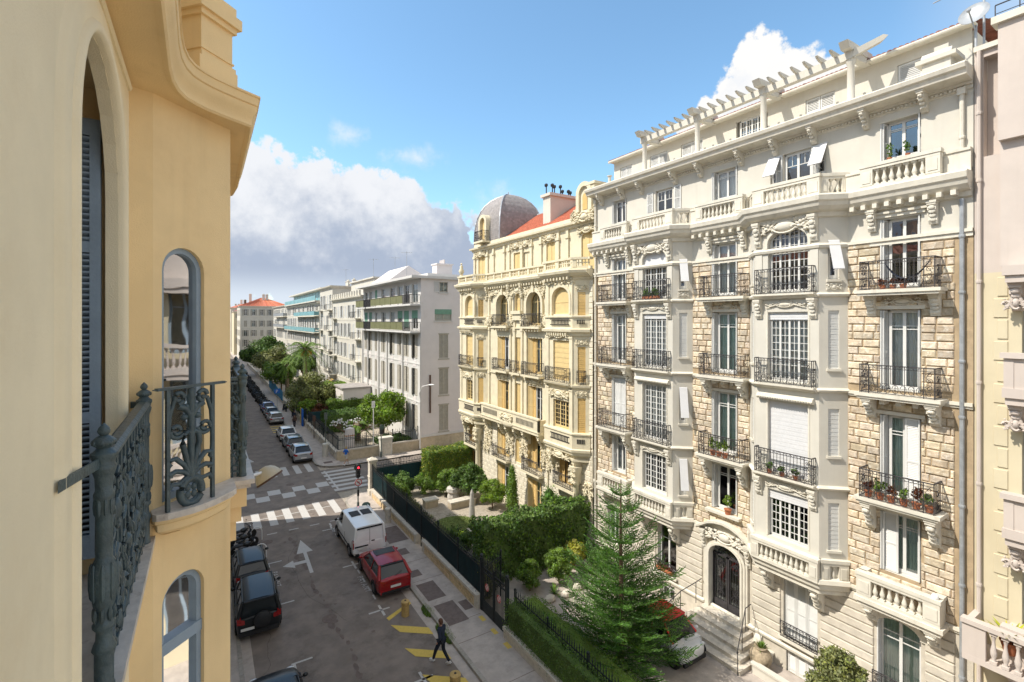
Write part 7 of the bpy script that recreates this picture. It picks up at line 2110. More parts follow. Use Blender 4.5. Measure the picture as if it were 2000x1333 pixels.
# white hoops of the cycle stand near our side
for i, (y) in enumerate((34.4, 31.7)):
 o = thing('bike_hoop', ['white bicycle hoop at the far end of the motorcycle bay', 'white bicycle hoop beside the black small car'][i], 'bike rack', (2.75, y, 0)); s = MB()
 s.tube([(-.3, 0, 0), (-.3, 0, .55)] + [(-.3 * math.cos(PI * t / 8), 0, .55 + .3 * math.sin(PI * t / 8)) for t in range(9)] + [(.3, 0, .55), (.3, 0, 0)], .03, 8); s.obj('hoop', 'signwhite', o, 60)
# weeds in the gutter
def tufts(name, spots, m, n=60, h=.18, seed=1):
 rn = random.Random(seed); s = MB()
 for x, y, z, r in spots:
  for i in range(int(n)):
   a_, d_ = rn.uniform(0, 2 * PI), r * math.sqrt(rn.random()); px, py = x + d_ * math.cos(a_), y + d_ * math.sin(a_) * 2.2
   l = h * rn.uniform(.4, 1); t = rn.uniform(0, 2 * PI); dx, dy = .5 * l * math.cos(t), .5 * l * math.sin(t)
   s.add([(px - .02, py, z), (px + .02, py + .01, z), (px + dx, py + dy, z + l)], [(0, 1, 2)])
 return tag(s.obj(name, m), kind='stuff')


tufts('weeds', [(8.95, 21.6, 0, .22), (8.98, 19.9, 0, .25), (8.98, 19.3, 0, .2)], 'leaf_mid', 420, .22)

# ================================================================ VEHICLES
def loft(s, rings, m=None, cap=True):
 n = len(rings[0]); o = []
 for r_ in rings: o += r_
 fs = [(i * n + j, i * n + (j + 1) % n, (i + 1) * n + (j + 1) % n, (i + 1) * n + j) for i in range(len(rings) - 1) for j in range(n)]
 if cap: fs += [tuple(range(n - 1, -1, -1)), tuple(range((len(rings) - 1) * n, len(rings) * n))]
 s.add(o, fs, m)


def wheel_meshes(r, w):
 def mk():
  q = MB(Matrix.Rotation(PI / 2, 4, 'Y')); q.lathe([(r * .62, -w / 2), (r * .93, -w / 2), (r, -w * .36), (r, w * .36), (r * .93, w / 2), (r * .62, w / 2)], 22); t = q.mesh('wheel', 'rubber', 40)
  q = MB(Matrix.Rotation(PI / 2, 4, 'Y')); q.lathe([(0, w * .40), (r * .14, w * .42), (r * .16, w * .36), (r * .6, w * .38), (r * .64, w * .5)], 22)
  for k in range(5):
   a_ = 2 * PI * k / 5; q.M = Matrix.Rotation(PI / 2, 4, 'Y') @ Matrix.Rotation(a_, 4, 'Z'); q.box(r * .1, -r * .07, w * .38, r * .6, r * .07, w * .46)
  return t, q.mesh('rim', 'rim', 40)
 return memo(('wh', r, w), mk)


def car(label, loc, rz, L_=4.3, W_=1.78, H_=1.46, paint='silver', belt=.92, hood=.86, cf=(.18, .30), cr=(-.50, -.40), tail=.95, nose=.62, cat='car', group=None, sunroof=False, spare=False, van=False, lights='taillight', name='parked_car', roofpaint=None, glassm='glass_dark', arch='plastic', roofrack=False):
 """front is +y. cf/cr: base and top of the windscreen / rear window as fractions of the length from the centre"""
 o = thing(name, label, cat, loc, rz, group)
 hw = W_ / 2; hl = L_ / 2
 st = [(-hl, .34, tail * .90, .86), (-hl + .06, .24, tail * .96, .93), (-hl + .3, .2, tail, .985), (-L_ * .28, .2, max(tail, belt), 1.0), (0, .2, belt, 1.0), (L_ * cf[0], .2, belt - .01, 1.0),
          (L_ * (cf[0] + .12), .2, hood, .99), (hl - .45, .2, (hood + nose) / 2 + .03, .96), (hl - .15, .24, nose + .04, .90), (hl - .02, .30, nose - .06, .78)]
 rings = []
 for y, zb, zt, f in st:
  w = hw * f; R_ = [(0, y, zb), (w * .88, y, zb), (w * .98, y, zb + .1), (w, y, (zb + zt) * .5), (w * .985, y, zt - .12), (w * .93, y, zt - .025), (w * .80, y, zt), (w * .4, y, zt + .025), (0, y, zt + .03)]
  rings.append(R_ + [(-a, b, c) for a, b, c in R_[-2:0:-1]])
 s = MB(); loft(s, rings); body = s.obj('body', paint, o, 75); sb_ = body.modifiers.new('s', 'SUBSURF'); sb_.levels = sb_.render_levels = 2
 # cabin
 f0, f1 = L_ * cf[0], L_ * (cf[0] - (cf[1] - .18)) if False else L_ * cf[1]
 r0, r1 = L_ * cr[0], L_ * cr[1]
 bw, tw = hw * .90, hw * (.84 if van else .72); zb, zt = belt - .02, H_ - .05
 s = MB(); rp = []
 n = 7
 for i in range(n):
  u = i / (n - 1); y = r1 + (f1 - r1) * u; cz = zt + .05 * math.sin(PI * (.12 + .76 * u)) ; e = 1 - .05 * abs(2 * u - 1) ** 3
  rp.append([(-tw * e, y, cz - .045), (-tw * .86 * e, y, cz - .008), (-tw * .4, y, cz + .014), (0, y, cz + .018), (tw * .4, y, cz + .014), (tw * .86 * e, y, cz - .008), (tw * e, y, cz - .045), (tw * .8 * e, y, cz - .07), (-tw * .8 * e, y, cz - .07)])
 loft(s, rp)
 # pillars
 for sg in (-1, 1):
  for (y0, y1, wd) in ((f0, f1, .055), (r0, r1, .11), ((f0 + r0) * .5 - .08 * L_ * 0, (f1 + r1) * .5, .045)):
   a = (sg * bw, y0, zb); b = (sg * tw * .985, y1, zt - .02)
   s.tube([a, b], wd * .9, 6, r2=wd * .7)
  s.tube([(sg * tw, f1, zt - .0), (sg * tw, r1, zt - .0)], .035, 6)
 s.obj('roof', roofpaint or paint, o, 60)
 def pane(nm, pts, m=glassm):
  q = MB(); q.add(pts, [tuple(range(len(pts)))]); return q.obj(nm, m, o)
 e = .02
 pane('windscreen', [(-bw, f0 + e, zb), (bw, f0 + e, zb), (tw * .97, f1 + e, zt), (-tw * .97, f1 + e, zt)])
 pane('rear_window', [(bw, r0 - e, zb), (-bw, r0 - e, zb), (-tw * .95, r1 - e, zt), (tw * .95, r1 - e, zt)]) if not van else None
 mb0, mb1 = (f0 + r0) * .5, (f1 + r1) * .5
 for sg in (-1, 1):
  if van: pane('side_window', [(sg * (bw + .01), f0 - .05, zb + .05), (sg * (bw + .01), f0 - 1.1, zb + .05), (sg * (tw + .03), f0 - 1.1, zt - .22), (sg * (tw + .03), f1 - .1, zt - .22)])
  else:
   pane('side_window', [(sg * bw, f0, zb), (sg * bw, mb0 + .03, zb), (sg * tw, mb1 + .03, zt - .02), (sg * tw, f1, zt - .02)]); pane('side_window', [(sg * bw, mb0 - .03, zb), (sg * bw, r0 + .02, zb), (sg * tw, r1 + .02, zt - .02), (sg * tw, mb1 - .03, zt - .02)])
 if van:
  s = MB(); y0, y1 = -hl + .03, f0 - 1.15
  for sg in (-1, 1): s.add([(sg * hw * .985, y1, zb - .05), (sg * hw * .985, y0, zb - .05), (sg * tw * 1.0, y0 + .03, zt), (sg * tw * 1.0, y1, zt)], [(0, 1, 2, 3)])
  s.add([(-hw * .975, y0 - .01, .5), (hw * .975, y0 - .01, .5), (hw * .975, y0 - .01, zb), (tw, y0 + .03, zt), (-tw, y0 + .03, zt), (-hw * .975, y0 - .01, zb)], [(0, 1, 2, 3, 4, 5)])
  s.obj('side_panel', paint, o)
  s = MB(); s.box(-tw * .9, y0 - .02, zt - .12, tw * .9, y0 + .0, zt - .03); s.box(-.006, y0 - .025, .55, .006, y0 - .01, zt - .15); s.box(.1, y0 - .04, 1.0, .28, y0 - .01, 1.05); s.box(-hw * .9, y0 - .035, .78, -hw * .1, y0 - .01, .86); s.obj('door_trim', 'plastic', o)
  for a, b in ((-.62, -.06), (.06, .62)): s = MB(); s.box(a, f1 - 1.6, H_ + .02, b, f1 - .75, H_ + .035); s.obj('roof_panel', 'plastic', o)
  s = MB(); s.tube([(-hw * 1.0, -hl + .5, .62), (-hw * 1.01, f0, .62)], .03, 5); s.tube([(hw * 1.0, -hl + .5, .62), (hw * 1.01, f0, .62)], .03, 5); s.obj('rub_strip', 'plastic', o)
 if sunroof: s = MB(); s.add([(-tw * .8, f1 - .05, H_ + .008), (tw * .8, f1 - .05, H_ + .008), (tw * .8, f1 - L_ * .17, H_ + .022), (-tw * .8, f1 - L_ * .17, H_ + .022)], [(0, 1, 2, 3)]); s.obj('sunroof', 'black', o)
 q = MB(); q.M = Matrix.Identity(4)
 rw = .33 if H_ > 1.6 else .31
 t_, ri = wheel_meshes(rw, .22)
 for sg in (-1, 1):
  for y in (-L_ * .31, L_ * .315):
   wv = put('wheel', t_, o, loc=(sg * (hw - .10), y, rw), rot=(0, 0, 0 if sg > 0 else PI)); put('rim', ri, wv)
   s = MB(Matrix.Translation((sg * (hw + .004), y, rw + .01))); pts = [(0, (rw + .05) * math.cos(PI * k / 10), (rw + .05) * math.sin(PI * k / 10)) for k in range(11)]; s.tube(pts, .03, 6); s.box(-.01 if sg > 0 else -.002, -rw - .02, -.12, .002 if sg > 0 else .01, rw + .02, rw * .75); s.obj('wheel_arch', arch, o)
  s = MB(); 
  if van: s.box(sg * hw * .955, -hl - .02, .75, sg * hw * 1.005, -hl + .12, 1.25)
  else: s.add([(sg * hw * .62, -hl - .015, tail * .72), (sg * hw * .88, -hl + .02, tail * .72), (sg * hw * .99, -hl + .28, tail * .80), (sg * hw * .985, -hl + .28, tail * .92), (sg * hw * .88, -hl + .03, tail * .95), (sg * hw * .62, -hl + .0, tail * .88)], [(0, 1, 4, 5), (1, 2, 3, 4)])
  if spare: s.box(sg * hw * .78, -hl - .03, .82, sg * hw * .95, -hl + .05, 1.12)
  s.obj('tail_light', lights, o)
  s = MB(); s.ball((sg * hw * .70, hl - .14, nose - .02), (.17, .10, .07), 10, 6); s.obj('headlight', 'headlight', o, 60)
  s = MB(); s.ball((sg * (hw + .09), f0 - .12, belt + .06), (.10, .07, .075), 10, 6); s.tube([(sg * hw * .9, f0 - .12, belt), (sg * (hw + .05), f0 - .12, belt + .04)], .02, 5); s.obj('mirror', paint if paint != 'vanwhite' else 'plastic', o, 60)
  s = MB(); s.box(sg * (hw * .995), mb0 + .12, belt - .13, sg * (hw + .02), mb0 + .28, belt - .105); s.box(sg * (hw * .995), mb0 - .62, belt - .13, sg * (hw + .02), mb0 - .46, belt - .105); s.obj('door_handle', paint, o) if not van else None
  s = MB(); 
  for yy in (mb0, f0 - .15, r0 + .35): s.box(sg * hw * .99, yy - .004, .3, sg * (hw + .002), yy + .004, belt - .03)
  s.obj('door_joint', 'plastic', o)
 s = MB(); s.box(-hw * .86, -hl - .035, .28, hw * .86, -hl + .1, .44); s.box(-hw * .8, hl - .12, .22, hw * .8, hl + .0, .36); s.obj('bumper', 'plastic' if paint != 'red' else paint, o)
 s = MB(); pz = .52 if not van else .66; px = -.45 if van or spare else 0; s.box(px - .26, -hl - .05, pz, px + .26, -hl - .03, pz + .11); s.obj('number_plate', 'plate', o)
 if not van:
  s = MB(); s.box(-hw * .8, -hl - .045, .27, hw * .8, -hl + .05, .40); s.box(-tw * .9, r1 - .10, zt - .035, tw * .9, r1 + .04, zt + .01); s.box(-.28, -hl - .02, tail * .80, .28, -hl + .0, tail * .82); s.obj('rear_trim', 'plastic', o)
  s = MB(); s.tube([(0, r0 + .02, zb + .1), (.42, r0 - .01 + (r1 - r0) * .3, zb + .22)], .01, 4); s.obj('rear_wiper', 'plastic', o)
 if spare:
  s = MB(Matrix.Translation((.12, -hl - .12, .88)) @ Matrix.Rotation(PI / 2, 4, 'X')); s.lathe([(0, .1), (.24, .1), (.34, .05), (.35, -.06), (.3, -.1)], 22); s.obj('spare_wheel', 'plastic', o, 40)
 if roofrack: 
  s = MB()
  for sg in (-1, 1): s.tube([(sg * tw * .95, f1 - .1, H_ + .04), (sg * tw * .95, r1 + .1, H_ + .04)], .02, 6)
  s.obj('roof_rail', 'plastic', o)
 return o


car('white panel van with two grey roof panels parked at the kerb behind the crossing', (8.13, 30.75, 0), 0, 4.95, 1.92, 1.96, 'vanwhite', belt=1.12, hood=1.02, cf=(.30, .16), cr=(-.495, -.488), tail=1.12, nose=.78, cat='van', van=True, name='parked_van')
car('red hatchback with dark sunroof parked behind the white van', (8.15, 25.85, 0), R(-1), 4.3, 1.80, 1.46, 'red', sunroof=True, cf=(.22, .06), cr=(-.475, -.345), tail=.98)
car('black off-road car with a spare wheel on its rear door on the left side', (2.08, 25.75, 0), R(-2), 4.0, 1.80, 1.75, 'black', belt=1.08, hood=1.03, cf=(.20, .10), cr=(-.49, -.465), tail=1.08, nose=.86, spare=True)
car('small black hatchback parked ahead of the black off-road car', (2.05, 29.8, 0), 0, 3.75, 1.64, 1.46, 'black', cf=(.24, .10), cr=(-.47, -.40), tail=1.0)
car('black estate car nearest to us at the bottom, cut off by the frame', (2.12, 18.1, 0), 0, 4.4, 1.78, 1.45, 'black', cf=(.22, .08), cr=(-.47, -.40))
car('silver crossover parked first beyond the crossing', (8.1, 52.6, 0), 0, 4.35, 1.8, 1.56, 'silver', belt=1.0, hood=.95, cf=(.22, .06), cr=(-.46, -.30), tail=1.06)
car('dark grey hatchback parked second beyond the crossing', (8.1, 57.2, 0), 0, 4.2, 1.78, 1.48, 'greycar', cf=(.22, .06), cr=(-.46, -.36), sunroof=True)
car('white hatchback parked third beyond the crossing, before the yellow hatching', (8.1, 62.4, 0), 0, 4.2, 1.76, 1.48, 'whitecar', cf=(.22, .06), cr=(-.46, -.36))
car('pale silver estate car just past the yellow hatching', (8.1, 73.2, 0), 0, 4.4, 1.78, 1.5, 'silver', cf=(.22, .06), cr=(-.48, -.40), tail=1.0)
car('grey hatchback between the pale silver estate and the blue car', (8.1, 77.9, 0), 0, 4.1, 1.76, 1.48, 'greycar', cf=(.22, .06), cr=(-.46, -.36))
car('bright blue small car at the near end of the motorcycle row', (8.1, 82.6, 0), 0, 4.0, 1.74, 1.5, 'bluecar', cf=(.22, .06), cr=(-.46, -.36))
sm = car('tiny red and white two-seater parked under the conifer by the steps', (16.55, 13.7, 0), PI, 2.65, 1.62, 1.55, 'whitecar', belt=.95, hood=.9, cf=(.30, .08), cr=(-.48, -.40), nose=.74, roofpaint='smartred')
s = MB(); s.box(-.6, -.75, 1.505, .6, .35, 1.56); s.obj('roof_skin', 'smartred', sm)


def motorbike(label, loc, rz, kind=0, group=None, lean=8):
 o = thing('motorcycle' if kind == 0 else 'scooter', label, 'motorcycle' if kind == 0 else 'scooter', loc, rz, group)
 r = .31 if kind == 0 else .24; wb = .68
 def mk():
  q = MB(Matrix.Rotation(PI / 2, 4, 'Y')); q.lathe([(r * .78, -.05), (r * .95, -.055), (r, 0), (r * .95, .055), (r * .78, .05)], 18); t = q.mesh('wheel', 'rubber', 50)
  q = MB(Matrix.Rotation(PI / 2, 4, 'Y')); q.lathe([(.0, -.03), (r * .2, -.03), (r * .2, .03), (0, .03)], 10)
  for k in range(6): a_ = PI * k / 3; q.tube([(0, 0, 0), (r * .8 * math.cos(a_), r * .8 * math.sin(a_), 0)], .012, 4)
  q.tube([(r * .8 * math.cos(a), r * .8 * math.sin(a), 0) for a in [2 * PI * k / 18 for k in range(18)]], .018, 4, close=True)
  w = (t, q.mesh('rim', 'rim'))
  q = MB()
  if kind == 0:
   q.ball((0, .12, .78), (.15, .26, .14), 10, 7); q.ball((0, .02, .42), (.17, .22, .18), 8, 6); q.tube([(0, .42, .8), (0, .1, .55), (0, -.3, .6)], .04, 6); q.tube([(.12, -.1, .3), (.14, -.75, .38)], .045, 7); q.box(-.09, -.72, .66, .09, -.5, .74)
  else:
   q.extx([(.42, .35), (.50, .95), (.44, .97), (.30, .38), (-.05, .32), (-.15, .62), (-.72, .78), (-.78, .62), (-.62, .34), (-.2, .22), (.3, .22)], -.17, .17); q.ball((0, .48, .62), (.2, .1, .28), 8, 6)
  b = q.mesh('body', 'black', 50)
  q = MB(); q.ball((0, -.36, .80), (.14, .38, .07), 10, 6); st_ = q.mesh('seat', 'plastic', 60)
  q = MB(); q.tube([(-.34, .36, 1.02), (-.2, .42, .98), (.2, .42, .98), (.34, .36, 1.02)], .018, 6); q.tube([(0, .45, .98), (0, wb, r)], .035, 6); q.tube([(.1, -.2, .35), (.1, -wb, r)], .025, 5); q.tube([(-.1, -.2, .35), (-.1, -wb, r)], .025, 5)
  for sg in (-1, 1): q.tube([(sg * .28, .40, 1.0), (sg * .32, .44, 1.2)], .008, 4); q.ball((sg * .33, .44, 1.22), (.06, .015, .04), 6, 4)
  hb = q.mesh('handlebar', 'plastic', 50)
  q = MB(); q.ball((0, .52, .88), (.09, .05, .09), 8, 6); hl_ = q.mesh('headlight', 'headlight', 60)
  q = MB(); q.add([(-.2, .5, 1.0), (.2, .5, 1.0), (.15, .36, 1.4), (-.15, .36, 1.4)], [(0, 1, 2, 3)]); ws = q.mesh('windshield', 'glass')
  return w, b, st_, hb, hl_, ws
 (t, ri), b, st_, hb, hl_, ws = memo(('mb', kind), mk)
 for y in (-wb, wb): w = put('wheel', t, o, loc=(0, y, r)); put('rim', ri, w)
 put('body', b, o); put('seat', st_, o); put('handlebar', hb, o); put('headlight', hl_, o)
 if kind == 1: put('windshield', ws, o)
 o.rotation_euler = (0, R(lean), rz)
 return o


motorbike('dark motorcycle with a pale tank at the far end of our motorcycle bay', (1.9, 34.6, 0), R(-62), 0)
motorbike('black motorcycle in the middle of our motorcycle bay', (1.85, 33.5, 0), R(-75), 0)
motorbike('black motorcycle next to the small black hatchback', (1.95, 32.4, 0), R(-80), 0)
protos = [None, None]
rn = random.Random(5)
for k in (0, 1):
 protos[k] = motorbike('', (8.2, 86.2 + k * 1.1, 0), R(-70), k, 'two-wheelers parked in a long row beyond the blue car')
tr = [tree_of(p) for p in protos]
cl = ['naked black motorcycle', 'dark scooter with a windshield']
for i in range(34):
 k = (i * 7 // 3) % 2; y = 86.2 + i * 1.75
 r_ = protos[k] if i < 2 and False else copytree(protos[k], (8.15 + rn.uniform(-.2, .2), y + rn.uniform(-.2, .2), 0), 0, cl[k] + ' parked in the long row beyond the blue car', tree=tr[k])
 r_.rotation_euler = (0, R(rn.uniform(5, 10)), R(-70 + rn.uniform(-8, 8)))
for k in (0, 1):
 for c, subs in tr[k]:
  for g_ in subs: bpy.data.objects.remove(g_)
  bpy.data.objects.remove(c)
 bpy.data.objects.remove(protos[k])

# ================================================================ PLANTS
def leafmesh(name, P, N, size, m, seed=0, aspect=1.7, droop=0):
 """one quad per leaf: P centres, N outward normals"""
 rg = np.random.default_rng(seed); n = len(P)
 a = rg.normal(size=(n, 3)); a /= np.linalg.norm(a, axis=1)[:, None]
 nn = N * .9 + rg.normal(size=(n, 3)) * .55; nn /= np.linalg.norm(nn, axis=1)[:, None]
 u = np.cross(nn, a); u /= np.linalg.norm(u, axis=1)[:, None] + 1e-9
 if droop: u[:, 2] -= droop; u /= np.linalg.norm(u, axis=1)[:, None]
 v = np.cross(nn, u)
 s = size * rg.uniform(.6, 1.3, (n, 1)); l = u * s * aspect; w = v * s * .5
 V = np.stack([P - l * .5, P + w, P + l * .5, P - w], 1).reshape(-1, 3)
 me = bpy.data.meshes.new(name)
 me.vertices.add(4 * n); me.vertices.foreach_set('co', V.astype(np.float32).ravel())
 me.loops.add(4 * n); me.loops.foreach_set('vertex_index', np.arange(4 * n, dtype=np.int32))
 me.polygons.add(n); me.polygons.foreach_set('loop_start', np.arange(0, 4 * n, 4, dtype=np.int32)); me.polygons.foreach_set('loop_total', np.full(n, 4, dtype=np.int32))
 me.materials.append(MT[m]); me.update(calc_edges=True); me.validate()
 return me


def crown_pts(blobs, n, seed=0, shell=.45):
 rg = np.random.default_rng(seed); b = np.array(blobs, float)
 vol = (b[:, 3] * b[:, 4] * b[:, 5]) ** .7; k = rg.choice(len(b), n, p=vol / vol.sum())
 d = rg.normal(size=(n, 3)); d /= np.linalg.norm(d, axis=1)[:, None]
 r = rg.uniform(0, 1, (n, 1)) ** (shell * .6) * rg.uniform(.85, 1.1, (n, 1))
 P = b[k, :3] + d * r * b[k, 3:6]
 return P, d


def plant(name, label, cat, loc, blobs, n, size, m, seed=0, trunk=None, group=None, aspect=1.7, core=.72, extra=None):
 o = thing(name, label, cat, loc, 0, group)
 P, N = crown_pts(blobs, n, seed)
 put('crown' if trunk else 'foliage', leafmesh('foliage', P, N, size, m, seed, aspect), o)
 if core:
  s = MB()
  for b in blobs: s.ball(b[:3], (b[3] * core, b[4] * core, b[5] * core), 8, 6)
  tag(s.obj('inner_foliage', m, o), kind='stuff')
 if trunk:
  s = MB()
  for pts, r0, r1 in trunk: s.tube(pts, r0, 7, r2=r1)
  s.obj('trunk', 'bark', o, 60)
 if extra: extra(o)
 return o


def clumps(cx, cy, cz, rx, ry, rz, n, seed, k=.42):
 rn = random.Random(seed); out = [(cx, cy, cz, rx * .72, ry * .72, rz * .72)]
 for i in range(n):
  a_, b_ = rn.uniform(0, 2 * PI), math.asin(rn.uniform(-.75, 1)); q = k * rn.uniform(.7, 1.25)
  out.append((cx + rx * .72 * math.cos(a_) * math.cos(b_), cy + ry * .72 * math.sin(a_) * math.cos(b_), cz + rz * .72 * math.sin(b_), rx * q, ry * q, rz * q))
 return out


def hedge(label, x0, x1, y0, y1, z0, z1, m, n, size=.06, seed=0, wob=.12, cat='hedge', bumps=(), m2=None):
 o = thing('clipped_hedge', label, cat, ((x0 + x1) / 2, (y0 + y1) / 2, 0)); rg = np.random.default_rng(seed)
 X, Y, Z = x1 - x0, y1 - y0, z1 - z0
 areas = np.array([X * Y, Y * Z, Y * Z, X * Z, X * Z]); k = rg.choice(5, n, p=areas / areas.sum()); u = rg.uniform(-.5, .5, (n, 3)); N = np.zeros((n, 3))
 for f, (ax, v) in enumerate(((2, .5), (0, -.5), (0, .5), (1, -.5), (1, .5))):
  q = k == f; u[q, ax] = v; N[q, ax] = np.sign(v)
 P = u * np.array([X, Y, Z]) + np.array([0, 0, (z0 + z1) / 2])
 w = np.sin(P[:, 0:1] * 2.3 + P[:, 2:3] * 1.7 + seed) * np.cos(P[:, 1:2] * 2.9 + 1) * wob + rg.normal(size=(n, 1)) * .03
 P = P + N * w + rg.normal(size=(n, 3)) * .035
 put('foliage', leafmesh('foliage', P, N, size, m, seed, 1.5), o)
 if m2: 
  q = rg.choice(n, n // 4); put('foliage', leafmesh('foliage', P[q] + N[q] * .04, N[q], size, m2, seed + 5, 1.5), o)
 s = MB(); s.box(-X / 2 + .1, -Y / 2 + .1, z0, X / 2 - .1, Y / 2 - .1, z1 - .1); tag(s.obj('inner_foliage', m, o), kind='stuff')
 return o


hedge('long tall hedge of glossy leaves dividing the two gardens', 12.1, 19.3, 21.9, 23.2, .1, 3.1, 'leaf_dark', 15000, .10, 1, .22, m2='leaf_mid')
hedge('tall clipped hedge at the side street beyond the corner pillar, left of the ornate building', 15.3, 19.4, 36.9, 38.4, .1, 3.1, 'leaf_mid', 10000, .08, 2, .14, m2='leaf_yellow')
hedge('dark clipped hedge on the street wall in front of the spiked fence', 11.0, 11.48, 3.5, 17.85, .5, 1.7, 'leaf_dark', 26000, .035, 3, .05, m2='leaf_mid')
hedge('clipped green hedge on the courtyard side of the spiked fence', 11.6, 12.7, 3.5, 18.0, .2, 1.5, 'leaf_mid', 26000, .04, 4, .08)
hedge('small clipped block of hedge inside the fence left of the gate', 11.3, 12.0, 20.5, 21.3, .3, 1.9, 'leaf_olive', 3500, .05, 5, .06)
hedge('domed dark hedge in the far corner garden', 12.5, 17.5, 62, 65, .1, 2.3, 'leaf_dark', 6000, .13, 6, .3)
hedge('low far hedge under the trees beside the white annex', 13.8, 18.5, 66.8, 68.5, .1, 3.2, 'leaf_mid', 5000, .14, 7, .3)
hedge('bright square hedge in front of the crenellated house', 14.8, 18.0, 73, 78, .1, 4.4, 'leaf_bright', 5000, .16, 8, .3)


def ball_bush(label, x, y, z, r, m, n, size, seed, stem=False, name='topiary_ball'):
 tk = [([(0, 0, 0), (0, 0, z)], .06, .05)] if stem else [([(0, 0, 0), (0, 0, z)], .05, .04)]
 return plant(name, label, 'bush', (x, y, 0), clumps(0, 0, z, r * 1.06, r * 1.06, r, 26, seed, .26), int(n * 1.7), size, m, seed, trunk=tk, core=.6)


ball_bush('clipped round bush left of the pair beyond the driveway gate', 14.1, 20.5, .85, .75, 'leaf_mid', 3500, .05, 11)
ball_bush('clipped round bush right of the pair beyond the driveway gate', 15.9, 20.4, .95, .85, 'leaf_mid', 4000, .05, 12)
ball_bush('yellow-leaved shrub beside the clipped round bushes', 17.4, 20.9, 1.0, .7, 'leaf_yellow', 2200, .07, 13, name='shrub')
ball_bush('round-headed shrub with russet tips in front of the right-hand bay, cut by the frame', 16.85, 7.35, 2.6, .92, 'leaf_olive', 6500, .055, 14, True)
ball_bush('clipped globe bush by the ornate building', 17.9, 30.9, 1.2, 1.05, 'leaf_bright', 4500, .06, 15)
ball_bush('loose dark shrub left of the clipped globe bush', 17.2, 33.4, 1.5, 1.4, 'leaf_dark', 5500, .09, 16, name='shrub')
ball_bush('second loose shrub between the big hedge and the gravel terrace', 16.4, 35.2, 1.1, 1.1, 'leaf_mid', 3500, .08, 17, name='shrub')
plant('cypress', 'narrow upright cypress against the ornate building', 'tree', (18.35, 28.9, 0), [(0, 0, 1.2, .5, .5, 1.2), (0, 0, 2.2, .42, .42, 1.2), (0, 0, 3.0, .25, .25, .8)], 4500, .06, 'leaf_mid', 18, trunk=[([(0, 0, 0), (0, 0, 2.5)], .08, .03)])
for k, (x, y, z, r, m, lb) in enumerate(((12.1, 36.8, .9, .9, 'leaf_mid', 'leafy shrub inside the fence right behind the corner pillar'), (13.3, 36.9, 1.1, 1.0, 'leaf_dark', 'dark shrub inside the side-street fence'), (12.2, 34.9, .9, .85, 'leaf_mid', 'leafy shrub behind the long black fence, second from the corner'),
                                         (12.4, 32.9, .7, .75, 'leaf_olive', 'olive shrub behind the long black fence beside the gravel'), (12.2, 30.6, .55, .6, 'leaf_olive', 'low dry shrub behind the fence near the round lawn'), (14.8, 36.4, .9, .9, 'leaf_mid', 'shrub at the foot of the tall clipped hedge'),
                                         (12.3, 25.4, .9, .9, 'leaf_dark', 'dark shrub between the fence and the long tall hedge'), (14.3, 25.3, .8, .8, 'leaf_mid', 'low shrub under the long tall hedge, garden side'), (18.4, 19.8, .7, .8, 'leaf_dark', 'dark shrub against the foot of the white building'), (16.6, 25.0, 1.1, 1.0, 'leaf_olive', 'spreading shrub behind the long tall hedge near the ornate building'),
                                         (18.7, 24.6, 1.6, 1.2, 'leaf_dark', 'tall dark shrub where the two buildings meet'))):
 plant('shrub', lb, 'bush', (x, y, 0), clumps(0, 0, z, r, r, z, 8, 30 + k), 2200, .08, m, 30 + k, core=.6)
s = MB(); s.lathe([(1.6, 0), (1.6, .04), (0, .05)], 28, (14.3, 29.6, .02)); tag(s.obj('lawn', 'grass'), kind='structure')
tufts('grass', [(14.3 + .9 * math.cos(i), 29.6 + .5 * math.sin(i * 1.7), .05, .7) for i in range(8)], 'grass', 260, .07, 7)
# agaves and spiky plants
def spiky(label, loc, n=22, l=.55, m='leaf_mid', seed=0, pot=None, cat='plant', up=.6):
 rn = random.Random(seed); o = thing('spiky_plant', label, cat, loc); s = MB()
 z0 = pot[1] if pot else 0
 for i in range(n):
  a_ = rn.uniform(0, 2 * PI); e = rn.uniform(.2, 1.2) * up + .2; d = Vector((math.cos(a_) * math.cos(e), math.sin(a_) * math.cos(e), math.sin(e))); w = Vector((-math.sin(a_), math.cos(a_), 0)) * .028 * (l / .5); ll = l * rn.uniform(.7, 1.1)
  p0 = Vector((0, 0, z0)); p1 = p0 + d * ll * .55; p2 = p0 + d * ll - Vector((0, 0, ll * .12))
  s.add([tuple(p0 - w * .5), tuple(p0 + w * .5), tuple(p1 + w), tuple(p2), tuple(p1 - w)], [(0, 1, 2, 4), (2, 3, 4)])
 s.obj('leaves', m, o)
 if pot:
  r, h, mm = pot; q = MB(); q.lathe([(r * .6, 0), (r * .75, h * .3), (r, h * .8), (r, h * .9), (r * 1.12, h * .92), (r * 1.12, h), (r * .9, h), (r * .9, h * .9), (0, h * .9)], 14); q.obj('pot', mm, o, 50)
 return o


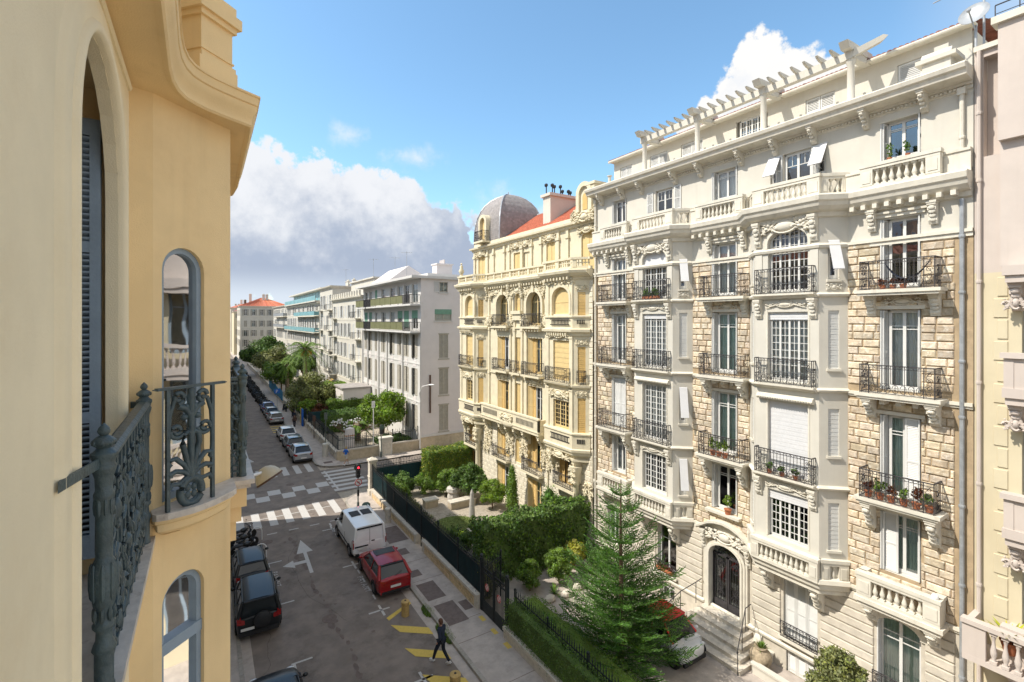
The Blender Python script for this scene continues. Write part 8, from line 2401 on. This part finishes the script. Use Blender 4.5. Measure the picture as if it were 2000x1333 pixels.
spiky('spiky green plant in the courtyard by the clipped bushes', (15.0, 19.6, .0), 24, .6, 'leaf_mid', 1)
spiky('dry spiky plant in the gravel of the far garden', (13.3, 31.6, .0), 24, .45, 'leaf_olive', 2)
spiky('yucca growing on the stone balcony at the right edge', (18.75, 3.9, 4.7), 40, .7, 'leaf_yellow', 3, pot=(.2, .35, 'terracotta'))
spiky('small palm growing beside the cypress', (17.6, 27.3, .6), 30, .9, 'leaf_mid', 4)
o = spiky('big aged stone jar planted with green shoots at the foot of the entrance steps', (18.75, 11.0, 0), 60, .42, 'leaf_mid', 5, pot=None, cat='planter', up=1.0)
for c in kids(o): c.location = (0, 0, .72)
q = MB(); q.lathe([(.18, 0), (.26, .1), (.38, .3), (.42, .48), (.38, .64), (.25, .76), (.2, .8), (.25, .84), (.24, .88), (.18, .86), (0, .8)], 20); q.obj('jar', 'urn', o, 50)
# Norfolk Island pine
def norfolk(loc, H, Rb, label, seed=3):
 o = thing('conifer', label, 'tree', loc); rn = random.Random(seed)
 s = MB(); s.tube([(0, 0, 0), (.02, 0, H * .35), (0, .02, H * .7), (0, 0, H)], .13, 8, r2=.018); s.obj('trunk', 'bark', o, 60)
 P = []; U = []; bs = MB()
 z = .45; lev = 0
 while z < H - .12:
  u = z / H; Lb = Rb * (1 - u) ** .80 * (1 + .10 * math.sin(lev * 2.4)) * (.9 if u < .12 else 1); nb = 10 if u < .45 else (8 if u < .75 else 6); off = rn.uniform(0, PI)
  for k in range(nb):
   a_ = off + 2 * PI * k / nb + rn.uniform(-.12, .12); L1 = Lb * rn.uniform(.85, 1.12); c, sn = math.cos(a_), math.sin(a_)
   drop = .10 if u < .5 else -.05; rise = .34 + .42 * u
   def bp(t): return Vector((c * L1 * t, sn * L1 * t, z + L1 * (rise * t * t - drop * t - .04)))
   bs.tube([tuple(bp(t)) for t in (0, .3, .6, .85, 1)], .022 * (1 - u) + .006, 5, r2=.005)
   side = Vector((-sn, c, 0)); fwd = Vector((c, sn, 0))
   nt_ = max(6, int(L1 / .105))
   for j in range(nt_):
    t = .12 + .88 * j / nt_; base = bp(t)
    bl = (.30 + .42 * L1 / Rb) * (1 - .55 * abs(t - .45)) * rn.uniform(.75, 1.1) * min(1, L1 / .5)
    for sg in (-1, 1):
     d = (side * sg * .78 + fwd * .62 + Vector((0, 0, .26 + rn.uniform(-.05, .22)))).normalized()
     m_ = max(4, int(bl / .03))
     for q in range(m_):
      w = q / m_; pt = base + d * bl * w + Vector((0, 0, .10 * bl * w * w))
      for _ in (0, 1):
       P.append(pt); dd = d * .8 + Vector((rn.uniform(-1, 1), rn.uniform(-1, 1), rn.uniform(-.8, 1))) * .36; U.append(dd.normalized())
  z += .42 + .26 * u; lev += 1
 P = np.array([tuple(p) for p in P]); U = np.array([tuple(p) for p in U]); n = len(P)
 rg = np.random.default_rng(1); a = rg.normal(size=(n, 3)); v = np.cross(U, a); v /= np.linalg.norm(v, axis=1)[:, None]
 l = rg.uniform(.06, .10, (n, 1)); V = np.stack([P - v * .016, P + U * l, P + v * .016], 1).reshape(-1, 3)
 # three-cornered needles
 me = bpy.data.meshes.new('needles'); me.vertices.add(3 * n); me.vertices.foreach_set('co', V.astype(np.float32).ravel()); me.loops.add(3 * n); me.loops.foreach_set('vertex_index', np.arange(3 * n, dtype=np.int32))
 me.polygons.add(n); me.polygons.foreach_set('loop_start', np.arange(0, 3 * n, 3, dtype=np.int32)); me.polygons.foreach_set('loop_total', np.full(n, 3, dtype=np.int32)); me.materials.append(MT['conifer']); me.update(calc_edges=True)
 put('needles', me, o); bs.obj('branches', 'conifer', o)
 print('needles', n)


norfolk((14.25, 14.2, 0), 7.45, 3.1, 'tall Norfolk Island pine with tiered branches in the courtyard')
# trees beyond the crossing
def tree(label, x, y, h, r, m, seed, n=6000, size=.16, zc=None, flat=.85, name='tree'):
 zc = zc or h - r * flat
 rn = random.Random(seed); tk = [([(0, 0, 0), (.1, 0, zc * .5), (0, .1, zc)], .16, .08)]
 for i in range(7): a_ = 2 * PI * i / 7 + rn.uniform(-.3, .3); tk.append(([(0, .05, zc * .55), (r * .35 * math.cos(a_), r * .35 * math.sin(a_), zc), (r * .75 * math.cos(a_), r * .75 * math.sin(a_), zc + r * rn.uniform(.1, .5))], .06, .015))
 return plant(name, label, 'tree', (x, y, 0), clumps(0, 0, zc, r, r, r * flat, 16, seed, .34), n, size, m, seed, trunk=tk, core=.55)


tree('bushy bright green orange tree in the corner garden of the white block', 16.6, 52.8, 6.3, 2.75, 'leaf_bright', 71, 9000, .16, 3.75)
plant('shrub', 'dark shrub at the foot of the bushy orange tree', 'bush', (16.4, 51.0, 0), clumps(0, 0, .9, 1.5, .9, .9, 8, 72), 2500, .12, 'leaf_dark', 72)
plant('shrub', 'second dark shrub under the orange tree by the iron fence', 'bush', (18.3, 51.4, 0), clumps(0, 0, .8, 1.1, .9, .8, 8, 73), 2000, .12, 'leaf_dark', 73)
tree('olive-coloured bushy tree over the far garden wall', 12.8, 73.5, 6.3, 3.4, 'leaf_olive', 74, 8000, .17, 3.4)
tree('smaller bright green tree behind the far side entrance', 11.9, 69.8, 3.8, 1.4, 'leaf_bright', 75, 2500, .14, 2.2)
tree('russet-leaved shrub-like tree behind the far fence', 13.2, 68.3, 2.9, 1.5, 'leaf_red', 76, 2200, .13, 1.6)
tree('round mid-green tree left of the palm', 12.2, 101, 7.2, 3.6, 'leaf_mid', 77, 6500, .22, 3.9)
tree('grey-green tree behind the round tree left of the palm', 12.4, 118, 8.6, 4.2, 'leaf_olive', 78, 6000, .26, 5.0)
tree('large dark evergreen tree, the biggest along the street', 12.0, 134, 11.0, 5.2, 'leaf_dark', 79, 9000, .32, 6.2)
tree('dark tree between the palm and the teal house', 17.0, 108, 6.4, 3.2, 'leaf_dark', 80, 5000, .25, 5.4)
tree('low spreading tree under the palm', 14.4, 84.5, 3.6, 3.2, 'leaf_olive', 81, 6000, .2, 2.4, .6)
tree('green tree at the very end of the left pavement', .9, 190, 8.5, 3.4, 'leaf_dark', 82, 3000, .35, 5.5)
# bare magnolia
o = thing('magnolia', 'sprawling nearly bare magnolia with white blossoms in the far corner garden', 'tree', (13.9, 55.5, 0)); rn = random.Random(8); s = MB(); f = MB()
def br(p, d, l, r, k):
 q = p + d * l; s.tube([tuple(p), tuple(p + d * l * .5 + Vector((0, 0, .05))), tuple(q)], r, 5, r2=r * .6)
 if k == 0:
  for i in range(2): f.ball((q.x + rn.uniform(-.15, .15), q.y + rn.uniform(-.15, .15), q.z), .07, 5, 4)
  return
 for i in range(3): br(q, (d + Vector((rn.uniform(-.8, .8), rn.uniform(-.8, .8), rn.uniform(-.1, .55)))).normalized(), l * rn.uniform(.6, .85), r * .6, k - 1)
for i in range(3): br(Vector((0, 0, .3)), Vector((math.cos(i * 2.1), math.sin(i * 2.1), .9)).normalized(), 1.2, .11, 3)
s.tube([(0, 0, 0), (0, 0, .4)], .14, 7); s.obj('trunk', 'bark', o, 60); tag(f.obj('blossoms', 'signwhite', o), kind='stuff')
# date palms
def palm(label, x, y, h, r, seed, n=58, fruit=True, m='leaf_olive'):
 o = thing('palm_tree', label, 'tree', (x, y, 0)); rn = random.Random(seed); s = MB()
 for i in range(14): z = h * i / 14; s.lathe([(.34 - .004 * i, z), (.38 - .004 * i, z + h / 14 * .8), (.33, z + h / 14)], 10)
 s.ball((0, 0, h), (.6, .6, .6), 8, 6); s.obj('trunk', 'palm_bark', o)
 V = MB()
 for k in range(n):
  a_ = rn.uniform(0, 2 * PI); e = rn.uniform(-.9, 1.45); L1 = r * rn.uniform(.85, 1.1); c, sn = math.cos(a_), math.sin(a_); pts = []
  for i in range(9): t = i / 8; pts.append(Vector((c * L1 * t * math.cos(e * .8) , sn * L1 * t * math.cos(e * .8), h + L1 * t * math.sin(e) * .8 - L1 * .55 * t * t + .2)))
  V.tube([tuple(p) for p in pts], .03, 4, r2=.008)
  for i in range(8):
   for q in range(3):
    p = pts[i].lerp(pts[i + 1], q / 3); d = (pts[i + 1] - pts[i]).normalized(); sd = Vector((-sn, c, 0))
    for sg in (-1, 1):
     tip = p + sd * sg * .42 * (1 - .6 * abs((i / 8) - .4)) + d * .28 - Vector((0, 0, .14)); w = d * .06; V.add([tuple(p - w), tuple(p + w), tuple(tip)], [(0, 1, 2)])
 tag(V.obj('fronds', m, o))
 if fruit:
  for k in range(5):
   a_ = rn.uniform(PI, 2 * PI); q = MB(); 
   for i in range(26): q.ball((.75 * math.cos(a_) + rn.uniform(-.3, .3), .75 * math.sin(a_) + rn.uniform(-.3, .3), h - .1 - rn.uniform(.0, .9)), .09, 5, 4)
   tag(q.obj('fruit_cluster', 'orange', o), kind='stuff')


palm('tall date palm with orange fruit clusters among the street trees', 14.9, 91.5, 8.6, 4.5, 1, 70, m='leaf_mid')
palm('low palm behind the grey stele in the corner garden', 14.9, 56.8, 1.6, 1.7, 2, 26, False, 'leaf_mid')
palm('young palm left of the tall date palm', 12.9, 98, 5.4, 2.6, 3, 26, False, 'leaf_mid')

# ================================================================ GARDEN AND BALCONY THINGS
def bench_wall(label, x0, x1, y0, y1, h, m='cap'):
 o = thing('garden_bench', label, 'bench', (x0, y0, .02)); s = MB(); s.box(0, 0, 0, x1 - x0, y1 - y0, h - .1); s.obj('base', 'stonewall', o); s = MB(); s.box(-.05, -.05, h - .1, x1 - x0 + .05, y1 - y0 + .05, h); s.obj('seat', m, o)


bench_wall('long stone bench on the gravel terrace right of the tub', 15.2, 17.2, 32.2, 32.8, .55)
bench_wall('short stone block with pots near the long black fence', 13.7, 14.7, 33.4, 34.0, .6)
o = thing('covered_barbecue', 'barbecue under a pale crumpled cover on the gravel terrace', 'barbecue', (16.2, 34.0, 0)); s = MB(); s.lathe([(.42, 0), (.46, .3), (.40, .6), (.52, .72), (.5, .98), (.3, 1.08), (0, 1.1)], 9); s.obj('cover', 'parasol', o); s = MB(); s.tube([(-.3, 0, 0), (-.3, 0, .4)], .05, 6); s.obj('leg', 'plastic', o)
o = thing('folded_parasol', 'tall folded pale parasol on the garden terrace', 'parasol', (14.9, 28.4, 0)); s = MB(); s.tube([(0, 0, 0), (0, 0, 2.75)], .03, 6); s.obj('pole', 'zinc', o)
s = MB(); s.lathe([(.05, 2.7), (.12, 2.5), (.17, 2.0), (.2, 1.4), (.23, .95), (.15, .9), (0, .92)], 10, sx=1, sy=.8); s.obj('canopy', 'parasol', o); s = MB(); s.box(-.28, -.28, 0, .28, .28, .1); s.obj('base', 'cap', o)
for k, (x, y, sd) in enumerate(((13.2, 26.6, 0), (13.75, 26.1, 1))):
 o = thing('covered_scooter', ['dark scooter half hidden behind the fence with a yellow-green cloth on it', 'second dark scooter behind the fence next to the yellow-green cloth'][k], 'scooter', (x, y, 0), R(30 * k))
 s = MB(); s.ball((0, 0, .6), (.25, .7, .3), 8, 6); s.tube([(-.3, .5, 1.0), (.3, .5, 1.0)], .02, 5); s.obj('body', 'plastic', o)
 for yy in (-.6, .6): put('wheel', wheel_meshes(.25, .1)[0], o, loc=(0, yy, .25))
 if k == 0: s = MB(); s.ball((0, .1, .88), (.3, .42, .1), 8, 5); s.obj('cloth', 'green_cloth', o)
# pots in the gardens and on balconies
def potplant(label, loc, r=.14, h=.22, pm='terracotta', m='leaf_mid', n=160, hh=.35, seed=0, group=None, size=.06, parent=None):
 o = thing('potted_plant', label, 'potted plant', loc, 0, group); q = MB(); q.lathe([(r * .7, 0), (r * .95, h * .85), (r * 1.1, h * .86), (r * 1.1, h), (r * .9, h), (0, h * .92)], 12); q.obj('pot', pm, o, 50)
 P, N = crown_pts(clumps(0, 0, h + hh * .5, r * 1.5, r * 1.5, hh * .5, 4, seed), n, seed); put('foliage', leafmesh('foliage', P, N, size, m, seed), o)
 return o


def on_A(x, y, z): return (XA + y, 21.6 - x, z)


potplant('small tree in a terracotta pot on the sill above the entrance', on_A(8.75, -.12, 5.38), .15, .24, hh=.6, n=260, seed=1, m='leaf_bright')
for i in range(6): potplant(['terracotta pot with dry red plant', 'terracotta pot with small green plant'][i % 2] + ' on the lowest iron balcony, ' + ['leftmost', 'second from left', 'third from left', 'third from right', 'second from right', 'rightmost'][i], on_A(14.2 + .33 * i, -.45, 7.91), .12, .2, m=['leaf_red', 'leaf_mid'][i % 2], hh=.35 + .2 * (i % 3 == 1), seed=20 + i)
for i in range(3): potplant('leafy green plant on the second-floor middle balcony, ' + ['left one', 'centre one', 'right one'][i], on_A(8.2 + .3 * i, -.4, 7.91), .12, .2, m='leaf_bright', hh=.55, seed=30 + i)
for i in range(3): potplant('small pot on the top right iron balcony, ' + ['left of the hammock', 'centre', 'beside the hammock'][i], on_A(14.6 + .28 * i, -.4, 14.92), .1, .16, m='leaf_red', hh=.2, seed=40 + i)
for i in range(2): potplant('dark leafy plant on the top iron balcony of the left bay, ' + ['left one', 'right one'][i], on_A(4.75 + .5 * i, -.82, 14.92), .1, .16, m='leaf_dark', hh=.5, seed=50 + i)
for i in range(3): potplant('purple-flowered pot behind the rail below the closed roller shutter, ' + ['left', 'middle', 'right'][i] + ' one', on_A(11.0 + .5 * i, -.85, 7.91), .09, .16, m='leaf_dark', hh=.3, seed=60 + i)
for i in range(2): potplant('small dark tree in a pot on the sill above the cornice, ' + ['left one', 'right one'][i], on_A(14.7 + .5 * i, -.15, 19.22), .07, .12, m='leaf_dark', hh=.5, n=60, seed=64 + i)
for k, (x, z, y) in enumerate(((5.05, 14.95, -.86), (5.3, 1.36, -.1))):
 o = thing('flower_box', ['long terracotta flower box on the top iron balcony of the left bay', 'flower box with red and green plants at the ground-floor window left of the entrance'][k], 'flower box', on_A(x, y, z), -PI / 2); q = MB(); q.box(-.5, -.08, 0, .5, .08, .15); q.obj('box', 'terracotta', o)
 P, N = crown_pts([(-.35 + .14 * i, 0, .22, .13, .1, .12) for i in range(6)], 300, 70 + k); put('foliage', leafmesh('foliage', P, N, .06, 'leaf_red' if k else 'leaf_dark', 70 + k), o)
o = thing('hammock', 'dark hammock slung across the top right iron balcony', 'hammock', on_A(15.0, -.38, 15.0), -PI / 2); s = MB()
for i in range(12):
 u0, u1 = i / 12, (i + 1) / 12
 f_ = lambda u: (-.35 + 1.25 * u, .78 - 1.15 * u * (1 - u) * 2.1 + .12 * u)
 (xa, za), (xb, zb) = f_(u0), f_(u1); w0, w1 = .16 * math.sin(PI * u0) + .02, .16 * math.sin(PI * u1) + .02
 s.add([(xa, -w0, za), (xa, w0, za + .03), (xb, w1, zb + .03), (xb, -w1, zb)], [(0, 1, 2, 3)])
s.obj('cloth', 'navy', o)
o = thing('camera_dome', 'small white round lamp on the rail of the first-floor stone balcony at right', 'lamp', on_A(16.0, -.5, 5.32)); q = MB(); q.lathe([(.09, 0), (.1, .03), (.09, .1), (.05, .14), (0, .15)], 12); q.obj('body', 'signwhite', o, 50)
for i, (x, y) in enumerate(((13.6, 19.4), (14.4, 19.2), (15.4, 19.1), (16.3, 19.3))):
 o = thing('border_rock', ['rock edging the planting bed near the gate, leftmost', 'rock edging the planting bed, second from the gate', 'rock edging the planting bed, third from the gate', 'rock edging the planting bed, nearest the white building'][i], 'rock', (x, y, .0)); s = MB(); s.ball((0, 0, .12), (.34, .22, .2), 9, 6); s.obj('stone', 'cap', o)

# ================================================================ PEOPLE
def skin_mesh(name, verts, edges, rad, m, parent, sub=2):
 me = bpy.data.meshes.new(name); me.from_pydata(verts, edges, []); me.materials.append(MT[m])
 o = bpy.data.objects.new(name, me); COL.objects.link(o); o.parent = parent
 sk = o.modifiers.new('skin', 'SKIN'); sk.use_smooth_shade = True
 lay = me.skin_vertices[0].data if me.skin_vertices else None
 if lay is None:
  bpy.context.view_layer.objects.active = o
  lay = me.skin_vertices[0].data
 for i, r in enumerate(rad): lay[i].radius = (r, r) if not isinstance(r, tuple) else r
 lay[0].use_root = True
 sb = o.modifiers.new('sub', 'SUBSURF'); sb.levels = sub; sb.render_levels = sub
 return o


def person(label, loc, rz, H_=1.76, top='navy', legs='jeans', hair='hair', stride=.34, raise_arm=True, shorts=False, shoe='shoe'):
 """walking figure, facing +y; built at 1.76 m and scaled"""
 o = thing('person', label, 'person', loc, rz); o.scale = (H_ / 1.76,) * 3
 s_ = stride
 J = dict(pel=(0, 0, .96), w=(0, .0, 1.08), ch=(0, .02, 1.30), nk=(0, .02, 1.47), nk2=(0, .05, 1.54), hd=(0, .06, 1.63), ht=(0, .05, 1.72),
             hl=(-.09, 0, .92), kl=(-.10, s_ * .62, .50), al=(-.10, s_, .10), tl=(-.10, s_ + .17, .05),
             hr=(.09, 0, .92), kr=(.10, -.02, .50), ar=(.10, -s_, .13), tr=(.10, -s_ + .15, .04),
             sl=(-.17, .0, 1.42), el=(-.22, -.12, 1.16), wl=(-.22, .02, .94), fl=(-.21, .06, .87),
             sr=(.17, .0, 1.42), er=(.25, .16, 1.20) if raise_arm else (.22, .12, 1.16), wr=(.14, .20, 1.42) if raise_arm else (.2, .2, .95), fr=(.10, .14, 1.52) if raise_arm else (.19, .24, .88))
 K = list(J); ix = {k: i for i, k in enumerate(K)}
 E_ = [('pel', 'w'), ('w', 'ch'), ('ch', 'nk'), ('nk', 'nk2'), ('nk2', 'hd'), ('hd', 'ht'), ('pel', 'hl'), ('hl', 'kl'), ('kl', 'al'), ('al', 'tl'), ('pel', 'hr'), ('hr', 'kr'), ('kr', 'ar'), ('ar', 'tr'), ('ch', 'sl'), ('sl', 'el'), ('el', 'wl'), ('wl', 'fl'), ('ch', 'sr'), ('sr', 'er'), ('er', 'wr'), ('wr', 'fr')]
 rad = dict(pel=(.13, .10), w=(.12, .09), ch=(.14, .10), nk=.055, nk2=.05, hd=(.075, .09), ht=(.06, .07), hl=.085, kl=.058, al=.036, tl=.03, hr=.085, kr=.058, ar=.036, tr=.03, sl=.055, el=.042, wl=.03, fl=.026, sr=.055, er=.042, wr=.03, fr=.026)
 skin_mesh('body', [J[k] for k in K], [(ix[a], ix[b]) for a, b in E_], [rad[k] for k in K], 'skin', o)
 # fingers
 for w, f, sg in (('wl', 'fl', -1), ('wr', 'fr', 1)):
  d = (Vector(J[f]) - Vector(J[w])).normalized(); q = MB(); b = Vector(J[f])
  for k in range(4): p = b + Vector((.0, (-.02 + .013 * k), 0)); q.tube([tuple(p), tuple(p + d * .035), tuple(p + d * .06 + Vector((-sg * .015, 0, 0)))], .008, 5)
  q.tube([tuple(b - d * .02), tuple(b + Vector((-sg * .02, .03, 0)) + d * .02)], .009, 5); q.obj('hand', 'skin', o)
 def sub(name, keys, ed, rr, m): skin_mesh(name, [J[k] for k in keys], [(keys.index(a), keys.index(b)) for a, b in ed], rr, m, o)
 jk = ['w', 'ch', 'nk', 'sl', 'el', 'sr', 'er', 'pel'] + ([] if shorts else ['wl', 'wr'])
 je = [('w', 'ch'), ('ch', 'nk'), ('ch', 'sl'), ('sl', 'el'), ('ch', 'sr'), ('sr', 'er'), ('w', 'pel')] + ([] if shorts else [('el', 'wl'), ('er', 'wr')])
 jr = [(.155, .12), (.17, .13), .075, .075, .06, .075, .06, (.165, .135)] + ([] if shorts else [.045, .045])
 J2 = dict(J); J['pel'] = (0, 0, .88)
 sub('jacket', jk, je, jr, top); J['pel'] = J2['pel']
 tk = ['pel', 'hl', 'kl', 'hr', 'kr'] + ([] if shorts else ['al', 'ar']); te = [('pel', 'hl'), ('hl', 'kl'), ('pel', 'hr'), ('hr', 'kr')] + ([] if shorts else [('kl', 'al'), ('kr', 'ar')])
 sub('trousers', tk, te, [(.145, .115), .098, .074, .098, .074] + ([] if shorts else [.055, .055]), legs)
 for a, t in (('al', 'tl'), ('ar', 'tr')):
  p, q_ = Vector(J[a]), Vector(J[t]); c = p.lerp(q_, .45); s = MB(); dr_ = (q_ - p); ang = math.atan2(dr_.z, dr_.y)
  s.M = Matrix.Translation((c.x, c.y + .01, c.z - .02)) @ Matrix.Rotation(ang, 4, 'X'); s.ball((0, 0, 0), (.052, .15, .052), 10, 6); s.box(-.05, -.14, -.055, .05, .14, -.035); s.obj('shoe', shoe, o, 60)
 s = MB(); s.ball((0, .035, 1.685), (.088, .10, .095), 12, 8); s.ball((0, .0, 1.62), (.082, .07, .08), 10, 6); s.obj('hair', hair, o, 60)
 # face
 s = MB(); s.ball((0, .158, 1.635), (.014, .02, .022), 6, 5)
 for sg in (-1, 1): s.ball((sg * .088, .05, 1.635), (.012, .02, .03), 6, 5)
 s.obj('nose_and_ears', 'skin', o, 60); s = MB()
 for sg in (-1, 1): s.ball((sg * .032, .138, 1.655), (.012, .008, .007), 6, 4)
 s.box(-.025, .138, 1.592, .025, .146, 1.598); s.obj('eyes_and_mouth', 'lamprim', o)
 return o


person('person in navy jacket and jeans walking on the yellow hatching, hand at face', (8.1, 18.1, .0), R(25), 1.78)
person('person in blue top and light shorts at the far street corner', (11.4, 47.6, .1), R(-60), 1.72, 'signblue', 'parasol', 'ybollard', .4, False, True)
person('person in dark clothes on the far pavement beside the notice board', (10.1, 70.2, .12), R(190), 1.72, 'navy', 'jeans', 'hair', .2, False)
person('person in brown standing behind the parked bicycle on the far pavement', (9.7, 67.2, .12), R(160), 1.7, 'lamprim', 'jeans', 'plastic', .25, False)
person('person in black further up the far pavement near the green trees', (10.4, 73.5, .12), R(180), 1.72, 'plastic', 'plastic', 'hair', .3, False)
motorbike('scooter parked on the far pavement near the notice board', (10.2, 80.5, .12), R(10), 1)
